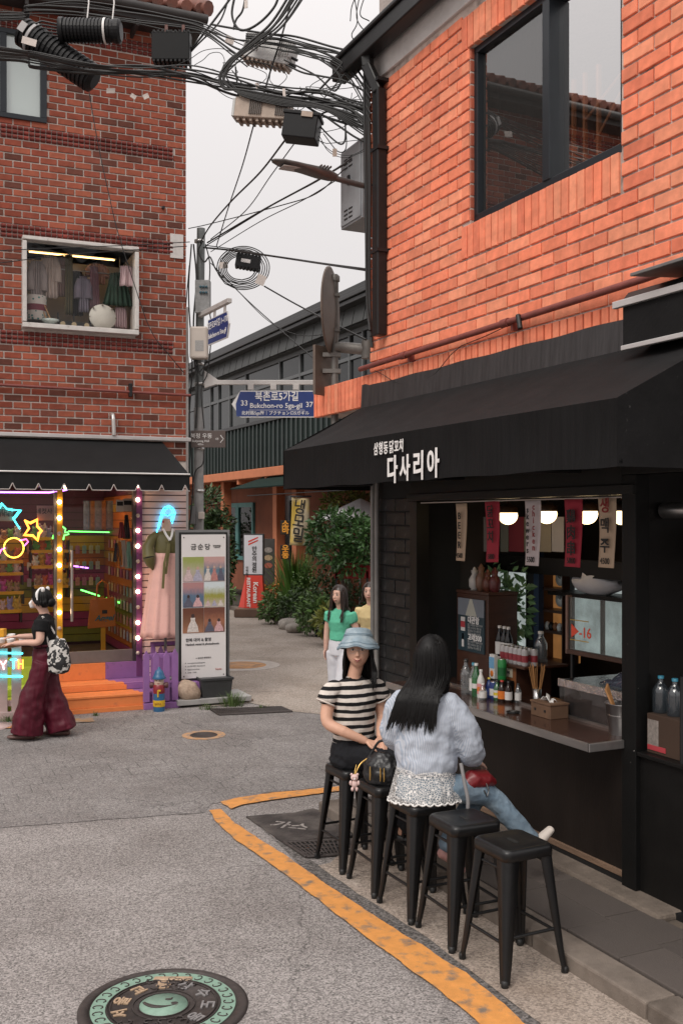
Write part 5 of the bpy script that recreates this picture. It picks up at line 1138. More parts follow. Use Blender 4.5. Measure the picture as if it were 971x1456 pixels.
pnm = B(0, .30, 0, .02, 0, 1.2); pme = pnm.mesh('cladding_panel', clad); rbm = B(0, .05, -.05, .0, 0, 1.22).mesh('seam_rib', clad)
x = XA_
while x < XB_:
    if x > -8: inst('cladding_panel', pme, CB_, (x, .04, 3.74)); inst('seam_rib', rbm, CB_, (x - .025, .04, 3.73))
    x += .306
B(XA_, -8, .03, .06, 3.74, 4.94).build('cladding_panel', clad, CB_)
B(XA_, XB_, -.04, .10, 4.93, 5.03).build('sill', dark_metal, CB_, .01)
wg = mat('dark_window_glass', (.012, .014, .015), .12, spec=.28, var=.3, vs=1)
frm = mat('window_frame_grey', (.11, .115, .118), .5, .3)
mxs = [cx_(p) for p in (300, 311, 327, 350, 398, 427, 448, 478, 497, 516)] + [cx_(516) + 1.4 * i for i in range(1, 5)]
mxs = [cx_(300) - 2.5 * i for i in range(4, 0, -1)] + mxs
for a, b_ in zip(mxs[:-1], mxs[1:]):
    w = MB(); w.box(a - .035, a + .035, -.02, .10, 5.03, 6.42); o = w.build('mullion', frm, CB_)
    for z0, z1 in ((5.03, 5.86), (5.94, 6.40)): B(a + .035, b_ - .035, .03, .05, z0, z1).build('window_pane', wg, CB_)
B(XA_, XB_, -.015, .105, 5.86, 5.94).build('transom', frm, CB_); B(XA_, XB_, -.02, .12, 6.40, 6.52).build('head_frame', frm, CB_)
fpm = B(0, .50, 0, .03, 0, .42).mesh('fascia_panel', zinc); x = XA_
while x < XB_: inst('fascia_panel', fpm, CB_, (x, -.28, 6.52), eul=(math.radians(-12), 0, 0)); x += .535
B(XA_, XB_, -.2, 8, 6.50, 6.9).build('roof_edge', zinc, CB_)
for i, (y0, z0) in enumerate(((-.42, 6.93), (-.47, 7.03), (-.40, 7.12), (-.36, 7.21))): B(XA_, XB_, y0, 8, z0, z0 + .085).build('roof_layer', mat('roof_layer_dark', (.04, .04, .041), .5, .3), CB_, .01)
g0 = 1.35
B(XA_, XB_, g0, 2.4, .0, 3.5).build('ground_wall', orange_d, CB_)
for px in (305, 378, 405): x = cx_(px); B(x - .14, x + .14, .25, .5, .0, 3.5).build('column', orange_s, CB_, .01)
for x in (-6, -3.4, -1.0, 1.2, 3.5): B(x, x + .14, .0, g0, 3.34, 3.5).build('joist', orange_s, CB_)
def gx(px): return R.pl(px, 760, YB + g0)[0] + 22
def gz(py, px=345): return R.pl(px, py, YB + g0)[1]
teal = mat('teal_paint', (.07, .20, .19), .6, var=.15)
tw = MB(); wx0, wx1, wz0, wz1 = gx(322), gx(363), gz(795), gz(716)
for a, b_ in ((wx0, wx0 + .12), (gx(338), gx(342)), (wx1 - .12, wx1)): tw.box(a, b_, g0 - .08, g0 + .02, wz0, wz1)
tw.box(wx0, wx1, g0 - .075, g0 + .015, wz1 - .12, wz1 + .02); tw.box(wx0, wx1, g0 - .075, g0 + .015, wz0 - .02, wz0 + .1)
w_ = tw.build('window', teal, CB_); B(wx0 + .1, wx1 - .1, g0 - .03, g0 - .01, wz0, wz1).build('pane', glass('teal_window_glass', (.35, .38, .36), .0, ior=1.2), w_)
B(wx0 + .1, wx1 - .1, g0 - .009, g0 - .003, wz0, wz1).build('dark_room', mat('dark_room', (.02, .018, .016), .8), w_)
dw = MB(); 
for px in (400, 414): dw.box(gx(px) - .05, gx(px) + .05, g0 - .06, g0 + .01, .3, gz(712, 405))
o = dw.build('door_frame', dark_metal, CB_); B(gx(392), gx(430), g0 - .03, g0 - .015, .3, gz(705, 405)).build('door_glass', wg, CB_)
cn = MB(); a = R.pl(330, 695, 4.9); b_ = R.pl(402, 676, 4.9)
cn.add([(a[0] + 22, -.75, a[1]), (b_[0] + 26, -.75, a[1] - .02), (b_[0] + 26, .4, a[1] + .42), (a[0] + 22.3, .4, a[1] + .42)], [(0, 1, 2, 3)]); o = cn.build('green_canopy', mat('green_canopy', (.012, .026, .022), .8, spec=.1), CB_); o.modifiers.new('t', 'SOLIDIFY').thickness = .03
o = MB().tube([(R.pl(352, 705, 5.0)[0] + 22, -.6, R.pl(352, 705, 5.0)[1]), (R.pl(525, 703, 5.0)[0] + 22, -.6, R.pl(352, 705, 5.0)[1])], .015, 6).build('banner_rail', dark_metal, CB_)
leaf_d = mat('leaf_dark', (.045, .085, .028), .5, var=.25, vs=3, rnd=.45); leaf_m = mat('leaf_mid', (.085, .155, .04), .5, var=.25, vs=3, rnd=.45); leaf_y = mat('leaf_yellow', (.17, .19, .04), .55, var=.3, vs=3, rnd=.4); leaf_g = mat('leaf_glossy', (.05, .115, .033), .35, var=.25, vs=3, rnd=.4)
bark = mat('bark', (.075, .055, .042), .9, var=.3, vs=9, bump=.6, bs=40)
def leaves(mb, c, r, n, size, rn, hollow=.35, up=.4, thin=.45):
    for i in range(n):
        while True:
            d = V((rn.uniform(-1, 1), rn.uniform(-1, 1), rn.uniform(-1, 1)))
            if hollow < d.length <= 1: break
        k_ = 1 + .28 * noise.noise(V((d.x * 2.1 + c[0], d.y * 2.1, d.z * 2.1 + c[2])))
        p = V((c[0] + d.x * r[0] * k_, c[1] + d.y * r[1] * k_, c[2] + d.z * r[2] * k_))
        if noise.noise(p * 3.1 / max(r[0], .3)) < -.16: continue
        s = size * rn.uniform(.6, 1.3); t = (d.normalized() + V((rn.uniform(-1, 1), rn.uniform(-1, 1), rn.uniform(-.8, .5) + up * 0))).normalized(); nn = t.orthogonal().normalized()
        nn = Matrix.Rotation(rn.uniform(0, 6.28), 3, t) @ nn; q = t.cross(nn)
        mb.add([p, p + t * s * .5 + q * s * thin * .5 + nn * s * .07, p + t * s, p + t * s * .5 - q * s * thin * .5 + nn * s * .07], [(0, 1, 2), (0, 2, 3)])
def tree(name, label, base, trunk, clumps, m, size, n, seed=1, cat='tree', group=None, limbs=True, cname='crown'):
    t = thing(name, label, cat, base, 0, group); rn = random.Random(seed)
    mb = MB()
    for pts, r0, r1 in trunk: mb.tube(pts, r0, 8, r1=r1)
    if limbs and trunk:
        top = V(trunk[0][0][-1]); mid = V(trunk[0][0][len(trunk[0][0]) // 2])
        for c, r in clumps:
            st_ = mid.lerp(top, rn.uniform(.2, 1)); e = V(c); mb.tube([st_, st_.lerp(e, .5) + V((rn.uniform(-.1, .1), rn.uniform(-.1, .1), .08)), e], trunk[0][2] * .7, 6, r1=.008)
            for k_ in range(3): mb.tube([e, e + V((rn.uniform(-1, 1) * r[0], rn.uniform(-1, 1) * r[1], rn.uniform(-.6, .9) * r[2])) * .8], .008, 4, r1=.003)
    if mb.f: mb.build('trunk', bark, t)
    lm_ = MB(); tot = sum(r[0] * r[2] for c, r in clumps)
    for c, r in clumps: leaves(lm_, c, r, int(n * r[0] * r[2] / tot), size, rn)
    lm_.build(cname, m, t); return t
def bed(px, py, z=.08): return gnd(px, py, z)
rt = R.w(-15.2, 5.0, .07)                              # glossy tree beside the alley mouth
def rel_at(base, px, py, dy=0): return tuple(at(px, py, base.y + dy) - base)
def clump(base, px, py, rpx, rpy, dy=0, depth=None):
    k_ = base.y / F; return (rel_at(base, px, py, dy), (rpx * k_, (depth or rpx * k_), rpy * k_))
rt = gnd(478, 912, .07) if False else R.w(-13.6, 5.2, .07)
ck = [clump(rt, 470, 745, 26, 24, .2), clump(rt, 500, 755, 30, 30), clump(rt, 520, 770, 28, 30, -.2), clump(rt, 478, 785, 24, 26, -.3), clump(rt, 450, 765, 14, 30, .2), clump(rt, 500, 800, 26, 20, -.2), clump(rt, 545, 760, 26, 34, .4)]
xtr_ = rel_at(rt, 488, 860)
tree('broadleaf_tree', 'glossy dark green tree standing beside the black brick wall', rt, [([(xtr_[0], 0, 0), (xtr_[0] + .04, 0, .7), (xtr_[0] - .02, 0, 1.3), (xtr_[0], 0, 2.0)], .07, .045)], ck, leaf_g, .13, 5200, 4)
t2 = R.w(-16.5, 6.0, .07)
tree('yellow_green_tree', 'light yellow-green tree behind the glossy tree by the umbrella', t2, [([(0, 0, 0), (.05, 0, 1.5), (.1, 0, 3)], .06, .03)], [clump(t2, 492, 712, 24, 16), clump(t2, 515, 718, 22, 16), clump(t2, 470, 715, 14, 14), clump(t2, 540, 725, 24, 18)], leaf_y, .12, 1700, 5)
t3 = R.w(-24.5, 4.75, .07)
tree('shade_tree', 'dark leafy tree behind the tall white banner stand', t3, [([(0, 0, 0), (.1, 0, 1.6), (.0, 0, 3.0)], .09, .05)], [clump(t3, 298, 720, 22, 26), clump(t3, 312, 750, 20, 24), clump(t3, 322, 790, 14, 30), clump(t3, 290, 770, 24, 40), clump(t3, 310, 815, 18, 22)], leaf_d, .16, 4200, 6)
BG_ = 'shrubs in the alley planting bed'
def shrub(label, px, py, rpx, rpy, m, n=900, size=.10, seed=0, y=None, cat='shrub'):
    b_ = gnd(px, py, .09); k_ = b_.y / F
    c = [((0, 0, rpy * k_), (rpx * k_, rpx * k_ * .8, rpy * k_)), ((rpx * k_ * .5, .1, rpy * k_ * .8), (rpx * k_ * .6, .3, rpy * k_ * .7)), ((-rpx * k_ * .5, .0, rpy * k_ * .7), (rpx * k_ * .6, .3, rpy * k_ * .65))]
    stems = [([(0, 0, 0), (s * .1, .02, rpy * k_ * .5), (s * .25, 0, rpy * k_)], .012, .005) for s in (-1, 0, 1)]
    return tree('garden_shrub', label, b_, stems, c, m, size, n, seed + int(px), cat, BG_, limbs=False, cname='foliage')
shrub('bushy shrub at the foot of the red sign', 388, 882, 18, 22, leaf_m, 1000, .11)
shrub('dark shrub between the rocks and the tall grass', 418, 885, 20, 24, leaf_d, 900, .11)
shrub('leafy green shrub beside the black flower pots', 446, 898, 24, 30, leaf_m, 1400, .10)
shrub('big dark shrub behind the flower pots', 462, 890, 22, 40, leaf_d, 1300, .11)
shrub('low shrub under the shade tree by the kerb', 318, 862, 14, 20, leaf_m, 700, .12)
shrub('round shrub with a touch of orange flowers beside the tall grass', 386, 866, 17, 18, leaf_y, 700, .11)
shrub('dark low shrub below the glossy tree', 500, 893, 20, 34, leaf_d, 1000, .10)
shrub('reddish leaved shrub under the glossy tree', 486, 868, 22, 22, mat('leaf_red', (.19, .055, .022), .6, var=.3, vs=3, rnd=.4), 700, .10)
shrub('feathery green shrub in front of the dark window', 432, 872, 18, 38, leaf_m, 800, .09)
gb = gnd(420, 868, .08); tg = thing('ornamental_grass', 'tall bright green grass clump in the planting bed', 'grass clump', gb); mb = MB(); rn = random.Random(4); k_ = gb.y / F
for i in range(420):
    a = rn.uniform(0, 6.28); rr = abs(rn.gauss(0, .25)); base = V((math.cos(a) * .22 * rn.random(), math.sin(a) * .22 * rn.random(), 0)); hh = rn.uniform(35, 92) * k_; tip = base + V((math.cos(a) * rr * 1.3, math.sin(a) * rr * 1.3, hh)); mid = base.lerp(tip, .55) + V((0, 0, hh * .12)); s_ = V((-math.sin(a + 1), math.cos(a + 1), 0)) * .014
    mb.add([base - s_, base + s_, mid + s_, mid - s_, tip], [(0, 1, 2, 3), (3, 2, 4)])
mb.build('blades', mat('tall_grass_green', (.085, .19, .03), .5, var=.25, vs=4, rnd=.35), tg)
fl_ = MB(); b_ = gnd(384, 866, .09); rn = random.Random(3)
for i in range(40): fl_.ell((rn.uniform(-.25, .25), rn.uniform(-.15, .1) - .1, .45 + rn.uniform(-.1, .18)), .03, .03, .02, 6, 4)
o = fl_.build('flower_cluster', mat('orange_petal', (.55, .17, .02), .6, rnd=.3)); o.location = b_; stuff(o); tag(o, 'small orange flowers over the round shrub', 'flowers')
rockm = mat('garden_rock', (.30, .27, .24), .9, var=.35, vs=6, bump=.5, bs=30)
for i, (px, py, s) in enumerate(((400, 880, .22), (411, 888, .26), (396, 872, .2), (418, 893, .18))):
    mb = MB().ell((0, 0, 0), s, s * .8, s * .6, 14, 9); mb.v = [tuple(V(p) * (1 + .25 * noise.noise(V(p) * 5 + V((i, 0, 0))))) for p in mb.v]; o = mb.build('garden_rock', rockm); o.location = gnd(px, py, .1); tag(o, 'grey garden rock edging the alley planting bed', 'rock', 'rocks in the planting bed')
for i, (px, py, c) in enumerate(((455, 905, black_paint), (468, 917, black_paint), (473, 921, white_paint))):
    b_ = gnd(px, py, .01); t = thing('flower_pot', ['black flower pot further along the alley kerb', 'black flower pot beside the white bucket', 'white bucket at the end of the alley kerb'][i], 'pot', b_); MB().lathe([(.10, 0), (.13, .26), (.14, .28), (.125, .28), (.12, .25), (.001, .24)], n=20).build('pot', c, t)
    if i < 2:
        lm_ = MB(); leaves(lm_, (0, 0, .45), (.24, .24, .26), 260, .16, random.Random(i)); lm_.build('foliage', leaf_y if i else leaf_m, t)
sb_ = gnd(360, 868, .1)
SG = thing('restaurant_sign', 'upright white sign with Korean lettering over a red Korean Restaurant panel', 'sign', gnd(361, 864, .22), math.radians(-8)); k_ = SG.location.y / F
wS, h1, h2 = 15 * k_, 46 * k_, 105 * k_
B(-wS, wS, -.05, .05, h1, h2).build('sign_box', mat('sign_frame_dark', (.04, .04, .042), .5), SG, .006); B(-wS + .03, wS - .03, -.062, -.05, h1 + .03, h2 - .03).build('sign_face', mat('sign_white', (.62, .62, .66), .5, var=.03), SG)
redm = mat('sign_red', (.62, .05, .03), .5, var=.06)
MB().add([(-wS + .05, -.12, 0), (wS + .02, -.12, 0), (wS - .03, -.06, h1), (-wS + .06, -.06, h1), (-wS + .05, .25, 0), (wS + .02, .25, 0), (wS - .03, .05, h1), (-wS + .06, .05, h1)], [(0, 1, 2, 3), (5, 4, 7, 6), (1, 5, 6, 2), (4, 0, 3, 7), (3, 2, 6, 7)]).build('red_panel', redm, SG, .004)
MB().add([(-wS + .04, -.1, 0), (-wS - .14, .1, 0), (-wS + .06, -.02, h1)], [(0, 1, 2)]).build('side_flap', redm, SG)
for i, ch_ in enumerate('만수의정원'): text(SG, ch_, .135, black_ink, (.03, -.066, h2 - .37 - i * .118 - (.03 if i > 2 else 0)), bold=.003)
text(SG, '오늘의', .07, black_ink, (-wS + .10, -.066, h2 - .95), (math.radians(90), math.radians(90), 0)); text(SG, '점심', .07, black_ink, (-wS + .10, -.066, h1 + .16), (math.radians(90), math.radians(90), 0))
for d_ in (0, .07): MB().add([(-.12, -.066, h2 - .28 + d_), (.12, -.066, h2 - .17 + d_), (.12, -.066, h2 - .14 + d_), (-.12, -.066, h2 - .24 + d_)], [(0, 1, 2, 3)]).build('red_stroke', redm, SG)
for s_, px_ in (('Korean', .07), ('RESTAURANT', -.10)): text(SG, s_, .17 if s_[0] == 'K' else .115, white_ink, (px_, -.128, h1 * .48), (math.radians(90), math.radians(90), 0), bold=.004)
PF = thing('sign_platform', 'low wooden platform under the red and white restaurant sign', 'platform', SG.location - V((0, 0, .215))); B(-.42, .5, -.3, .5, .0, .21).build('deck', mat('platform_wood', (.14, .085, .055), .8, var=.2), PF, .01); B(-.44, .52, -.32, -.3, .02, .19).build('front_board', mat('platform_front', (.11, .065, .045), .8), PF)
MN = thing('menu_board', 'dark menu board with food pictures beside the white sign', 'menu board', gnd(382, 862, .1), math.radians(-8)); k_ = MN.location.y / F
B(-9 * k_, 9 * k_, -.02, .02, .5, 96 * k_).build('board', mat('menu_dark', (.045, .04, .036), .6, var=.3), MN, .006)
for i in range(3): MB().prism([(6 * k_ * math.cos(a), 4 * k_ * math.sin(a) + 58 * k_ + i * 11 * k_) for a in [j * math.pi / 6 for j in range(12)]], -.026, -.02).build('food_picture', mat('dish_%d' % i, [(.3, .08, .05), (.35, .25, .15), (.25, .22, .2)][i], .6, var=.4, vs=20), MN)
for s in (-1, 1): B(s * 8 * k_ - .015, s * 8 * k_ + .015, -.015, .015, 0, .5).build('leg', dark_metal, MN)
xh, zh = R.pl(427, 707, 5.0); HBp = R.w(xh, 5.0, zh)
FB = thing('hanging_banner', 'cream fabric banner with brushed Korean letters hanging over the plants', 'banner', HBp, math.radians(-6)); k_ = HBp.y / F
mb = MB(); cloth(mb, lambda u, v: ((-12 + 26 * u - 1.5 * v - 1.5 * (1 - u) * v) * k_, .05 * math.sin(u * 5 + v * 3), -(2 * u + 68 * v) * k_), 10, 14); o = mb.build('cloth', mat('cream_cloth', (.55, .47, .33), .85, var=.08, col2=(.5, .34, .06), c2s=1.6, c2t=.56, c2w=.08), FB); o.modifiers.new('t', 'SOLIDIFY').thickness = .01
for i, ch_ in enumerate('냉모밀'): text(FB, ch_, .36, black_ink, ((-.5 - i * 1.2) * k_, -.075, -(15 + i * 20) * k_), (math.radians(90), math.radians(8), 0), bold=.006, sx=.85)
MB().tube([(-14 * k_, 0, .02), (16 * k_, 0, .02)], .02, 6).build('rod', dark_metal, FB)
for py, tx in ((750, '소바'), (785, '우동')):
    x, z = R.pl(406, py, 5.1); p = R.w(x, 5.1, z); t = thing('glow_sign', 'small orange and black %s hanging by the door' % ('upper sign' if py < 760 else 'lower sign'), 'sign', p); k_ = p.y / F
    B(-7 * k_, 7 * k_, -.03, .03, -10 * k_, 10 * k_).build('panel', mat('sign_black', (.03, .02, .012), .5), t, .005)
    for i, ch_ in enumerate(tx): text(t, ch_, .19, mat('amber_print', (.6, .25, .03), .5, emit=.25), (0, -.035, (4.5 - 9 * i) * k_), bold=.006)
pu = R.w(-15, 6.4, 0); UM = thing('parasol', 'white parasol showing above the tree beside the pipes', 'parasol', pu); zt_ = at(510, 738, pu.y).z; xo = at(512, 738, pu.y).x - pu.x; MB().lathe([(.02, .45), (.5, .22), (.95, 0), (.94, -.02), (.02, .4)], (xo, 0, zt_), 8, False).build('canopy', mat('parasol_white', (.6, .58, .6), .8), UM); MB().tube([(xo, 0, 0), (xo, 0, zt_ + .45)], .025, 8).build('pole', grey_metal, UM)
pr = R.w(-13.2, 5.6, 0); p = at(498, 812, pr.y); t = thing('red_bench_cover', 'dark red cloth panel under the glossy tree', 'cloth', (p.x, p.y, 0)); B(-.32, .4, -.02, .02, p.z - .15, p.z + .17).build('panel', mat('dark_red_cloth', (.25, .015, .02), .8), t, .01); B(-.3, -.26, -.02, .02, 0, p.z).build('leg', dark_metal, t); B(.32, .36, -.02, .02, 0, p.z).build('leg', dark_metal, t)
hb_ = R.w(-33, 3.2, 0)
tree('hedge_tree', 'dark hedge closing the far end of the alley', hb_, [([(0, 0, 0), (0, 0, 1.5)], .1, .06)], [((i * 1.1 - 4.4, .2 * i, 1.3 + .4 * math.sin(i * 2)), (.9, .7, 1.3)) for i in range(9)], leaf_d, .2, 4200, 9, 'hedge')
# ================================================================== UTILITY POLE, SIGNS, CABLES
PP = L.w(.27, .22, 0); PY = PP.y
UP = thing('utility_pole', 'grey utility pole at the dark red house corner carrying boxes and sign arms', 'utility pole', PP)
def pr_(px, py, dy=0): return at(px, py, PY + dy) - PP
pcx = pr_(283, 700).x
concp = mat('pole_concrete', (.25, .245, .24), .8, var=.2, vs=6, bump=.3, bs=50); polet = mat('pole_steel', (.15, .16, .16), .55, .4, var=.2, vs=5)
zt_ = pr_(283, 325).z; zm_ = pr_(283, 580).z
MB().tube([(pcx, 0, 0), (pcx, 0, zm_)], .066, 18).build('lower_pole', concp, UP); MB().tube([(pcx, 0, zm_), (pcx + .03, 0, zt_)], .056, 18).build('upper_pole', polet, UP)
for py in (345, 440, 520, 548, 640, 700): z = pr_(283, py).z; MB().lathe([(.068, 0), (.072, .0), (.072, .035), (.068, .035)], (pcx + .01, 0, z), 18).build('band', steel, UP)
def pbox(nm, pxa, pxb, pya, pyb, y0, y1, m, bev=.006):
    a, b_ = pr_(pxa, pyb, 0), pr_(pxb, pya, 0); return B(a.x, b_.x, y0, y1, a.z, b_.z).build(nm, m, UP, bev)
beige = mat('beige_plastic', (.50, .44, .39), .5, var=.06)
pbox('meter_box', 273, 298, 468, 513, -.22, -.06, beige, .025); pbox('label_plate', 281, 293, 488, 503, -.2225, -.2195, mat('label_grey', (.3, .29, .28), .6, var=.4, vs=90), .0)
pbox('terminal_box', 280, 301, 402, 448, -.17, -.05, mat('terminal_grey', (.22, .22, .22), .6, var=.3, vs=20))
for py in (412, 420): 
    for px in (288, 292, 296): q = pr_(px, py); MB().ell((q.x, -.185, q.z), .018, .02, .018, 8, 6).build('insulator', mat('insulator_teal', (.04, .10, .13), .3), UP)
pbox('switch_box', 272, 280, 720, 745, -.1, .02, mat('switch_grey', (.16, .16, .16), .6)); pbox('cable_box', 284, 292, 728, 738, -.12, -.05, beige)
def loop(pts, r, nm='pole_cable', m=rubber): return MB().tube(catmull([tuple(p) for p in pts]), r, 6).build(nm, m, UP)
def catmull(p, k=7):
    p = [V(q) for q in p]; p = [p[0] * 2 - p[1]] + p + [p[-1] * 2 - p[-2]]; out = []
    for i in range(1, len(p) - 2):
        for j in range(k):
            t = j / k; a, b, c, d = p[i - 1], p[i], p[i + 1], p[i + 2]
            out.append(.5 * ((2 * b) + (c - a) * t + (2 * a - 5 * b + 4 * c - d) * t * t + (3 * b - a - 3 * c + d) * t ** 3))
    return out + [p[-2]]
for pts, r in (([(274, 350), (270, 420), (275, 520), (271, 600), (276, 690), (270, 760)], .01), ([(277, 350), (281, 400), (277, 460), (279, 520), (283, 545), (280, 610)], .012), ([(294, 350), (300, 380), (298, 430), (302, 470), (297, 530), (288, 555), (292, 610)], .009), ([(277, 513), (284, 530), (292, 522), (296, 514)], .008), ([(280, 512), (288, 536), (294, 513)], .008), ([(271, 380), (266, 450), (270, 520), (268, 590), (270, 680)], .007), ([(292, 640), (290, 660), (280, 670), (276, 690)], .009), ([(290, 345), (284, 360), (292, 375), (300, 368), (308, 385), (318, 398)], .011)):
    loop([pr_(a, b_) + V((0, -.10, 0)) for a, b_ in pts], r)
sgw = mat('sign_arm_white', (.52, .49, .47), .45, .2, var=.08)
bt = MB(); q0, q1, q2, q3 = pr_(291, 527), pr_(310, 540), pr_(310, 546), pr_(291, 552); bt.prism([(q0.x, q0.z), (q1.x, q1.z), (q2.x, q2.z), (q3.x, q3.z)], -.02, .02); bt.build('arm_bracket', sgw, UP, .004)
a, b_ = pr_(308, 544), pr_(448, 548); MB().box(a.x, b_.x, -.025, .025, a.z - .03, a.z + .032).build('sign_arm', sgw, UP, .006)
blue = mat('sign_blue', (.016, .038, .17), .4, var=.06)
def sign_poly(l, r, b, t, tip, inset=0): return [(l + tip + inset * .6, b + inset), (r - inset - .02, b + inset), (r - inset, b + inset + .02), (r - inset, t - inset - .02), (r - inset - .02, t - inset), (l + tip + inset * .6, t - inset), (l + inset * 1.4, (b + t) / 2)]
a, b_ = pr_(330, 594), pr_(449, 556)
S1 = thing('street_name_sign', 'blue arrow street sign reading Bukchon-ro 5ga-gil on a white arm', 'street sign', PP + V((0, -.03, 0)), 0)
for px in (357, 389, 421): q = pr_(px, 551); B(q.x - .04, q.x + .04, -.015, .015, q.z - .035, q.z + .04).build('hanger', sgw, S1, .003)
MB().prism(sign_poly(a.x, b_.x, a.z, b_.z, .12), -.012, .012).build('border', mat('sign_border_white', (.66, .64, .63), .4), S1)
MB().prism(sign_poly(a.x, b_.x, a.z, b_.z, .12, .014) if False else [(pr_(337, 592).x, a.z + .014), (b_.x - .03, a.z + .014), (b_.x - .014, a.z + .03), (b_.x - .014, b_.z - .03), (b_.x - .03, b_.z - .014), (pr_(342, 557).x, b_.z - .014), (pr_(336, 575).x, (a.z + b_.z) / 2)], -.0145, -.012).build('face', blue, S1)
def st(px, py, body, size, bold=.0012, sx=1): q = pr_(px, py); text(S1, body, size, white_ink, (q.x, -.0165, q.z), bold=bold, sx=sx)
st(394, 565, '북촌로5가길', .138, .0022, .85); st(393, 577.5, 'Bukchon-ro 5ga-gil', .094, .0012, 1.0); st(348, 574, '33', .10, .0012); st(440, 576, '37', .10, .0012); st(392, 588, '北村路5ga街│プクチョンロ5ガギル', .058, .0008, 1.0)
q = pr_(394, 583.5); B(q.x - .38, q.x + .38, -.0165, -.0146, q.z - .002, q.z + .002).build('rule', white_ink, S1)
S2 = thing('street_name_sign', 'smaller blue street sign on a slanting arm above the beige meter box', 'street sign', PP + V((pcx, 0, 0)), math.radians(-62))
d_ = math.radians(-62); wv = V((math.cos(d_), math.sin(d_), 0))
def s2(px, py):                                     # along the arm direction
    r = ray(px, py); o_ = S2.location; n = V((-wv.y, wv.x, 0)); t = o_.dot(n) / r.dot(n); p = r * t; return p.xy.length and (p - V((o_.x, o_.y, 0))).dot(wv), H + r.z * t
x1, z1 = s2(327, 425); x0, z0 = s2(290, 452)
MB().box(.05, x1, -.03, .03, (z0 + z1) / 2 - .01, (z0 + z1) / 2 + .05).build('arm', sgw, S2, .006)
za = (z0 + z1) / 2; xa, _ = s2(297, 470); xb, zc_ = s2(326, 460)
MB().prism([(xa, za - .44), (xb - .05, za - .44), (xb + .02, za - .27), (xb - .05, za - .10), (xa, za - .10)], -.01, .01).build('border', mat('sign_border_white', (.66, .64, .63), .4), S2)
MB().prism([(xa + .012, za - .428), (xb - .058, za - .428), (xb + .0, za - .27), (xb - .058, za - .112), (xa + .012, za - .112)], -.0125, -.01).build('face', blue, S2)
text(S2, '북촌로5나길 1~170', .105, white_ink, ((xa + xb) / 2 - .02, -.0145, za - .20), bold=.001, sx=.9); text(S2, 'Bukchon-ro 5na-gil', .088, white_ink, ((xa + xb) / 2 - .02, -.0145, za - .335), bold=.001, sx=.95)
for f in (.3, .8): x = xa + (xb - xa) * f; B(x - .02, x + .02, -.012, .012, za - .1, za).build('hanger', sgw, S2)
S3 = thing('direction_sign', 'small brown pointer sign with an arrow clamped to the utility pole', 'sign', PP + V((0, -.09, 0)))
a, b_ = pr_(273, 637), pr_(322, 613); MB().box(a.x, b_.x, -.012, .012, a.z, b_.z).build('panel', mat('sign_brown', (.085, .062, .055), .5), S3, .003)
q = pr_(288, 621); text(S3, '북정 우동', .075, white_ink, (q.x, -.014, q.z)); q = pr_(287, 630); text(S3, 'Bukjeong Hall', .042, white_ink, (q.x, -.014, q.z + .02)); text(S3, '400m', .035, white_ink, (q.x, -.014, q.z - .025)); q = pr_(317, 625); MB().tube([(q.x - .02, -.014, q.z + .05), (q.x + .02, -.014, q.z), (q.x - .02, -.014, q.z - .05)], .006, 4).build('arrow', white_ink, S3); q = pr_(310, 625); text(S3, '1분', .035, white_ink, (q.x, -.014, q.z))
B(.0, .06, .1, 4, 0, 5.2).build('side_siding', mat('white_siding', (.5, .48, .46), .6, var=.08), LH)
CG = 'overhead cables'
def cable(label, pts, r=.007, Y0=10.3, Y1=9.3, m=rubber, n=6, name='overhead_cable', ctrl=None):
    xs = [p[0] for p in pts]; lo, hi = min(xs), max(xs); P = []
    for p in pts:
        Y = p[2] if len(p) > 2 else Y0 + (Y1 - Y0) * max(0, min(1, p[0] / 525))
        P.append(at(p[0], p[1], Y))
    P = catmull(P); o_ = P[0].copy(); mb = MB(); mb.tube([q - o_ for q in P], r, n); o = mb.build(name, m); o.location = o_
    return tag(o, label, 'cable', CG)
rn = random.Random(12)
for i in range(11):                                  # main bundle crossing from house to house
    j = [rn.uniform(-7, 7) for _ in range(9)]; s = i - 5
    cable('black cable in the thick bundle strung between the two brick houses', [(-700, 20 + s * 14), (-40, 72 + s * 2.4), (50, 84 + s * 2 + j[0] * .4), (130, 97 + s * 1.5 + j[1] * .5), (200, 102 + s * 1.4 + j[2] * .7), (270, 106 + s * 1.6 + j[3]), (330, 122 + s * 1.6 + j[4]), (400, 134 + s * 1.8 + j[5]), (455, 141 + s * 2 + j[6] * .8), (500, 152 + s * 2.5 + j[7] * .6), (526, 168 + s * 4, 9.25)], rn.choice([.005, .007, .009, .012]), Y0=10.2 + s * .03)
for i in range(7):                                   # strands that come down from the upper right and loop back
    j = [rn.uniform(-5, 5) for _ in range(6)]
    cable('black cable looping down from above and back along the bundle', [(425 + i * 4, -30), (388 + i * 3, 30 + j[0]), (355 + i * 2, 62 + j[1]), (325 + i * 1.5, 88 + j[2]), (313 + i * 1.5, 108 + j[3]), (318 + i * 3, 124 + j[4] * .6), (345, 128 + i * 1.4), (400, 138 + i * 2), (460, 150 + i), (520, 170 + i * 4)], rn.choice([.007, .009, .012]), Y0=9.9, Y1=9.3)
for i in range(6):
    j = [rn.uniform(-4, 4) for _ in range(5)]
    cable('black cable along the eave of the dark red house', [(-700, -60 + i * 16), (-30, 14 + i * 3), (40, 6 + i * 3 + j[0]), (110, 4 + i * 4 + j[1]), (190, 14 + i * 4 + j[2]), (250, 22 + i * 4 + j[3]), (290, 34 + i * 3), (330, 52 + i * 6 + j[4]), (352, 60 + i * 7)], rn.choice([.005, .007, .010]), Y0=10.6, Y1=9.7)
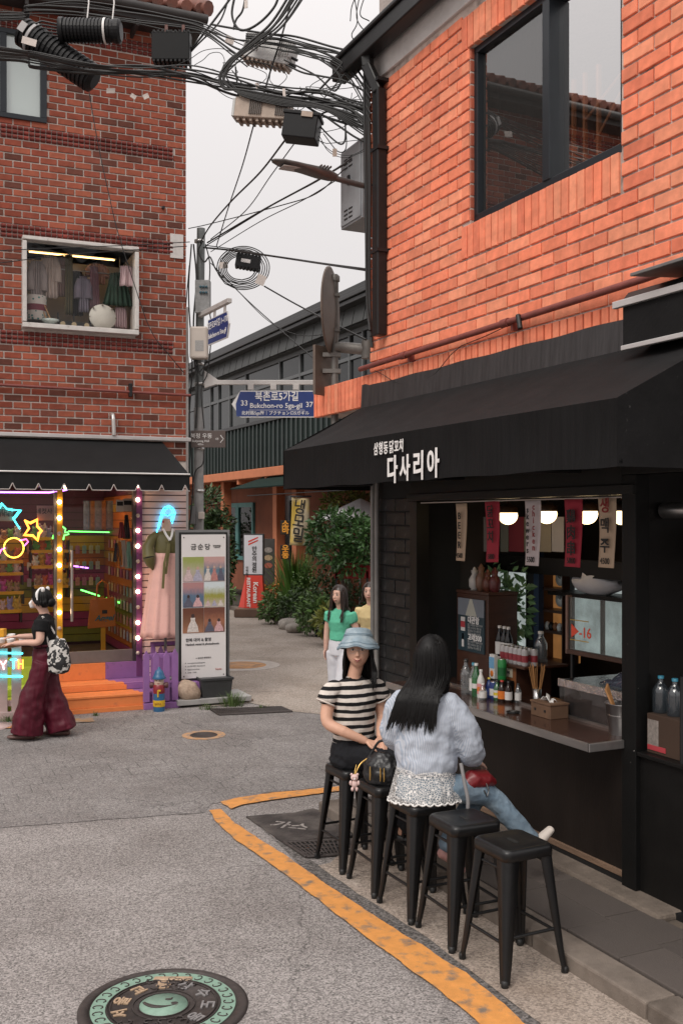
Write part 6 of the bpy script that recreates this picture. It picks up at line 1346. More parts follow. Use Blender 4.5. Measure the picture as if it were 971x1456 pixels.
for i in range(6):
    j = [rn.uniform(-4, 4) for _ in range(5)]
    cable('black cable from the pale amplifier to the orange house', [(350, 48 + i * 3), (395, 52 + i * 3 + j[0]), (440, 60 + i * 4 + j[1]), (480, 72 + i * 5 + j[2]), (505, 88 + i * 8 + j[3]), (527, 118 + i * 11, 9.2)], rn.choice([.006, .008, .011]))
for pts, r in (([(404, 85), (425, 95), (450, 108), (472, 128), (480, 126), (484, 115), (474, 98), (440, 78), (400, 72)], .008), ([(407, 92), (430, 103), (455, 108), (490, 115), (515, 128), (527, 135)], .009), ([(398, 65), (440, 75), (470, 92), (486, 112), (482, 122), (468, 127)], .006),
              ([(335, 95), (337, 115), (340, 140), (348, 160), (362, 170), (377, 165), (384, 150), (382, 135)], .009), ([(330, 100), (345, 120), (352, 132), (345, 142), (335, 140)], .006), ([(448, 172), (470, 195), (485, 205), (491, 195), (488, 165), (470, 158), (450, 165)], .008), ([(460, 190), (480, 215), (492, 210), (490, 175), (480, 168)], .005), ([(428, 160), (455, 162), (480, 178), (505, 195), (527, 205)], .01), ([(420, 140), (450, 160), (480, 172), (510, 180), (527, 188)], .012), ([(440, 150), (480, 150), (505, 160), (527, 178)], .016), ([(430, 146), (470, 145), (500, 150), (527, 160)], .016)):
    cable('looped slack cable beside the amplifier boxes', pts, r)
cable('straight cable slanting up past the pale amplifier', [(361, 180), (372, 145), (385, 100), (398, 60), (412, 10), (418, -20)], .009, 9.8, 9.6)
cable('slanting cable behind the amplifier bundle', [(450, 132), (475, 105), (490, 85)], .010); cable('thin slanting cable beside the house corner', [(462, 138), (490, 105), (505, 85)], .006)
cable('cable rising from the house eave to the upper left', [(240, 100), (270, 72), (300, 35), (330, -5)], .011, 10.3, 10.0); cable('thick cable from the eave corner rising to the sky', [(240, 112), (275, 70), (305, 40), (318, 20), (330, -20)], .008, 10.3, 10.0)
for pts, r in (([(335, -10), (330, 20), (338, 40), (352, 42), (372, 30), (390, 10), (398, -10)], .012), ([(350, -10), (345, 15), (336, 28), (332, 42)], .010), ([(302, 35), (330, 40), (380, 48), (420, 52), (470, 66), (500, 74), (512, 85)], .010), ([(285, 38), (330, 55), (380, 60), (430, 68), (480, 76), (500, 80)], .008)):
    cable('slack cable hanging across the gap between the houses', pts, r)
for pts, r, ys in (([(405.6, 199, 9.6), (370, 245, 10.8), (330, 285, 12.2), (300, 320, 13.3), (285, 345, 13.8)], .010, 0), ([(420, 202, 9.6), (385, 250, 11), (349, 300, 12.3), (300, 340, 13.6)], .006, 0), ([(361, 177, 9.6), (345, 235, 11), (325, 295, 12.3), (308, 350, 13.6)], .007, 0), ([(492, 232, 9.3), (445, 260, 10.5), (375, 298, 12.2), (295, 345, 13.8)], .010, 0), ([(500, 225, 9.3), (450, 258, 10.4), (390, 290, 12), (292, 350, 13.8)], .007, 0), ([(490, 240, 9.3), (450, 275, 10.5), (400, 292, 11.6), (300, 318, 13.6), (268, 325, 13.7)], .006, 0), ([(480, 255, 9.3), (430, 285, 10.5), (370, 315, 12), (300, 358, 13.8)], .005, 0)):
    cable('cable running from the overhead boxes down to the utility pole', pts, r)
for pts, r in (([(290, 352, 13.8), (330, 356, 13.2), (400, 366, 11.8), (460, 375, 10.6), (528, 384, 9.3)], .013), ([(294, 349, 13.8), (345, 356, 13), (410, 368, 11.6), (528, 386, 9.3)], .007), ([(300, 374, 13.8), (350, 425, 13.6), (400, 470, 13.4), (453, 516, 13), (500, 560, 12.8)], .007), ([(376, 407, 13), (420, 432, 12.5), (470, 458, 11), (520, 483, 9.6)], .010), ([(330, 405, 13.5), (380, 455, 13.3), (420, 475, 13), (455, 476, 12.8), (490, 465, 12.5)], .005)):
    cable('cable from the utility pole to the orange house corner', pts, r)
for i in range(7): # coil
    r_ = 18 + i * 2.4; ang = rn.uniform(0, 6)
    cable('coil turn of spare cable hanging beside the utility pole', [(343 + 1.0 * i * .5 + r_ * math.cos(a + ang) * 1.15, 381 + r_ * .95 * math.sin(a + ang), 13.3 + .02 * i) for a in [k * math.pi / 5 for k in range(11)]], .0075, n=6)
for pts in ([(266, 350, 13.4), (180, 356, 13.0), (90, 363, 12.6), (0, 374, 12.3), (-40, 379, 12.2)], [(270, 344, 13.5), (200, 348, 13), (100, 352, 12.7), (-40, 358, 12.3)]): cable('thin cable stapled across the dark red brick wall', pts, .006)
cable('thin dark wire hanging down the dark red brick wall', [(126, 124, 12.9), (140, 205, 12.9), (155, 275, 12.9), (168, 330, 12.9), (190, 400, 13.0), (215, 470, 13.1), (245, 510, 13.2), (262, 530, 13.4)], .006)
for i in range(4): cable('black cable running down the orange house corner', [(519 + i * 2.2, 60 + 12 * i, 9.25), (518 + i * 2.2, 150, 9.25), (520 + i * 2, 250, 9.25), (521 + i * 1.5, 350, 9.25), (522 + i * 1.2, 430, 9.25), (526 + i, 470 + 8 * i, 9.2)], rn.choice([.012, .016]))
for pts in ([(503, -10), (508, 30), (500, 50), (510, 62), (527, 66)], [(512, -10), (507, 25), (520, 45), (527, 40)], [(520, -10), (512, 20), (525, 30)], [(498, 30), (500, 10), (508, -10)]): cable('thin loose wire at the gutter of the orange house', pts, .005, 9.1, 9.1)
for i in range(16):
    a = rn.uniform(0, 6.28); cx, cy = rn.choice([(420, 140), (460, 165), (480, 130), (350, 110), (300, 90), (495, 190)]); w, h = rn.uniform(20, 55), rn.uniform(8, 30)
    cable('thin loose wire curling around the cable bundle', [(cx + w * math.cos(a + t) * (1 + .2 * math.sin(3 * t)), cy + h * math.sin(a + t) + 6 * math.sin(2 * t)) for t in [j * .62 for j in range(9)]], .0035, n=5)
def onbox(name, label, cat, p, rz, eulx=0, euly=0):
    t = thing(name, label, cat, p, rz); t.rotation_euler = (eulx, euly, rz); return t
blkp = mat('closure_black', (.008, .008, .009), .45, spec=.25, var=.2); alum = mat('cast_aluminium', (.52, .51, .50), .5, .3, var=.15, vs=20); tan_m = mat('cast_tan', (.34, .27, .22), .55, .2, var=.2, vs=15)
p = at(130, 44, 10.2); t = onbox('splice_closure', 'ribbed black cylindrical cable closure with a white strap under the eave', 'cable closure', p, 0, 0, math.radians(1)); k_ = 10.2 / F
prof = [(14 * k_, -42 * k_)]
for i in range(14): prof += [(17 * k_, (-40 + i * 5) * k_), (17 * k_, (-37.5 + i * 5) * k_), (15.3 * k_, (-37 + i * 5) * k_), (15.3 * k_, (-35.3 + i * 5) * k_)]
prof += [(16 * k_, 32 * k_), (17 * k_, 34 * k_), (17 * k_, 40 * k_), (13 * k_, 43 * k_)]
o = MB().lathe(prof, n=24, smooth=False).build('shell', blkp, t); o.rotation_euler = (0, math.radians(90), 0)
o = MB().lathe([(17.6 * k_, 19 * k_), (17.6 * k_, 22 * k_)], n=24).build('strap', white_paint, t); o.rotation_euler = (0, math.radians(90), 0)
o = MB().lathe([(10 * k_, -46 * k_), (18 * k_, -44 * k_), (18 * k_, -38 * k_)], n=20).build('end_cap', blkp, t); o.rotation_euler = (0, math.radians(90), 0)
for i in range(5): MB().tube([(-44 * k_, 0, (i - 2) * 4 * k_), (-70 * k_, 0, (i - 2) * 5 * k_ + 3 * k_), (-95 * k_, 0, (i - 2) * 3 * k_ - 4 * k_)], .009, 6).build('lead_cable', rubber, t)
for x in (-6, 30): MB().tube([(x * k_, 0, 16 * k_), ((x + 2) * k_, 0, 40 * k_), (x * k_, .02, 60 * k_)], .008, 5).build('hanger_strap', white_paint, t)
p = at(82, 78, 10.3); t = onbox('splice_closure', 'long ribbed black cable closure slung slanting beneath the cylinder', 'cable closure', p, 0, 0, math.radians(34))
prof = [(13 * k_, -62 * k_)]
for i in range(17): prof += [(21 * k_, (-58 + i * 7) * k_), (21 * k_, (-54.5 + i * 7) * k_), (19 * k_, (-54 + i * 7) * k_), (19 * k_, (-51.3 + i * 7) * k_)]
prof += [(20 * k_, 62 * k_), (12 * k_, 66 * k_)]
o = MB().lathe(prof, n=22, smooth=False).build('shell', blkp, t); o.rotation_euler = (0, math.radians(90), 0)
o = MB().lathe([(21.8 * k_, -44 * k_), (21.8 * k_, -40 * k_)], n=22).build('strap', mat('grey_strap', (.35, .34, .34), .5), t); o.rotation_euler = (0, math.radians(90), 0)
B(-58 * k_, -48 * k_, -22 * k_, -20 * k_, -6 * k_, 8 * k_).build('label', mat('grey_strap', (.35, .34, .34), .5), t)
p = at(247, 70, 10.1); t = onbox('junction_box', 'square black junction box under the roof corner', 'junction box', p, 0)
B(-29 * k_, 24 * k_, -.08, .08, -19 * k_, 20 * k_).build('body', mat('box_black', (.006, .006, .0065), .5, spec=.2), t, .008)
for i in range(9): 
    for z in (-20.5, 20.5): B((-27 + i * 6) * k_, (-24 + i * 6) * k_, -.085, .085, (z - 1.5) * k_, (z + 1.5) * k_).build('rim_lug', blkp, t)
for x in (-12, 12): B(x * k_, (x + 4) * k_, -.01, .01, 18 * k_, 34 * k_).build('hanger', mat('rust_hanger', (.12, .05, .04), .6), t)
p = at(384, 77, 9.8); t = onbox('cable_amplifier', 'pale finned aluminium amplifier hanging in the overhead cables', 'amplifier', p, math.radians(-14), 0, math.radians(17)); k_ = 9.8 / F
B(-36 * k_, 34 * k_, -.09, .09, -14 * k_, 10 * k_).build('body', alum, t, .008)
for i in range(7):
    for x0 in (-36, 14): B((x0 + i * 3.2) * k_, (x0 + i * 3.2 + 1.5) * k_, -.10, .10, -4 * k_, 19 * k_).build('fin', alum, t)
B(-13 * k_, 13 * k_, -.095, .095, 9 * k_, 15 * k_).build('cover', mat('pale_cover', (.62, .61, .60), .5), t, .004)
for i in range(10): B((-34 + i * 7) * k_, (-31 + i * 7) * k_, -.085, .085, -18 * k_, -14 * k_).build('lug', tan_m, t)
for z in (0, -10): MB().tube([(34 * k_, -.02, z * k_), (44 * k_, -.02, (z - 2) * k_)], .014, 8).build('connector', dark_metal, t)
p = at(378, 160, 9.6); t = onbox('cable_amplifier', 'tan finned amplifier box hanging in the overhead cables', 'amplifier', p, math.radians(-10), 0, math.radians(7)); k_ = 9.6 / F
B(-42 * k_, 36 * k_, -.10, .10, -13 * k_, 15 * k_).build('body', tan_m, t, .008); B(-46 * k_, -42 * k_, -.09, .09, -12 * k_, 13 * k_).build('end_plate', mat('end_grey', (.4, .4, .39), .4, .4), t, .004)
for i in range(7):
    for x0 in (-20, 18): B((x0 + i * 2.7) * k_, (x0 + i * 2.7 + 1.2) * k_, -.115, -.095, -9 * k_, 16 * k_).build('fin', mat('fin_dark', (.10, .085, .075), .6), t)
for i in range(8): B((-38 + i * 9.5) * k_, (-34.5 + i * 9.5) * k_, -.08, .08, -17 * k_, -13 * k_).build('lug', tan_m, t); B((-38 + i * 9.5) * k_, (-35 + i * 9.5) * k_, -.08, .08, 15 * k_, 18 * k_).build('lug', tan_m, t)
p = at(430, 182, 9.4); t = onbox('junction_box', 'black junction box beside the tan amplifier', 'junction box', p, math.radians(-8), 0, math.radians(9)); k_ = 9.4 / F
B(-25 * k_, 24 * k_, -.11, .11, -19 * k_, 14 * k_).build('body', blkp, t, .01); B(-27 * k_, 26 * k_, -.12, .12, 13 * k_, 18 * k_).build('lid', blkp, t, .006); B(0, 16 * k_, -.125, -.115, 10 * k_, 17 * k_).build('plate', tan_m, t)
p = at(352, 374, 13.25); t = onbox('splice_box', 'black splice box with pale labels clipped to the cable coil', 'splice box', p, 0, 0, math.radians(10)); k_ = 13.25 / F
B(-16 * k_, 18 * k_, -.09, .05, -9 * k_, 10 * k_).build('body', blkp, t, .01); B(-8 * k_, 5 * k_, -.093, -.09, -2 * k_, 3 * k_).build('label', mat('label_pale', (.55, .53, .52), .6), t)
for i in range(7): B((-15 + i * 5) * k_, (-12 + i * 5) * k_, -.095, .0, -11 * k_, -8.5 * k_).build('lug', blkp, t); B((-15 + i * 5) * k_, (-12 + i * 5) * k_, -.095, .0, 9.5 * k_, 12 * k_).build('lug', blkp, t)
for i, (px, py, w, h, Y, a) in enumerate(((318, 377, 12, 9, 13.4, .1), (371, 398, 13, 14, 13.2, -.4), (158, 129, 13, 7, 10.1, -.1), (42, 59, 20, 10, 10.0, -.2), (327, 57, 12, 10, 9.8, -.3), (476, 217, 6, 11, 9.4, 0), (190, 137, 8, 6, 10, -.5), (208, 137, 8, 7, 10, .4), (350, 6, 5, 11, 9.6, 0), (366, 122, 5, 8, 9.6, .2), (404, 132, 4, 12, 9.5, .1))):
    k_ = Y / F; o = MB().box(-w / 2 * k_, w / 2 * k_, -.003, .003, -h / 2 * k_, h / 2 * k_).build('cable_tag', mat('tag_paper', (.56, .50, .46), .7, var=.15, vs=30) if i != 5 else tan_m); o.location = at(px, py, Y - .06); o.rotation_euler = (0, -a, rn.uniform(-.3, .3)); tag(o, 'pale identification tag tied to an overhead cable', 'tag', 'tags on the cables')
# ================================================================== STALL GOODS AND STOOLS
def rl(px, py, z): return R.l(gnd(px, py, z))
def col(name, c, rough=.35, **k): return mat('g_' + name, c, rough, **k)
cap_w, cap_b, cap_blue = col('cap_white', (.6, .58, .56)), col('cap_black', (.015, .015, .015)), col('cap_blue', (.04, .22, .32))
clear = glass('clear_plastic', (.80, .83, .84), .06, .02, body=.12, bodycol=(.55, .58, .6)); greenp = glass('green_plastic', (.10, .45, .18), .06, .02, body=.35, bodycol=(.04, .25, .08)); brown_g = col('brown_glass', (.02, .009, .006), .12); black_g = col('black_glass', (.006, .006, .007), .12)
def bottle(label, p, h, r, body, cap, lab=None, lab2=None, group=None, z=1.0, name='bottle', neck=.38):
    t = thing(name, label, 'bottle', R.w(p[0], p[1], z), R.a, group)
    MB().lathe([(r * .9, 0), (r, .01), (r, h * .55), (r * .96, h * .62), (r * .62, h * .76), (r * neck, h * .84), (r * neck, h * .93)], n=18).build('body', body, t)
    MB().lathe([(r * neck * 1.15, h * .92), (r * neck * 1.15, h), (.001, h)], n=14).build('cap', cap, t)
    if lab: MB().lathe([(r * 1.012, h * .15), (r * 1.012, h * .52)], n=18).build('label', lab, t)
    if lab2: MB().lathe([(r * 1.02, h * .26), (r * 1.02, h * .40)], n=18).build('label_band', lab2, t)
    return t
def can(label, p, h, r, m, m2=None, group=None, z=1.0, txt=None):
    t = thing('drink_can', label, 'can', R.w(p[0], p[1], z), R.a, group)
    MB().lathe([(r * .8, 0), (r, .012), (r, h - .015), (r * .82, h)], n=18).build('body', m, t); MB().lathe([(r * .84, h - .004), (r * .84, h + .002), (.001, h - .002)], n=18).build('lid', steel, t)
    if m2: MB().lathe([(r * 1.015, h * .22), (r * 1.015, h * .62)], n=18).build('band', m2, t)
    return t
c_or_, c_wh, c_bl, c_ye, c_pk, c_gr = col('orange_label', (.62, .16, .02)), col('white_label', (.62, .60, .58)), col('blue_label', (.02, .04, .16)), col('yellow_label', (.6, .45, .04)), col('pink_label', (.6, .25, .25)), col('green_label', (.02, .22, .05))
bottle('large clear water bottle with a dark blue cap nearest the shirt sleeve', (-1.93, .02), .27, .043, clear, cap_b, None)
bottle('clear water bottle with a teal cap beside the green bottle', (-1.86, .045), .25, .034, clear, cap_blue, c_wh)
bottle('green plastic soda bottle with a white cap', (-1.80, .03), .255, .034, greenp, cap_w, None, c_wh)
bottle('juice bottle with orange and pink wrap', (-1.735, .03), .215, .03, c_wh, cap_w, c_pk, c_or_)
bottle('dark blue small bottle behind the milky bottle', (-1.73, .10), .15, .028, c_bl, c_ye, c_bl)
bottle('small milky bottle with a pale label in front of the blue can', (-1.655, -.005), .125, .03, clear, cap_w, c_wh)
can('blue drink can with a red and white round mark', (-1.655, .09), .13, .031, c_bl, c_wh)
bottle('short bottle with white and yellow label beside the blue can', (-1.60, .085), .15, .028, greenp, cap_b, c_wh, c_ye)
bottle('brown bottle with a bright orange label', (-1.53, .08), .16, .031, brown_g, col('cap_red', (.4, .03, .02)), c_or_)
bottle('dark bottle with a white and red label', (-1.475, .10), .16, .028, brown_g, cap_b, c_wh)
bottle('clear short bottle beside the wooden drinks box', (-1.44, .16), .145, .025, clear, cap_b, c_wh)
t = thing('display_riser', 'low dark riser behind the drinks row', 'riser', R.w(-1.72, .20, 1.0), R.a); B(-.12, .10, -.05, .05, 0, .13).build('block', blackw, t, .004)
t = thing('juice_carton', 'tall blue and white juice carton with oranges behind the drinks', 'carton', R.w(-1.785, .19, 1.13), R.a); B(-.035, .035, -.03, .03, 0, .17).build('box', c_wh, t, .003); B(-.034, .034, -.032, -.0305, .08, .165).build('blue_print', col('sky_label', (.15, .35, .55)), t); MB().ell((.0, -.03, .04), .022, .006, .026, 10, 6).build('orange_print', c_or_, t); B(-.036, .036, -.028, -.0, .17, .185).build('top_fold', c_wh, t, .002)
can('tall green beer can behind the drinks row', (-1.69, .19), .16, .034, c_gr, col('dark_green_band', (.01, .11, .03)), z=1.13)
wood_b = mat('brown_wood', (.055, .022, .013), .4, var=.3, vs=5, stretch=(1, 1, 4)); wood_o = mat('orange_wood', (.23, .085, .03), .5, var=.3, vs=5, stretch=(4, 1, 1))
MC = thing('drinks_cabinet', 'brown wooden cabinet carrying a dark drinks poster', 'cabinet', R.w(-2.28, .30, 1.0), R.a)
B(-.235, .235, 0, .28, 0, .74).build('case', wood_b, MC, .006); B(-.24, .24, -.004, .285, .74, .765).build('top', wood_b, MC, .004)
B(-.195, .195, -.012, -.001, .27, .70).build('poster', mat('poster_teal', (.018, .04, .052), .5), MC); B(-.195, .195, -.0135, -.012, .56, .70).build('poster_top', mat('poster_grey', (.17, .19, .22), .5), MC)
MB().add([(-.01, -.0145, .70), (.02, -.0145, .70), (.09, -.0145, .56), (-.08, -.0145, .56)], [(0, 1, 2, 3)]).build('poster_beam', mat('poster_beam', (.42, .42, .36), .5), MC)
text(MC, '대관람', .062, white_ink, (-.045, -.0145, .525), align='LEFT', bold=.0015); text(MC, '고래300', .062, white_ink, (-.045, -.0145, .385), align='LEFT', bold=.0015)
for z0, n in ((.487, 4), (.35, 3)):
    for i in range(n): text(MC, ['맑고 시원한 막걸리 한잔', '전통 누룩으로 빚은 술', '달콤하고 부드러운 맛', '생맥주와 함께 즐겨요'][i], .022, mat('poster_dim', (.35, .36, .36), .6), (-.045, -.0145, z0 - i * .024), align='LEFT')
B(-.15, -.085, -.015, -.0125, .43, .545).build('printed_can', c_wh, MC, .004); B(-.15, -.085, -.0165, -.015, .46, .51).build('printed_band', col('red_print', (.4, .05, .06)), MC); B(-.135, -.105, -.015, -.0125, .30, .36).build('printed_bottle', c_wh, MC); B(-.132, -.108, -.0155, -.0125, .36, .41).build('printed_neck', black_g, MC)
for i, (x, c, h, lab) in enumerate(((-2.40, (.5, .47, .44), .16, 'pale pottery figure on the drinks cabinet'), (-2.30, (.16, .08, .05), .19, 'brown pottery jug on the drinks cabinet'), (-2.20, (.12, .035, .02), .15, 'dark red pottery jar on the drinks cabinet'), (-2.10, (.10, .02, .02), .17, 'maroon bottle on the drinks cabinet'))):
    t = thing('ornament', lab, 'ornament', R.w(x, .40, 1.765)); MB().lathe([(.03, 0), (.045, .03), (.048, h * .5), (.03, h * .72), (.022, h * .8), (.03, h), (.001, h)], n=16).build('body', col('pot%d' % i, c, .4), t); MB().lathe([(.02, h), (.012, h + .02), (.001, h + .03)], n=10).build('lid', col('pot%d' % i, c), t)
WB = thing('wooden_crate', 'orange-brown wooden box with a paper label under the cans', 'box', R.w(-1.75, .26, 1.0), R.a)
B(-.14, .14, 0, .32, 0, .235).build('box', wood_o, WB, .005); B(.141, .146, .0, .32, 0, .235).build('side_panel', wood_b, WB); B(-.20, .30, -.04, .36, .236, .256).build('top_board', wood_b, WB, .004); B(-.06, .10, -.006, -.001, .15, .215).build('paper_label', mat('label_cream', (.5, .44, .34), .7), WB); text(WB, '현금결제', .026, mat('grey_ink', (.06, .06, .065), .7), (.02, -.008, .182))
for i, x in enumerate((-1.93, -1.865, -1.81)): bottle(['dark bottle with a white label beside the cabinet side', 'dark bottle with a white label between two others', 'dark bottle with a white label next to the canned pack'][i], (x, .33), .26, .034, black_g, cap_w, c_wh, z=1.256)
cans_g = 'shrink-wrapped cans on the wooden box'
for i in range(6):
    for j in range(2): can('silver and red can in the pack on the wooden box', (-1.79 + i * .056 + j * .02, .27 + j * .07), .125, .027, col('can_silver', (.42, .40, .40), .3), col('can_red', (.25, .03, .04), .35), cans_g, 1.256)
bottle('clear carafe behind the pack of cans', (-1.60, .48), .24, .05, clear, cap_w, z=1.256)
p = rl(785, 1021, 1.0); TI = thing('tissue_box', 'small wooden tissue box with a white tissue on the counter', 'tissue box', R.w(-.93, .015, 1.0), R.a)
tw_ = mat('tissue_wood', (.13, .072, .042), .6, var=.25, vs=6, stretch=(4, 1, 1)); B(-.11, .11, -.03, .12, 0, .09).build('box', tw_, TI, .004); B(-.115, .115, -.035, .125, .09, .104).build('lid', tw_, TI, .003)
for x in (-.06, .05): B(x - .008, x + .008, -.034, -.03, .04, .056).build('stud', black_ink, TI)
mb = MB(); rn = random.Random(3); cloth(mb, lambda u, v: (-.06 + .12 * u + .01 * math.sin(v * 9), .03 + .04 * (v - .5) + .015 * math.sin(u * 7), .103 + .045 * math.sin(math.pi * u) * (1 - abs(v - .4)) + .018 * math.sin(u * 11 + v * 5)), 12, 8); mb.build('tissue', paper, TI)
SK = thing('skewer_cup', 'metal cup full of bamboo skewers behind the tissue box', 'cup', R.w(-1.36, .27, 1.0), R.a); MB().lathe([(.03, 0), (.033, .11), (.030, .11), (.028, .02), (.001, .02)], n=16).build('cup', steel, SK)
bam = mat('bamboo', (.42, .20, .07), .6, var=.2, vs=9)
rn = random.Random(6)
for i in range(16): a = rn.uniform(0, 6.28); MB().tube([(.012 * math.cos(a), .012 * math.sin(a), .02), (.07 * math.cos(a), .05 * math.sin(a), .27 + rn.uniform(-.02, .03))], .003, 4).build('skewer', bam, SK)
CP = thing('coin_tray', 'small round dish with a ring on the counter', 'dish', R.w(-1.13, -.10, 1.0)); MB().lathe([(.04, 0), (.05, .012), (.045, .012), (.036, .004), (.001, .004)], n=20).build('dish', black_paint, CP); o = ring(MB(), .016, .021, .0, .004, 20).build('ring', steel, CP); o.location = (0, 0, .012)
GR = thing('covered_grill', 'steel grill box under a foil edged clear cover on the counter', 'grill', R.w(-.62, .17, 1.0), R.a)
B(-.32, .30, .02, .50, 0, .23).build('steel_box', mat('worn_steel', (.13, .12, .12), .32, .85, var=.35, vs=10, bump=.2, bs=12), GR, .006); B(-.34, .32, .005, .52, .235, .245).build('foil_top', mat('dark_foil', (.12, .11, .11), .2, .9, var=.6, vs=14, bump=.8, bs=22), GR)
foil = mat('foil', (.62, .58, .57), .18, .95, var=.3, vs=30, bump=1.0, bs=60); B(-.35, .33, -.012, .004, .195, .25).build('foil_edge', foil, GR, .004); B(.321, .335, .0, .52, .195, .25).build('foil_edge', foil, GR, .004)
B(-.33, .31, -.01, -.004, 0, .2).build('plastic_sheet', glass('grill_plastic', (.85, .82, .82), .03, .08, body=.02), GR)
mb = MB(); rn = random.Random(9); cloth(mb, lambda u, v: (-.05 + .32 * u, .1 + .3 * v, .25 + .09 * math.sin(math.pi * u) * math.sin(math.pi * v) + .02 * math.sin(u * 19) * math.sin(v * 13)), 18, 14); mb.build('plastic_wrap', glass('crumpled_plastic', (.5, .52, .58), .15, .1, body=.3, bodycol=(.15, .15, .22)), GR)
BK = thing('steel_bucket', 'steel bucket with wooden sticks beside the pillar', 'bucket', R.w(-.27, .12, 1.0), R.a); MB().lathe([(.075, 0), (.10, .19), (.105, .195), (.098, .195), (.07, .01), (.001, .01)], n=24).build('bucket', mat('bucket_steel', (.3, .29, .29), .3, .9, var=.2), BK); ring(MB(), .088, .092, .12, .126, 24).build('hoop', steel, BK)
for i in range(4): MB().tube([(.06 - i * .004, -.03, .015), (-.10 - i * .012, -.045 + .015 * i, .27 + .008 * i)], .008, 5).build('stick', bam, BK)
GG_ = thing('glass_guard', 'small glass guard screen with red handwriting above the grill', 'glass screen', R.w(-.75, .32, 0), R.a)
a = R.pl(808, 845, .32); b_ = R.pl(884, 928, .32); xa, xb = a[0] + .75, b_[0] + .75
B(xa, xb + .1, 0, .012, 1.43, 1.80).build('pane', glass('guard_glass', (.75, .80, .80), .015, .03, body=.05, bodycol=(.3, .4, .4)), GG_); B(xa - .015, xb + .1, -.012, .03, 1.40, 1.432).build('lower_rail', wood_b, GG_, .003); B(xa - .02, xa, -.012, .03, 1.40, 1.81).build('end_rail', mat('pale_rail', (.22, .13, .10), .5), GG_)
for x in (xa + .02, xb): B(x, x + .02, 0, .02, 1.0, 1.40).build('leg', dark_metal, GG_)
text(GG_, '▶-16', .10, mat('red_marker', (.55, .06, .03), .6, emit=.15), (xa + .14, -.004, 1.56), bold=.001)  # ink is given a faint glow of its own
for z in (1.50, 1.64): B(xa + .02, xa + .22, -.003, -.0005, z, z + .006).build('tape', mat('yellow_tape', (.5, .3, .05), .6), GG_)
B(.0, .0 + .35, .5, .62, 1.40, 1.60).build('pot', dark_metal, GG_)
def strip(label, px0, px1, py0, py1, c, y, words, ink, price=None, tilt=0, vertical=True, size=.085, step=.09, top=.06):
    x0, z1 = R.pl(px0, py0, y); x1, z0 = R.pl(px1, py1, y)
    cx = (x0 + x1) / 2; w = abs(x1 - x0) / 2; h = z1 - z0
    if label.startswith('cream BEER'): pass
    t = thing('price_strip', label, 'price strip', R.w(cx, y, z1), R.a); t.rotation_euler = (0, tilt, R.a)
    mb = MB(); cloth(mb, lambda u, v: (-w + 2 * w * u, .012 * math.sin(v * 3 + u), -h * v), 6, 12); o = mb.build('cloth', mat('strip_' + label.split()[0] + label.split()[1], c, .85, var=.06, bump=.1, bs=200), t); o.modifiers.new('s', 'SOLIDIFY').thickness = .002
    for i, ch_ in enumerate(words): text(t, ch_, size, ink, (0, -.012 - .004, -top - step * i), bold=.0015)
    if price: text(t, price, .056, ink, (0, -.016, -h + .04), sx=.8)
    return t, w, h
red_c, cream_c, white_c = (.36, .025, .045), (.52, .38, .27), (.60, .52, .52)
redi = mat('red_brush', (.25, .02, .02), .7)
strip('cream strip lettered BEER hung at the stall opening', 648, 662, 716, 798, cream_c, .02, 'BEER', black_ink, '4500', 0, True, .075, .075, .10)
strip('red strip lettered 닭꼬치 hung beside the BEER strip', 689, 708, 713, 800, red_c, .02, '닭꼬치', black_ink, '5800', math.radians(-2), True, .095, .095, .08)
t, w, h = strip('white strip lettered chicken skewers between two red strips', 746, 767, 712, 805, white_c, .02, '', black_ink, '5500')
for i, ch_ in enumerate('chicken'): text(t, ch_, .06, redi, (.035, -.016, -.045 - i * .047), bold=.0012)
for i, ch_ in enumerate('skewers'): text(t, ch_, .06, black_ink, (-.035, -.016, -.065 - i * .047), bold=.0012)
strip('red strip lettered 鷄肉串 hung beside the cream beer strip', 802, 826, 710, 807, red_c, .02, '鷄肉串', black_ink, '5800', 0, True, .10, .105, .12)
t, w, h = strip('cream strip lettered 생맥주 hung next to the pillar', 850, 874, 708, 808, cream_c, .02, '', black_ink, '4500')
for i, ch_ in enumerate('생맥주'): text(t, ch_, .10, redi if i == 0 else black_ink, (0, -.016, -.055 - i * .125), bold=.0018)
MB().tube([R.w(-2.64, .03, 2.485), R.w(-.14, .03, 2.485)], .006, 6).build('strip_wire', mat('pale_wire', (.42, .36, .32), .5), None); tag(COL.objects[-1], 'thin pale rod carrying the price strips under the fascia', 'rod')
for i, (px, py) in enumerate(((722, 733), (777, 731), (834, 731), (884, 731))):
    x, z = R.pl(px, py, .40); t = thing('globe_lamp', 'lit round white globe lamp under the stall ceiling', 'lamp', R.w(x, .40, z), R.a, 'globe lamps of the stall')
    MB().ell((0, 0, 0), .075, .075, .072, 20, 12).build('globe', mat('globe_glow', (1, .72, .38), .5, emit=4.5, var=0), t); MB().lathe([(.078, .02), (.08, .06), (.04, .085), (.012, .09), (.012, .35)], n=20).build('cap', mat('lamp_cap_dark', (.04, .02, .012), .4), t)
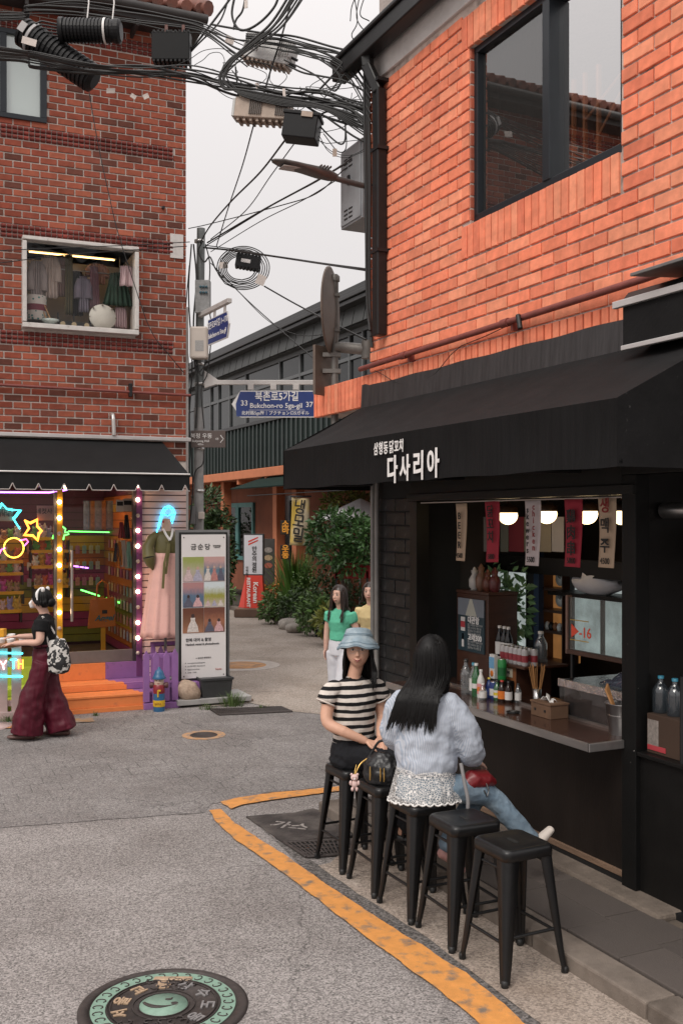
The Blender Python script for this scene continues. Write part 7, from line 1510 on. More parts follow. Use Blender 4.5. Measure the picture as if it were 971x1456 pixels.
for i, (px0, px1, c) in enumerate(((668, 676, (.35, .33, .31)), (686, 702, (.33, .30, .28)), (711, 722, (.16, .16, .13)), (723, 744, (.18, .02, .03)), (745, 765, (.20, .19, .15)), (766, 783, (.24, .21, .16)), (784, 801, (.35, .33, .33)))):
    x0, z1 = R.pl(px0, 735, .75); x1, z0 = R.pl(px1, 785, .75); t = B(0, x1 - x0, 0, .004, z0, z1 - .0).build('old_notice', mat('notice%d' % i, c, .8, var=.1), None, loc=R.w(x0, .75, 0), rz=R.a); tag(t, ['narrow pale notice strip hung inside the stall', 'grey notice strip hung inside the stall', 'dim green notice strip hung inside the stall', 'dark red cloth notice hung inside the stall', 'olive notice sheet hung inside the stall', 'tan notice sheet hung inside the stall', 'pale notice with faint writing hung inside the stall'][i], 'notice')
x0, z1 = R.pl(660, 786, .76); x1, _ = R.pl(884, 786, .76); tag(B(0, x1 - x0, 0, .05, z1 - .14, z1 - .005).build('dark_valance', blackw, None, loc=R.w(x0, .77, 0), rz=R.a), 'black cross board below the old notices', 'board')
x0, z1 = R.pl(765, 806, 1.2); x1, z0 = R.pl(798, 945, 1.2)
SHV = thing('lit_shelves', 'lit wooden shelf niche with round white plaques at the back of the stall', 'shelf', R.w(x0, 1.2, 0), R.a); w = x1 - x0
B(0, w, .16, .2, z0, z1).build('back_board', mat('niche_wood', (.38, .17, .055), .6, var=.25, vs=6, emit=.35), SHV)  # back board glows by itself in place of light falling on it
for f in (.0, .23, .46, .68, 1.0): z = z1 - (z1 - z0) * f; B(-.01, w + .01, 0, .17, z - .012, z + .012).build('shelf_board', wood_b, SHV)
B(-.012, .0, 0, .17, z0, z1).build('side_board', wood_b, SHV); B(w, w + .012, 0, .17, z0, z1).build('side_board', wood_b, SHV)
for f in (.10, .32): z = z1 - (z1 - z0) * f; o = MB().lathe([(.001, 0), (.075, 0), (.08, .008), (.001, .012)], n=24).build('plaque', white_paint, SHV); o.location = (w * .62, .10, z); o.rotation_euler = (math.radians(80), 0, 0); text(SHV, '대박', .045, black_ink, (w * .62, .085, z))
for i in range(5): MB().lathe([(.02, 0), (.03, .03), (.018, .06), (.001, .07)], (w * (.15 + .18 * i), .06, z1 - (z1 - z0) * .68 + .012), 10).build('trinket', [white_paint, black_paint, wood_o][i % 3], SHV)
x0, z1 = R.pl(746, 800, 1.15); x1, z0 = R.pl(765, 950, 1.15); tag(B(0, x1 - x0, 0, .06, z0 - .3, z1 + .2).build('blue_panel', mat('navy_panel', (.028, .045, .085), .6), None, .004, loc=R.w(x0, 1.15, 0), rz=R.a), 'navy blue panel beside the lit shelf niche', 'panel')
x0, z1 = R.pl(692, 812, .68); x1, z0 = R.pl(746, 935, .68)
BW = thing('ivy_plant', 'pale green trailing ivy at the back of the stall', 'plant', R.w((x0 + x1) / 2, .68, z0), R.a); mb = MB(); rn = random.Random(31)
for cx, cw in ((-.16, .12), (.06, .07), (.22, .07)): leaves(mb, (cx, 0, (z1 - z0) * .55), (cw, .05, (z1 - z0) * .55), 130, .09, rn, thin=.6, hollow=.1)
mb.build('leaves', mat('ivy_leaf', (.14, .27, .12), .5, rnd=.3), BW); MB().tube([(-.22, .05, 0), (-.2, .05, z1 - z0)], .008, 5).build('stem', bark, BW)
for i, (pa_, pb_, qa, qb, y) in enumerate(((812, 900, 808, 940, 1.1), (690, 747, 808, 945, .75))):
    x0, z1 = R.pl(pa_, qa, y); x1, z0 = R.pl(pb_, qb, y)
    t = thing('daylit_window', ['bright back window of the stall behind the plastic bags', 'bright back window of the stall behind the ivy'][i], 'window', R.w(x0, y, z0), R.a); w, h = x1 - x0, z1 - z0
    B(0, w, .03, .05, 0, h).build('pane', mat('daylit_frosted_pane', (.40, .44, .43), .5, var=.5, vs=5, emit=.6), t)  # pane glows by itself in place of daylight outside
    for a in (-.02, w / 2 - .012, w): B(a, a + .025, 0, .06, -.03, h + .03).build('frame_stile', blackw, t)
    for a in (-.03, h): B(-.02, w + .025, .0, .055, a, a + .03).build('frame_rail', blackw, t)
x0, z1 = R.pl(818, 812, .9); x1, z0 = R.pl(884, 845, .9)
BG2 = thing('plastic_bags', 'crumpled white plastic bags piled inside above the glass guard', 'bag', R.w((x0 + x1) / 2, .9, z0 - .02), R.a); mb = MB().ell((0, 0, .1), .26, .14, .11, 30, 18); mb.v = [tuple(V(p) * (1 + .22 * noise.noise(V(p) * 9) + .1 * noise.noise(V(p) * 25))) for p in mb.v]; mb.build('bag', mat('bag_white', (.55, .54, .56), .5, emit=.0), BG2)
B(-.5, .5, -.1, .2, -.03, .0).build('ledge', blackw, BG2)
for i, px in enumerate((937, 957)):
    x, z = R.pl(px, 1003, .13); bottle(['clear ridged water jug with a blue cap nearer the pillar', 'clear ridged water jug with a blue cap beside the grey post'][i], (x, .14), .22, .05, glass('jug_plastic', (.55, .62, .66), .05, .05, body=.2, bodycol=(.12, .14, .16)), cap_blue, None, z=1.19, neck=.32)
x, z = R.pl(945, 1050, .10); t = thing('carton_box', 'cardboard box with a red and white print under the water jugs', 'box', R.w(x + .05, .13, .955), R.a); B(-.16, .16, -.07, .16, 0, .233).build('box', mat('cardboard', (.05, .027, .016), .8), t, .004); B(-.15, -.06, -.074, -.0705, .05, .2).build('print', mat('print_pale', (.22, .19, .17), .6, var=.5, vs=40), t); B(-.15, .0, -.075, -.071, .02, .05).build('red_print', col('red_print', (.4, .05, .06)), t)
stool_m = mat('stool_black', (.0075, .0075, .008), .36, .0, spec=.4, var=.3, vs=9, bump=.06, bs=160, col2=(.035, .033, .032), c2s=40, c2t=.74, c2w=.02)
def rsq(h, r, z, n=5):
    out = []
    for cx, cy, a0 in ((1, 1, 0), (-1, 1, 90), (-1, -1, 180), (1, -1, 270)):
        for i in range(n + 1): a = math.radians(a0 + 90 * i / n); out.append((cx * (h - r) + r * math.cos(a), cy * (h - r) + r * math.sin(a), z))
    return out
def loft_rings(mb, rings, cap=True):
    n = len(rings[0]); vs = [p for r in rings for p in r]
    mb.add(vs, [(j * n + i, j * n + (i + 1) % n, (j + 1) * n + (i + 1) % n, (j + 1) * n + i) for j in range(len(rings) - 1) for i in range(n)], True)
    if cap: mb.add(rings[-1], [tuple(range(n))], False)
def make_stool(label):
    t = thing('bar_stool', label, 'stool', (0, 0, 0), 0, 'black metal stools along the stall counter')
    st_ = MB(); loft_rings(st_, [rsq(.150, .035, .600), rsq(.156, .04, .602), rsq(.156, .04, .640), rsq(.153, .042, .651), rsq(.145, .042, .659), rsq(.134, .04, .6605), rsq(.128, .038, .6575), rsq(.06, .03, .655)]); st_.build('seat', stool_m, t)
    sl = MB(); sl.prism([(.045 * math.cos(a) if abs(math.cos(a)) < .1 else math.copysign(.03, math.cos(a)) + .014 * math.cos(a), .014 * math.sin(a)) for a in [i * math.pi / 8 + .01 for i in range(16)]], -.0005, .0015); o = sl.build('hand_hole', black_ink, t); o.location = (0, 0, .6565); o.rotation_euler = (math.radians(-90), 0, 0)  # thin black plate colours in the dark of a hand hole
    lg = MB(); 
    def sec(arm, r, th, cx, cy, z):
        pts = [(arm, 0)] + [(r - r * math.cos(a), r - r * math.sin(a)) for a in [math.pi / 2 * (1 - i / 5) for i in range(6)]] + [(0, arm), (th, arm)] + [(r - (r - th) * math.cos(a), r - (r - th) * math.sin(a)) for a in [math.pi / 2 * i / 3 for i in range(4)]] + [(arm, th)]
        return [(cx - x, cy - y, z) for x, y in pts]
    rings = [sec(.085, .03, .008, .150, .150, .612), sec(.075, .028, .008, .157, .157, .52), sec(.046, .02, .008, .192, .192, .12), sec(.036, .016, .008, .2035, .2035, .012)]
    loft_rings(lg, rings); lme = lg.mesh('leg', stool_m)
    ft = MB().lathe([(.017, 0), (.019, .002), (.018, .03), (.012, .034)], (.189, .189, 0), 12).mesh('rubber_foot', rubber)
    for i in range(4):
        l_ = inst('leg', lme, t, (0, 0, 0), math.pi / 2 * i); f_ = inst('rubber_foot', ft, l_); rv_ = MB().ell((.196 - .009, .205, .07), .006, .003, .006, 8, 5).mesh('rivet', steel)
    bar = MB().tube([(-.155, 0, 0), (.155, 0, 0)], .009, 8).mesh('stretcher', stool_m)
    for i in range(4): inst('stretcher', bar, t, (.172 * math.sin(math.pi / 2 * i) if i % 2 else 0, .172 * (1 if i == 0 else -1) if i % 2 == 0 else 0, .20 + .03 * (i % 2)), math.pi / 2 * (i % 2))
    bar2 = MB().tube([(-.135, 0, 0), (.135, 0, 0)], .008, 8).mesh('upper_brace', stool_m)
    for i in range(2): inst('upper_brace', bar2, t, (0, .14 * (1 if i else -1), .555))
    return t
ST_POS = [(.085, 6.977), (.300, 6.547), (.486, 6.14), (.690, 5.755), (.897, 5.35)]
ST_LAB = ['black metal stool under the woman in the bucket hat', 'black metal stool holding the black handbag', 'black metal stool under the woman in the striped shirt', 'empty black metal stool beside the woman in the striped shirt', 'empty black metal stool at the end of the row by the kerb']
proto = None
for i, (p, lab) in enumerate(zip(ST_POS, ST_LAB)):
    if proto is None: o = proto = make_stool(lab)
    else:
        o = copy_tree(proto); o['label'] = lab
    o.location = (*p, .009); o.rotation_euler = (0, 0, R.a + [.04, -.03, .02, -.02, .03][i])
# ================================================================== PEOPLE
skin1 = mat('skin_warm', (.60, .345, .245), .5, var=.06, vs=12, spec=.35); skin2 = mat('skin_pale', (.60, .37, .29), .5, var=.05, vs=12, spec=.35)
hair_b = mat('hair_black', (.0045, .004, .004), .5, var=.4, vs=40, spec=.22); hair_br = mat('hair_brown', (.022, .012, .009), .38, var=.3, vs=30, spec=.5)
lip_m = mat('lip', (.30, .075, .065), .4, var=.05); eye_w = mat('eye_white', (.6, .57, .54), .3, var=0); eye_d = mat('eye_dark', (.012, .008, .006), .15, var=0)
def sec_loft(mb, secs, n=14, ck=.5):
    """secs: (point, half width, half depth, direction of the width)"""
    rings = []; m = len(secs)
    P = [V(s[0]) for s in secs]
    for i, s in enumerate(secs):
        t = (P[min(i + 1, m - 1)] - P[max(i - 1, 0)]).normalized(); xd = V(s[3]) if len(s) > 3 else V((1, 0, 0)); xd = xd - t * xd.dot(t)
        if xd.length < 1e-4: xd = t.orthogonal()
        xd.normalize(); yd = t.cross(xd)
        rings.append([P[i] + xd * s[1] * math.cos(a) + yd * s[2] * math.sin(a) for a in [2 * math.pi * k / n for k in range(n)]])
    def capring(r, c, d, f): return [c + (p - c) * f + d for p in r]
    t0 = (P[0] - P[1]).normalized(); t1 = (P[-1] - P[-2]).normalized(); k0 = min(secs[0][1], secs[0][2]) * ck; k1 = min(secs[-1][1], secs[-1][2]) * ck
    rings = [capring(rings[0], P[0], t0 * k0, .55)] + rings + [capring(rings[-1], P[-1], t1 * k1, .55)]
    vs = [p for r in rings for p in r]; mm = len(rings)
    mb.add(vs, [(j * n + i, j * n + (i + 1) % n, (j + 1) * n + (i + 1) % n, (j + 1) * n + i) for j in range(mm - 1) for i in range(n)] + [tuple(range(n))[::-1], tuple(range((mm - 1) * n, mm * n))], True)
def limb(mb, pts, rs, n=12, flat=1.0, xd=(1, 0, 0), ck=.5): sec_loft(mb, [(p, r, r * flat, xd) for p, r in zip(catmull(pts, 4), interp(rs, 4))], n, ck)
def interp(r, k):
    out = []
    for a, b_ in zip(r[:-1], r[1:]): out += [a + (b_ - a) * j / k for j in range(k)]
    return out + [r[-1]]
CL_TEX = bpy.data.textures.new('cloth_folds', 'CLOUDS'); CL_TEX.noise_scale = .055; CL_TEX.noise_depth = 2
CL_TEX2 = bpy.data.textures.new('soft_folds', 'CLOUDS'); CL_TEX2.noise_scale = .12; CL_TEX2.noise_depth = 1
def remeshed(mb, name, m, parent, vox=.007, smooth=6, fold=0., tex=None):
    o = mb.build(name, m, parent)
    r = o.modifiers.new('remesh', 'REMESH'); r.mode = 'VOXEL'; r.voxel_size = vox; r.use_smooth_shade = True
    s = o.modifiers.new('smooth', 'SMOOTH'); s.factor = .5; s.iterations = smooth
    if fold:
        d = o.modifiers.new('folds', 'DISPLACE'); d.texture = tex or CL_TEX; d.strength = fold; d.mid_level = .5; d.texture_coords = 'LOCAL'
    return o
def rot(th): return Matrix.Rotation(math.radians(th), 3, 'Z')
HA, HB2, HC = .0765, .092, .112
def head(mb, c, R3, sc=1.0):
    nu, nv = 28, 20; vs = []
    for j in range(nv + 1):
        b = math.pi * j / nv
        for i in range(nu):
            a = 2 * math.pi * i / nu; x, y, z = math.sin(b) * math.cos(a), math.sin(b) * math.sin(a), math.cos(b)
            q = max(0, -z)
            X = HA * x * (1 - .19 * q ** 1.8); Y = HB2 * y * (.94 if y < 0 else 1) - .014 * q * (1 if y < .3 else .2) + (.03 * q ** 1.2 if y > 0 else 0) * -y; Z = HC * z
            if y < 0:                                     # eye sockets and cheekbones
                for s in (-1, 1): Y += .006 * math.exp(-((X - s * .030) ** 2 / .00028 + (Z - .010) ** 2 / .00016))
                Y -= .004 * math.exp(-(X ** 2 / .0005 + (Z + .098) ** 2 / .0004))
                for s in (-1, 1): Y -= .003 * math.exp(-((X - s * .038) ** 2 / .0004 + (Z + .022) ** 2 / .0004))
            vs.append(V(c) + R3 @ (V((X, Y, Z)) * sc))
    mb.add(vs, [(j * nu + i, (j + 1) * nu + i, (j + 1) * nu + (i + 1) % nu, j * nu + (i + 1) % nu) for j in range(nv) for i in range(nu)], True)
    f = lambda *p: V(c) + R3 @ (V(p) * sc)
    sec_loft(mb, [(f(0, -.082, .012), .007, .007), (f(0, -.092, -.008), .009, .008), (f(0, -.099, -.026), .0145, .010), (f(0, -.089, -.034), .013, .008)], 10)     # nose
    sec_loft(mb, [(f(-.02, -.086, -.058), .006, .006, (0, 0, 1)), (f(0, -.0925, -.057), .010, .008, (0, 0, 1)), (f(.02, -.086, -.058), .006, .006, (0, 0, 1))], 10)      # mouth mound
    for s in (-1, 1): sec_loft(mb, [(f(s * .071, .006, .022), .008, .014, (1, 0, 0)), (f(s * .075, .008, .0), .008, .016, (1, 0, 0)), (f(s * .068, .004, -.024), .006, .009, (1, 0, 0))], 8)
def face(t, c, R3, sc=1.0, smile=.004, teeth=False, glasses=False):
    f = lambda *p: V(c) + R3 @ (V(p) * sc)
    for s in (-1, 1):
        e = MB().ell((0, 0, 0), .0135, .006, .0058, 12, 8, R3); o = e.build('eye', eye_w, t); o.location = f(s * .030, -.0795, .008)
        i = MB().ell((0, 0, 0), .0062, .003, .0058, 10, 6, R3); i.build('iris', eye_d, o).location = R3 @ V((.001, -.0045, 0))
        MB().tube([f(s * .016, -.086, .0095), f(s * .024, -.0885, .0155), f(s * .034, -.0865, .0155), f(s * .044, -.079, .010)], .0012, 5).build('eyelid', eye_d, t)
        MB().tube([f(s * .013, -.0905, .030), f(s * .028, -.0905, .0355), f(s * .047, -.078, .030)], .0029, 5, rs=[.003, .0034, .0015]).build('eyebrow', hair_b, t)
    MB().tube([f(-.027, -.0855, -.053 + smile), f(-.012, -.0955, -.0545), f(0, -.0980, -.0555), f(.012, -.0955, -.0545), f(.027, -.0855, -.053 + smile)], .004, 6, rs=[.001, .0030, .003, .0030, .001]).build('upper_lip', lip_m, t)
    MB().tube([f(-.024, -.087, -.057 + smile), f(0, -.0980, -.0655), f(.024, -.087, -.057 + smile)], .005, 6, rs=[.001, .0038, .001]).build('lower_lip', lip_m, t)
    if teeth: MB().tube([f(-.014, -.0925, -.0555 + smile * .5), f(0, -.0975, -.0595), f(.014, -.0925, -.0555 + smile * .5)], .0017, 6).build('teeth', white_paint, t)
    if glasses:
        for s in (-1, 1): MB().tube([f(s * .031 + .021 * math.cos(a), -.094 + .008 * abs(math.cos(a)) * (1 if s * math.cos(a) > 0 else -.3), .004 + .018 * math.sin(a)) for a in [k * math.pi / 9 for k in range(19)]], .0007, 4, cap=False).build('glasses_rim', steel, t)
        MB().tube([f(-.010, -.097, .008), f(.010, -.097, .008)], .0012, 4).build('glasses_bridge', steel, t)
def hand(mb, w, d, up, side, curl=.5, L_=.17, spread=.25):
    """w wrist, d pointing direction, up: back of the hand, side: +1/-1 where the thumb leaves"""
    w, d, up = V(w), V(d).normalized(), V(up); up = (up - d * up.dot(d)).normalized(); s = d.cross(up) * side; k = L_ / .17
    sec_loft(mb, [(w, .024 * k, .018 * k, s), (w + d * .03 * k, .031 * k, .016 * k, s), (w + d * .065 * k, .037 * k, .014 * k, s), (w + d * .088 * k, .036 * k, .011 * k, s)], 12)
    for i, (off, ln) in enumerate(((.028, .066), (.010, .075), (-.009, .070), (-.027, .055))):
        p = w + d * .083 * k + s * off * k; dd = (d + s * off * spread * 10 * .12).normalized(); pts = [p]
        for j, f in enumerate((.45, .32, .23)):
            dd = (dd - up * curl * (.45 + .25 * j)).normalized(); p = p + dd * ln * f * k; pts.append(p)
        limb(mb, pts, [.0085 * k, .0082 * k, .0075 * k, .006 * k], 8)
    p = w + d * .025 * k + s * .026 * k; dd = (d * .75 + s * .75 - up * .2).normalized(); pts = [p, p + dd * .034 * k]; dd = (d + s * .18 - up * .35 * (curl + .3)).normalized(); pts.append(pts[-1] + dd * .030 * k); pts.append(pts[-1] + (dd - up * .3).normalized() * .022 * k)
    limb(mb, pts, [.013 * k, .011 * k, .0092 * k, .007 * k], 8)
def hair_fall(t, c, R3, m, end_z, n=240, spread=(-125, 125), push=None, seed=1, sc=1.0, thick=.0075, name='hair', part=.012, jag=.05, front=0):
    """locks that lie on the skull and then hang; azimuth 0 is the back of the head"""
    rn = random.Random(seed); mb = MB()
    mb.ell(V(c) + R3 @ V((0, .012, .014)), HA * 1.09 * sc, HB2 * 1.0 * sc, HC * 1.015 * sc, 24, 14, R3)
    keep = []
    for f, sm_, mi_ in zip(mb.f, mb.sm, mb.mi):
        q = sum((R3.transposed() @ (V(mb.v[i]) - V(c)) for i in f), V()) / len(f)
        if not (q.y < -.02 and q.z < .062 + front) and not (q.y < .03 and q.z < -.03): keep.append(f)
    mb.f = keep; mb.sm = [True] * len(keep); mb.mi = [0] * len(keep)
    for i in range(n):
        az = math.radians(rn.uniform(*spread)); lay = rn.uniform(1.05, 1.13) * sc; pts = []
        be0 = .12 + rn.uniform(0, .25); be1 = math.radians(92 if abs(az) < 1.9 else 88)
        for j in range(6):
            be = be0 + (be1 - be0) * j / 5
            l = V((math.sin(az) * math.sin(be) * HA * lay, math.cos(az) * math.sin(be) * HB2 * lay, math.cos(be) * HC * lay))
            pts.append(V(c) + R3 @ l)
        p = pts[-1]; e = end_z + rn.uniform(-jag, jag) + .10 * max(0, abs(az) - 1.6); steps = 8; wob = rn.uniform(-1, 1)
        for j in range(1, steps + 1):
            v = j / steps; z = p.z + (e - p.z) * v; q = V((p.x, p.y, z)); q += R3 @ V((math.sin(az) * .012 * v + .008 * wob * math.sin(v * 4), .01 * v, 0))
            if push: q = push(q)
            pts.append(q)
        mb.tube(pts, thick, 5, rs=[thick * (.7 if k < 2 else 1.0 if k < len(pts) - 3 else .75 if k < len(pts) - 1 else .2) for k in range(len(pts))])
    return mb.build(name, m, t)
def stripes_mat(name, c1, c2, freq, axis='Z', width=.5, rough=.85, wob=.0):
    m, n, l, b = node_mat(name); tc = n.new('ShaderNodeTexCoord'); sp = n.new('ShaderNodeSeparateXYZ'); no = n.new('ShaderNodeTexNoise'); no.inputs['Scale'].default_value = 6; l.new(tc.outputs['Object'], no.inputs['Vector'])
    l.new(tc.outputs['Object'], sp.inputs[0]); a = n.new('ShaderNodeMath'); a.operation = 'MULTIPLY_ADD'; a.inputs[1].default_value = wob; l.new(no.outputs['Fac'], a.inputs[0])
    if axis == 'Z': l.new(sp.outputs['Z'], a.inputs[2])
    else:
        ad = n.new('ShaderNodeMath'); ad.operation = 'MULTIPLY_ADD'; ad.inputs[1].default_value = .6; l.new(sp.outputs['Y'], ad.inputs[0]); l.new(sp.outputs['X'], ad.inputs[2]); l.new(ad.outputs[0], a.inputs[2])
    mu = n.new('ShaderNodeMath'); mu.operation = 'MULTIPLY'; mu.inputs[1].default_value = freq; l.new(a.outputs[0], mu.inputs[0]); fr = n.new('ShaderNodeMath'); fr.operation = 'FRACT'; l.new(mu.outputs[0], fr.inputs[0])
    r = n.new('ShaderNodeValToRGB'); r.color_ramp.elements[0].color = (*c1, 1); r.color_ramp.elements[0].position = width - .03; r.color_ramp.elements[1].color = (*c2, 1); r.color_ramp.elements[1].position = width + .03; l.new(fr.outputs[0], r.inputs[0]); l.new(r.outputs[0], b.inputs['Base Color'])
    b.inputs['Roughness'].default_value = rough; b.inputs['Specular IOR Level'].default_value = .2; return m
P1 = thing('person', 'seated person in a denim bucket hat and black and white striped shirt', 'person', (.085, 6.977, 0))
Tt, Th = rot(24), rot(-4)
tp = lambda x, y, z: tuple(Tt @ V((x, y, 0)) + V((0, 0, z)))
hc = V((.028, -.035, 1.462)); ld = V((.93, -.36, 0)); ls = V((.36, .93, 0))
b = MB(); head(b, hc, Th, 1.06)
sec_loft(b, [(tp(0, .005, 1.20), .062, .055, Tt @ V((1, 0, 0))), (tp(0, -.005, 1.29), .047, .046, Tt @ V((1, 0, 0))), (tuple(hc + V((0, .015, -.075))), .046, .048, Tt @ V((1, 0, 0)))], 14)
sec_loft(b, [(tp(0, .01, .78), .13, .10, Tt @ V((1, 0, 0))), (tp(0, 0, .95), .115, .085, Tt @ V((1, 0, 0))), (tp(0, 0, 1.12), .135, .085, Tt @ V((1, 0, 0))), (tp(0, 0, 1.215), .135, .06, Tt @ V((1, 0, 0))), (tp(0, 0, 1.25), .07, .05, Tt @ V((1, 0, 0)))], 16)
rw_, lw_ = V((.075, -.165, .868)), V((.175, -.10, .885))
limb(b, [tp(-.150, .0, 1.205), tp(-.195, -.01, 1.10), tp(-.215, -.045, .985), tuple(V(tp(-.215, -.045, .985)).lerp(rw_, .45) + V((-.01, -.02, -.0))), tuple(rw_)], [.048, .047, .041, .038, .026])
limb(b, [tp(.150, .0, 1.205), tp(.190, .0, 1.10), tp(.205, -.02, .985), tuple(V(tp(.205, -.02, .985)).lerp(lw_, .5)), tuple(lw_)], [.048, .046, .040, .036, .026])
hand(b, rw_, (.9, -.12, -.25), (0, -.25, 1), 1, .35, .165); hand(b, lw_, (.35, -.75, -.35), (.2, 0, 1), 1, .45, .165)
for s in (-1, 1): limb(b, [tuple(ld * .40 + ls * s * .07 + V((0, 0, .66))), tuple(ld * .42 + ls * s * .07 + V((0, 0, .45))), tuple(ld * .36 + ls * s * .07 + V((0, 0, .26)))], [.05, .045, .03])
remeshed(b, 'body', skin1, P1, .006, 4)
face(P1, hc, Th, 1.06, .008, True, True)
sh = MB(); X_ = Tt @ V((1, 0, 0))
sec_loft(sh, [(tp(0, .0, .80), .150, .118, X_), (tp(0, 0, .90), .150, .115, X_), (tp(0, -.005, 1.02), .150, .112, X_), (tp(0, -.01, 1.12), .156, .112, X_), (tp(0, .0, 1.20), .165, .085, X_), (tp(0, .002, 1.243), .125, .062, X_), (tp(0, .002, 1.262), .075, .052, X_)], 22)
for s in (-1, 1): limb(sh, [tp(s * .12, 0, 1.205), tp(s * .17, 0, 1.185), tp(s * .205, -.003, 1.125)], [.06, .066, .068])
remeshed(sh, 'striped_shirt', stripes_mat('black_white_stripes', (.62, .56, .51), (.012, .012, .013), 19.5, 'Z', .52, .9, .02), P1, .007, 5, .012)
for s in (-1, 1):
    e = V(tp(s * .207, -.003, 1.108)); ax_ = (e - V(tp(s * .17, 0, 1.185))).normalized(); u = ax_.orthogonal().normalized(); w_ = ax_.cross(u)
    MB().tube([e + (u * math.cos(a) + w_ * math.sin(a)) * .0675 for a in [k * math.pi / 12 for k in range(25)]], .006, 5, cap=False).build('sleeve_cuff', mat('cream_trim', (.58, .51, .46), .9), P1)
sk_ = MB(); blk_cloth = mat('black_cloth', (.012, .0125, .015), .85, spec=.2, var=.25, vs=6)
sec_loft(sk_, [((.0, .0, .685), .175, .165, (1, 0, 0)), ((.01, 0, .76), .175, .155, X_), (tp(0, 0, .86), .148, .118, X_)], 20)
for s in (-1, 1): limb(sk_, [tuple(ls * s * .075 + V((0, 0, .745))), tuple(ld * .2 + ls * s * .08 + V((0, 0, .755))), tuple(ld * .42 + ls * s * .085 + V((0, 0, .70))), tuple(ld * .45 + ls * s * .09 + V((0, 0, .5))), tuple(ld * .44 + ls * s * .09 + V((0, 0, .33)))], [.10, .095, .085, .09, .10])
sec_loft(sk_, [(tuple(ld * .05 + V((0, 0, .735))), .12, .07, tuple(ls)), (tuple(ld * .4 + V((0, 0, .72))), .11, .06, tuple(ls))], 14)
remeshed(sk_, 'trousers', blk_cloth, P1, .008, 6, .016)
sho = MB()
for s in (-1, 1): e = ld * .36 + ls * s * .07; sec_loft(sho, [(tuple(e + V((0, 0, .235)) - ld * .05), .034, .03, tuple(ls)), (tuple(e + V((0, 0, .225)) + ld * .06), .04, .03, tuple(ls)), (tuple(e + V((0, 0, .212)) + ld * .16), .034, .02, tuple(ls))], 12)
remeshed(sho, 'shoes', mat('shoe_black', (.015, .015, .016), .5), P1, .006, 3)
def push1(q):
    r = q - V((0, .0, q.z))
    if q.z < 1.30: q = V((q.x, max(q.y, -.01) if False else q.y, q.z)); q += V((0, -.012 * (1.30 - q.z) / .1, 0))
    return q
hair_fall(P1, hc, Th, hair_b, 1.235, 150, (-104, 104), None, 3, 1.06, .008, jag=.05)
mb = MB(); rn = random.Random(5)                         # front lock over her left shoulder
for i in range(34):
    x0 = rn.uniform(.078, .094); pts = [hc + Th @ V((x0, -.01 + rn.uniform(-.03, .03), .02)), hc + Th @ V((x0 + .012, -.02 + rn.uniform(-.03, .02), -.06)), hc + Th @ V((x0 + .028 + rn.uniform(-.015, .01), -.055, -.15)), hc + Th @ V((x0 + .03 + rn.uniform(-.03, .015), -.085, -.23 + rn.uniform(-.02, .03)))]
    mb.tube(catmull(pts, 4), .007, 5, r1=.002)
mb.build('front_lock', hair_b, P1)
den = mat('faded_denim', (.235, .30, .345), .9, spec=.15, var=.16, vs=30, bump=.3, bs=400, col2=(.35, .41, .44), c2s=12, c2t=.56)
HT = MB(); n_ = 44; prof = [(.001, .112), (.068, .110), (.086, .104), (.095, .086), (.104, .058), (.109, .042), (.117, .032), (.134, .010), (.148, -.016), (.153, -.028), (.147, -.030), (.130, .000), (.108, .022), (.1, .04), (.08, .045)]
vs = []
for k, (r, z) in enumerate(prof):
    for i in range(n_):
        a = 2 * math.pi * i / n_; bw = max(0, (r - .108) / .055); wv_ = .010 * math.sin(3 * a + .5) + .006 * math.sin(7 * a); l = V((r * (1 + .012 * math.sin(5 * a)) * math.cos(a) * .95, r * math.sin(a) * 1.06, z + bw * wv_ + (.012 * bw * math.sin(a))))
        vs.append(hc + V((0, .014, .030)) + Th @ (Matrix.Rotation(math.radians(-13), 3, 'X') @ l))
HT.add(vs, [(j * n_ + i, j * n_ + (i + 1) % n_, (j + 1) * n_ + (i + 1) % n_, (j + 1) * n_ + i) for j in range(len(prof) - 1) for i in range(n_)], True)
hat = HT.build('bucket_hat', den, P1)
for r, z in ((.1065, .055), (.1045, .064), (.139, .004), (.150, -.018)):
    MB().tube([hc + V((0, .014, .030)) + Th @ (Matrix.Rotation(math.radians(-13), 3, 'X') @ V((r * .957 * math.cos(a), r * 1.066 * math.sin(a), z + (max(0, (r - .108) / .055)) * (.010 * math.sin(3 * a + .5) + .006 * math.sin(7 * a) + .012 * math.sin(a)) + .001))) for a in [k * math.pi / 22 for k in range(45)]], .0014, 4, cap=False).build('stitching', mat('denim_stitch', (.16, .24, .31), .9), hat)
MB().tube([tp(.05 * math.cos(a), -.03 - .055 * math.sin(a) if False else -.045 * math.sin(a) - .03, 1.268 - .045 * math.sin(a)) for a in [k * math.pi / 10 for k in range(11)]], .0012, 4).build('necklace', mat('gold', (.6, .38, .12), .3, .9), P1)
MB().tube([rw_ + V((-.035, .012, .012)) + (V((0, .5, .87)) * math.cos(a) + V((.25, -.85, .5)) * math.sin(a)) * .031 for a in [k * math.pi / 8 for k in range(17)]], .004, 5, cap=False).build('bracelet', mat('gold', (.6, .38, .12), .3, .9), P1)
HBG = thing('handbag', 'black quilted handbag with gold zip pulls on the second stool', 'handbag', (.262, 6.50, .666), math.radians(-25))
mb = MB(); sec_loft(mb, [((0, 0, .01), .12, .075), ((0, 0, .06), .135, .085), ((0, 0, .12), .125, .075), ((0, .0, .165), .10, .05), ((0, 0, .185), .06, .025)], 18); remeshed(mb, 'bag_body', mat('black_nylon', (.010, .010, .011), .4, var=.3, vs=12), HBG, .006, 3, .022)
gold = mat('gold', (.6, .38, .12), .3, .9)
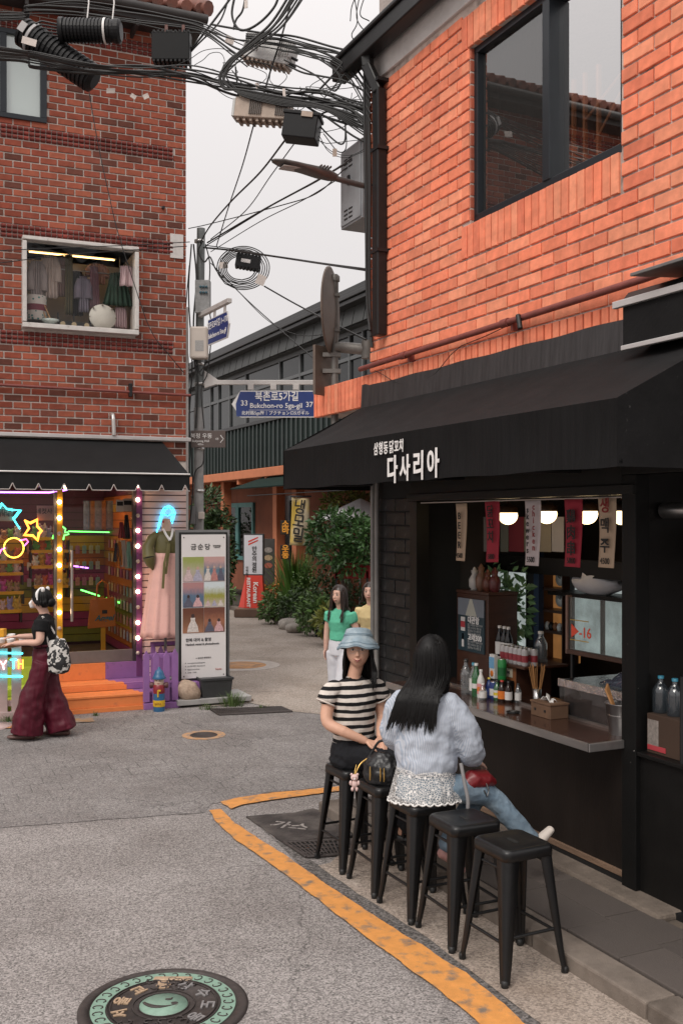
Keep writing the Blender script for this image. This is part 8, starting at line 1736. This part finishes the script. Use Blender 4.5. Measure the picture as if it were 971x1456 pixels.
for x in (-.05, .02, .045): MB().tube([(x, -.085, .12), (x + .004, -.093, .075), (x + .002, -.09, .035)], .005, 6, rs=[.003, .006, .004]).build('zip_pull', gold, HBG)
MB().tube(catmull([(-.10, -.02, .15), (-.13, -.06, .12), (-.15, -.09, .06), (-.155, -.10, .02)], 5), .006, 6).build('gold_chain', gold, HBG)
MB().tube(catmull([(-.09, 0, .165), (-.03, .02, .26), (.05, .02, .25), (.1, 0, .16)], 5), .009, 6).build('handle', mat('black_nylon', (.010, .010, .011), .4), HBG)
pbm = mat('bear_pink', (.62, .44, .41), .85, var=.08, vs=40, bump=.3, bs=300); cp = at(504, 1112, 6.30)
BR = thing('bear_charm', 'tiny pale pink bear charm dangling from the handbag', 'charm', cp); 
for nm, c, r in (('head', (0, 0, .028), (.024, .021, .021)), ('belly', (0, 0, -.012), (.020, .017, .026))): MB().ell(c, *r).build(nm, pbm, BR)
for s in (-1, 1):
    MB().ell((s * .018, 0, .047), .009, .006, .009, 8, 6).build('ear', pbm, BR); MB().ell((s * .024, -.006, -.004), .009, .009, .016, 8, 6).build('paw', pbm, BR); MB().ell((s * .013, -.006, -.042), .010, .011, .014, 8, 6).build('foot', pbm, BR); MB().ell((s * .008, -.020, .032), .0024, .002, .0024, 6, 4).build('eye', black_ink, BR)
MB().ell((0, -.021, .023), .006, .006, .005, 8, 5).build('muzzle', paper, BR); MB().tube([(0, 0, .048), (.004, .01, .075), (.012, .03, .10)], .0025, 5).build('cord', gold, BR)
P2 = thing('person', 'seated person with long black hair in a pale blue striped shirt, seen from behind', 'person', (.486, 6.14, 0))
T2 = rot(158); H2 = rot(140)
tq = lambda x, y, z: tuple(T2 @ V((x, y, 0)) + V((.02, 0, z)))
hc2 = V((.062, .03, 1.505)); X2 = tuple(T2 @ V((1, 0, 0)))
b = MB(); head(b, hc2, H2, 1.0)
sec_loft(b, [(tq(0, .01, 1.24), .06, .055, X2), (tq(0, .0, 1.33), .048, .046, X2), (tuple(hc2 + V((0, -.01, -.07))), .047, .048, X2)], 14)
sec_loft(b, [((.0, 0, .76), .14, .11, X2), (tq(0, 0, .95), .115, .09, X2), (tq(0, 0, 1.15), .135, .09, X2), (tq(0, 0, 1.26), .12, .055, X2)], 16)
rs2, re2, rwr = V(tq(-.165, 0, 1.255)), V((.285, -.03, .985)), V((.335, .135, .862)); ls2, le2, lwr = V(tq(.165, 0, 1.255)), V((-.17, .12, 1.02)), V((.02, .30, .90))
limb(b, [tuple(rs2), tuple(rs2.lerp(re2, .5)), tuple(re2), tuple(rwr)], [.048, .045, .04, .026]); limb(b, [tuple(ls2), tuple(ls2.lerp(le2, .5)), tuple(le2), tuple(lwr)], [.048, .045, .04, .026])
hand(b, rwr, (.55, .65, -.35), (.3, -.2, .9), -1, .6, .165); hand(b, lwr, (.7, .5, -.3), (0, 0, 1), 1, .4, .165)
k_r, a_r = V((.42, .10, .655)), V((.685, .155, .37)); k_l, a_l = V((.36, .26, .64)), V((.155, .13, .33)); h_r, h_l = V((.05, -.075, .745)), V((.0, .09, .745))
limb(b, [tuple(k_r), tuple(k_r.lerp(a_r, .5)), tuple(a_r)], [.05, .045, .032]); limb(b, [tuple(k_l), tuple(k_l.lerp(a_l, .5)), tuple(a_l)], [.05, .045, .032])
remeshed(b, 'body', skin2, P2, .007, 4)
je = MB(); jean = mat('washed_denim', (.155, .22, .285), .9, spec=.15, var=.22, vs=8, bump=.3, bs=350, col2=(.27, .34, .40), c2s=5, c2t=.55, c2w=.15)
sec_loft(je, [((.0, .0, .672), .165, .145, X2), ((.01, 0, .76), .165, .14, X2), (tq(0, 0, .88), .135, .105, X2)], 18)
limb(je, [tuple(h_r), tuple(h_r.lerp(k_r, .5) + V((0, 0, .02))), tuple(k_r), tuple(k_r.lerp(a_r, .55)), tuple(a_r)], [.098, .088, .068, .064, .055]); limb(je, [tuple(h_l), tuple(h_l.lerp(k_l, .5)), tuple(k_l), tuple(k_l.lerp(a_l, .55)), tuple(a_l)], [.098, .088, .068, .062, .055])
remeshed(je, 'jeans', jean, P2, .007, 5, .012)
shirt_m = stripes_mat('blue_pinstripe', (.46, .485, .54), (.33, .375, .45), 105, 'X', .55, .85, .01)
sh = MB()
sec_loft(sh, [(tq(0, -.01, .845), .178, .155, X2), (tq(0, -.01, .93), .190, .160, X2), (tq(0, .0, 1.05), .188, .145, X2), (tq(0, .005, 1.16), .190, .128, X2), (tq(0, .005, 1.25), .188, .095, X2), (tq(0, .004, 1.295), .13, .068, X2), (tq(0, .004, 1.32), .075, .06, X2)], 24)
limb(sh, [tq(-.13, 0, 1.255), tuple(rs2.lerp(re2, .25)), tuple(rs2.lerp(re2, .7) + V((.01, -.005, 0))), tuple(re2), tuple(re2.lerp(rwr, .4) + V((0, 0, -.01))), tuple(re2.lerp(rwr, .85))], [.075, .083, .086, .084, .078, .052])
limb(sh, [tq(.13, 0, 1.255), tuple(ls2.lerp(le2, .25)), tuple(ls2.lerp(le2, .7)), tuple(le2), tuple(le2.lerp(lwr, .4)), tuple(le2.lerp(lwr, .85))], [.075, .080, .080, .076, .07, .05])
o = remeshed(sh, 'shirt', shirt_m, P2, .007, 4, .034, CL_TEX2); d = o.modifiers.new('creases', 'DISPLACE'); d.texture = CL_TEX; d.strength = .014; d.mid_level = .5
for i, (p, q_) in enumerate(((re2.lerp(rwr, .80), re2.lerp(rwr, .92)), (le2.lerp(lwr, .80), le2.lerp(lwr, .92)))): mb = MB(); sec_loft(mb, [(tuple(p), .052, .052), (tuple(q_), .05, .05)], 18); mb.build('cuff', shirt_m, P2)
MB().tube(catmull([tq(-.08, .03, 1.31), tq(-.05, .075, 1.315), tq(0, .085, 1.318), tq(.05, .075, 1.315), tq(.08, .03, 1.31)], 4), .014, 6).build('collar', shirt_m, P2)
ml, n, l, bs = node_mat('white_lace'); tc = n.new('ShaderNodeTexCoord'); vo = n.new('ShaderNodeTexVoronoi'); vo.feature = 'DISTANCE_TO_EDGE'; vo.inputs['Scale'].default_value = 75; l.new(tc.outputs['Object'], vo.inputs['Vector'])
v2 = n.new('ShaderNodeTexVoronoi'); v2.inputs['Scale'].default_value = 26; l.new(tc.outputs['Object'], v2.inputs['Vector']); r1_ = n.new('ShaderNodeMapRange'); r1_.inputs[1].default_value = .05; r1_.inputs[2].default_value = .10; r1_.inputs[3].default_value = .95; r1_.inputs[4].default_value = .15; l.new(vo.outputs['Distance'], r1_.inputs[0])
r2_ = n.new('ShaderNodeMapRange'); r2_.inputs[1].default_value = .20; r2_.inputs[2].default_value = .25; r2_.inputs[3].default_value = 1; r2_.inputs[4].default_value = 0; l.new(v2.outputs['Distance'], r2_.inputs[0]); mxx = n.new('ShaderNodeMath'); mxx.operation = 'MAXIMUM'; l.new(r1_.outputs[0], mxx.inputs[0]); l.new(r2_.outputs[0], mxx.inputs[1]); l.new(mxx.outputs[0], bs.inputs['Alpha']); bs.inputs['Base Color'].default_value = (.66, .64, .62, 1); bs.inputs['Roughness'].default_value = .9
la = MB(); nu, nv = 120, 10; vs = []
for j in range(nv + 1):
    v = j / nv
    for i in range(nu):
        a = 2 * math.pi * i / nu; rx = .172 + .05 * v; ry = .145 + .055 * v; fr = 1 + .03 * v * math.sin(a * 17) ; z = .865 - .20 * v - .02 * v * math.cos(a + .9) - (.012 * abs(math.sin(a * 15)) if j == nv else 0)
        p = T2 @ V((rx * fr * math.cos(a), ry * fr * math.sin(a), 0)); vs.append((p.x + .015, p.y, max(z, .672 if False else .655)))
la.add(vs, [(j * nu + i, j * nu + (i + 1) % nu, (j + 1) * nu + (i + 1) % nu, (j + 1) * nu + i) for j in range(nv) for i in range(nu)], True); la.build('lace_hem', ml, P2)
tr_ = MB(); tr_.tube([V(p) + V((0, 0, .004)) for p in vs[-nu:]] + [V(vs[-nu])], .0055, 5, cap=False); tr_.build('lace_edge', mat('lace_white', (.64, .62, .60), .9), P2)
def push2(q):
    d = T2 @ V((0, 1, 0)); o_ = V(tq(0, 0, q.z)); k = (q - o_).dot(d); want = .098 + .045 * max(0, min(1, (1.36 - q.z) / .10))
    if q.z < 1.40 and k > -.06: q = q + d * max(0, want - k) * min(1, (1.40 - q.z) / .09)
    sx_ = (q - V(tq(0, 0, q.z))).dot(T2 @ V((1, 0, 0)))
    if q.z < 1.44: q = q + (T2 @ V((1, 0, 0))) * ((.24 + .8 * sx_) * (1.44 - q.z))
    return q
hair_fall(P2, hc2, H2, hair_b, 1.175, 520, (-145, 145), push2, 8, 1.13, .0065, jag=.06)
hair_fall(P2, hc2 + V((0, 0, -.002)), H2, hair_b, 1.185, 620, (-120, 120), push2, 18, 1.21, .0036, jag=.11, name='top_hair')
shw = mat('shoe_cream', (.55, .49, .44), .7, var=.08); shp = mat('shoe_pink', (.50, .27, .25), .7)
sh_ = MB(); d_ = V((.42, .10, -.55)).normalized(); fd = V((.55, .15, .55)).normalized()
sec_loft(sh_, [(tuple(a_r + V((.005, 0, -.045)) - fd * .06), .034, .032, (0, 1, 0)), (tuple(a_r + V((.01, 0, -.05))), .040, .04, (0, 1, 0)), (tuple(a_r + V((.01, 0, -.055)) + fd * .10), .042, .032, (0, 1, 0)), (tuple(a_r + V((.01, 0, -.06)) + fd * .17), .036, .024, (0, 1, 0))], 14); remeshed(sh_, 'shoe', shw, P2, .006, 3)
sh_ = MB(); fd = V((.3, .2, -.35)).normalized(); sec_loft(sh_, [(tuple(a_l + V((-.03, 0, -.03))), .034, .034, (0, 1, 0)), (tuple(a_l + V((.02, .02, -.06))), .04, .036, (0, 1, 0)), (tuple(a_l + V((.02, .02, -.06)) + fd * .15), .036, .024, (0, 1, 0))], 14); remeshed(sh_, 'shoe', shp, P2, .006, 3)
RB = thing('red_bag', 'dark red shoulder bag with a grey strap on the lap beside the striped shirt', 'bag', (.486 + .33, 6.14 + .03, .80), math.radians(35))
mb = MB(); sec_loft(mb, [((-.10, 0, -.06), .03, .035, (0, 1, 0)), ((-.04, 0, -.02), .06, .06, (0, 1, 0)), ((.06, 0, -.03), .065, .055, (0, 1, 0)), ((.13, 0, -.06), .04, .03, (0, 1, 0))], 14); remeshed(mb, 'bag_body', mat('red_leather', (.17, .012, .016), .4, var=.2), RB, .007, 3, .01)
strapm = mat('strap_grey', (.20, .19, .19), .6); p_ = [at(655, 1085, 5.98), at(660, 1112, 5.95), at(665, 1138, 5.93), at(664, 1160, 5.93)]
o = MB().tube([q_ - V((.816, 6.17, .80)) for q_ in catmull(p_, 4)], .012, 6).build('strap', strapm, RB); o.rotation_euler.z = -RB.rotation_euler.z; o.matrix_parent_inverse = Matrix()
MB().tube([(.02, -.055, -.03), (.04, -.065, -.08), (.03, -.06, -.12), (.01, -.055, -.08)], .005, 6).build('clip', steel, RB)
def walker(label, loc, th, top_m, leg_m, skin, hair, hth=None, shoe=None, arm_r=None, arm_l=None, wide=.09, stride=.16, hem=1.0, tall=1.6, hair_len=.32, sleeve=.5, flare=0, face_on=True, fold=.014, leg_end=.06):
    k = tall / 1.62; t = thing('person', label, 'person', loc); T = rot(th); HH = rot(hth if hth is not None else th)
    p3 = lambda x, y, z: T @ (V((x, y, z)) * k); X = tuple(T @ V((1, 0, 0))); Yd = tuple(T @ V((0, 1, 0)))
    hc_ = p3(0, -.03, 1.505)
    b = MB(); head(b, hc_, HH, k * .98)
    sec_loft(b, [(p3(0, .01, 1.28), .06, .055, X), (p3(0, -.005, 1.36), .045, .045, X), (hc_ + V((0, 0, -.075 * k)), .045, .047, X)], 14)
    sec_loft(b, [(p3(0, 0, .80), .14, .10, X), (p3(0, 0, .98), .115, .085, X), (p3(0, -.01, 1.18), .135, .09, X), (p3(0, 0, 1.30), .11, .05, X)], 16)
    feet = []
    for s in (-1, 1):
        a = (arm_r if s < 0 else arm_l) or [(.185, .01, 1.10), (.20, -.0, .86)]
        S, E, Wr = p3(s * .142, 0, 1.272), p3(s * a[0][0], a[0][1], a[0][2]), p3(s * a[1][0], a[1][1], a[1][2])
        limb(b, [S, S.lerp(E, .5), E, E.lerp(Wr, .5), Wr], [.040, .041, .037, .034, .025]); hand(b, Wr, (Wr - E) + V((0, 0, -.02)), tuple(T @ V((s * 1, 0, .2))) if not a[2:] else tuple(T @ V(a[2])), s if not a[3:] else a[3], .45, .16 * k)
        ft = p3(s * .075, -stride * s, .07); kn = p3(s * .085, -.03 - stride * s * .45, .46); hp = p3(s * .085, 0, .84); feet.append((s, ft, kn, hp)); limb(b, [hp, kn, ft], [.062, .05, .034])
    remeshed(b, 'body', skin, t, .0075, 4)
    if face_on: face(t, hc_, HH, k * .98, .007, True)
    lg = MB()
    sec_loft(lg, [(p3(0, .01, .80), .155, .125, X), (p3(0, .01, .92), .150, .115, X), (p3(0, 0, 1.02), .120, .095, X)], 18)
    for s, ft, kn, hp in feet:
        e = ft.lerp(kn, leg_end / .5) if leg_end > 0 else ft; limb(lg, [hp, hp.lerp(kn, .5), kn, kn.lerp(e, .5), e], [.095, .09 + flare * .15, wide + flare * .35, wide + flare * .7, wide + flare], 14, ck=.06)
    remeshed(lg, 'trousers', leg_m, t, .009, 5, fold, CL_TEX2 if flare else CL_TEX)
    tpm = MB()
    sec_loft(tpm, [(p3(0, .0, hem), .135, .11, X), (p3(0, 0, 1.08), .13, .10, X), (p3(0, -.012, 1.19), .148, .11, X), (p3(0, 0, 1.28), .16, .085, X), (p3(0, 0, 1.325), .11, .06, X), (p3(0, 0, 1.34), .066, .05, X)], 20)
    for s in (-1, 1):
        a = (arm_r if s < 0 else arm_l) or [(.185, .01, 1.10), (.20, -.0, .86)]; S, E = p3(s * .13, 0, 1.285), p3(s * a[0][0], a[0][1], a[0][2]); limb(tpm, [S, S.lerp(E, sleeve * .5), S.lerp(E, sleeve)], [.074, .070, .064], ck=.2)
    remeshed(tpm, 'top', top_m, t, .008, 4, .012)
    for s, ft, kn, hp in feet:
        so = MB(); fd = T @ V((0, -1, 0)); g0_ = V((ft.x, ft.y, .035)); sec_loft(so, [(g0_ - fd * .06, .034, .032, X), (g0_ + fd * .03, .040, .034, X), (g0_ + fd * .12, .042, .026, X), (g0_ + fd * .17, .03, .018, X)], 12); remeshed(so, 'shoe', shoe or mat('shoe_black', (.015, .015, .016), .5), t, .007, 3)
    return t, T, HH, hc_, p3, k
mar = mat('maroon_satin', (.075, .005, .015), .5, spec=.3, var=.35, vs=3, stretch=(5, 5, .35), bump=1.0, bs=7); blk_top = mat('black_knit', (.012, .012, .013), .9, spec=.2, var=.2)
g1 = gnd(64, 1049); g1.z = 0
t, T, HH, hc_, p3, k = walker('person in a black top and wide maroon trousers carrying cups past the gift shop', g1, -84, blk_top, mar, skin2, hair_b, -100, mat('shoe_tan', (.12, .06, .05), .5), arm_l=[(.185, -.02, 1.07), (.13, -.25, 1.05), (0, 0, 1), -1], arm_r=[(.18, -.04, 1.08), (.12, -.27, 1.09), (0, 0, 1), 1], wide=.10, stride=.15, hem=1.0, tall=1.6, sleeve=.5, flare=.05, fold=.034, leg_end=.0); t.scale = (1.14, 1.14, 1)
hair_fall(t, hc_, HH, hair_b, hc_.z - .055, 110, (-120, 120), None, 4, k, .008, jag=.015)
MB().ell(hc_ + HH @ V((0, .095, -.03)), .045, .045, .05, 14, 10).build('hair_bun', hair_b, t)
f = lambda *p: hc_ + HH @ (V(p) * k)
MB().tube(catmull([f(-.078, .0, .0), f(-.070, -.01, .075), f(0, .0, .122), f(.070, -.01, .075), f(.078, 0, .0)], 5), .014, 8).build('headband', white_paint, t)
for s in (-1, 1): MB().ell(f(s * .05, .04, .11), .02, .018, .03, 10, 6).build('headband_bow', white_paint, t)
mb = MB(); sec_loft(mb, [(f(0, -.088, -.012), .03, .014, HH @ V((1, 0, 0))), (f(0, -.098, -.04), .05, .022, HH @ V((1, 0, 0))), (f(0, -.085, -.085), .042, .022, HH @ V((1, 0, 0)))], 16); remeshed(mb, 'face_mask', white_paint, t, .006, 4)
for s in (-1, 1): MB().tube([f(s * .045, -.07, -.02), f(s * .072, .0, .005)], .002, 4).build('mask_loop', white_paint, t)
MB().tube([p3(.135 * math.cos(a), .11 * math.sin(a), 1.015) for a in [i * math.pi / 10 for i in range(21)]], .016, 6, cap=False).build('waist_tie', mar, t)
tt_ = MB(); TBg = thing('patterned_tote', 'black and white patterned tote bag on the shoulder above the maroon trousers', 'bag', g1 + p3(.13, .17, .74), math.radians(-84))
sec_loft(tt_, [((0, 0, 0), .055, .11, (1, 0, 0)), ((0, 0, .08), .07, .13, (1, 0, 0)), ((0, -.01, .24), .055, .12, (1, 0, 0)), ((0, -.02, .33), .03, .09, (1, 0, 0))], 16)
mt, n, l, bs = node_mat('tote_pattern'); tc = n.new('ShaderNodeTexCoord'); vo = n.new('ShaderNodeTexNoise'); vo.inputs['Scale'].default_value = 22; l.new(tc.outputs['Object'], vo.inputs['Vector']); r = n.new('ShaderNodeValToRGB'); r.color_ramp.interpolation = 'CONSTANT'; r.color_ramp.elements[0].color = (.015, .015, .016, 1); r.color_ramp.elements[1].position = .5; r.color_ramp.elements[1].color = (.55, .53, .5, 1); l.new(vo.outputs['Fac'], r.inputs[0]); l.new(r.outputs[0], bs.inputs['Base Color'])
remeshed(tt_, 'bag_body', mt, TBg, .008, 4, .012); MB().tube(catmull([(0, -.11, .3), (.0, -.14, .48), (-.0, -.17, .58), (-.03, -.12, .52), (-.02, .0, .33)], 5), .011, 6).build('strap', mt, TBg)
g2 = gnd(484, 1026); g2.z = 0
grn = mat('mint_green_shirt', (.11, .44, .29), .85, spec=.2, var=.08, vs=6); wt = mat('white_trousers', (.60, .60, .64), .85, spec=.2, var=.06, vs=6)
t, T, HH, hc_, p3, k = walker('walking person in a mint green shirt and white trousers at the alley mouth', g2, -28, grn, wt, skin2, hair_br, -38, mat('shoe_black', (.015, .015, .016), .5), wide=.085, stride=.17, hem=.98, tall=1.58, sleeve=.5, flare=.02, arm_l=[(.20, .03, 1.09), (.22, .0, .88)])
hair_fall(t, hc_, HH, hair_br, 1.19, 190, (-128, 128), lambda q: q + (T @ V((0, 1, 0))) * (.05 if q.z < 1.3 else 0), 11, k, .008, jag=.04)
mb = MB(); rn = random.Random(6)
for s in (-1, 1):
    for i in range(26): x0 = rn.uniform(.074, .09); pts = [hc_ + HH @ V((s * x0, -.03, .05)), hc_ + HH @ V((s * (x0 + .008), -.03 + rn.uniform(-.02, .02), -.05)), hc_ + HH @ V((s * (x0 + .015), -.055, -.16)), hc_ + HH @ V((s * (x0 + .01 + rn.uniform(-.02, .02)), -.085, -.27 + rn.uniform(-.04, .03)))]; mb.tube(catmull(pts, 4), .008, 5, r1=.002)
mb.build('front_lock', hair_br, t)
g3 = gnd(527, 1014); g3.z = 0
yel_s = mat('pale_yellow_shirt', (.60, .47, .25), .85, spec=.2, var=.06, vs=6)
t, T, HH, hc_, p3, k = walker('person in a pale yellow shirt half hidden behind the grey pipes', g3, -25, yel_s, mat('dark_trousers', (.03, .03, .035), .8), skin2, hair_br, -15, None, wide=.08, stride=.12, hem=.95, tall=1.58, sleeve=.9)
hair_fall(t, hc_, HH, hair_br, 1.36, 160, (-135, 135), None, 13, k, .008, jag=.02)
finish_texts()
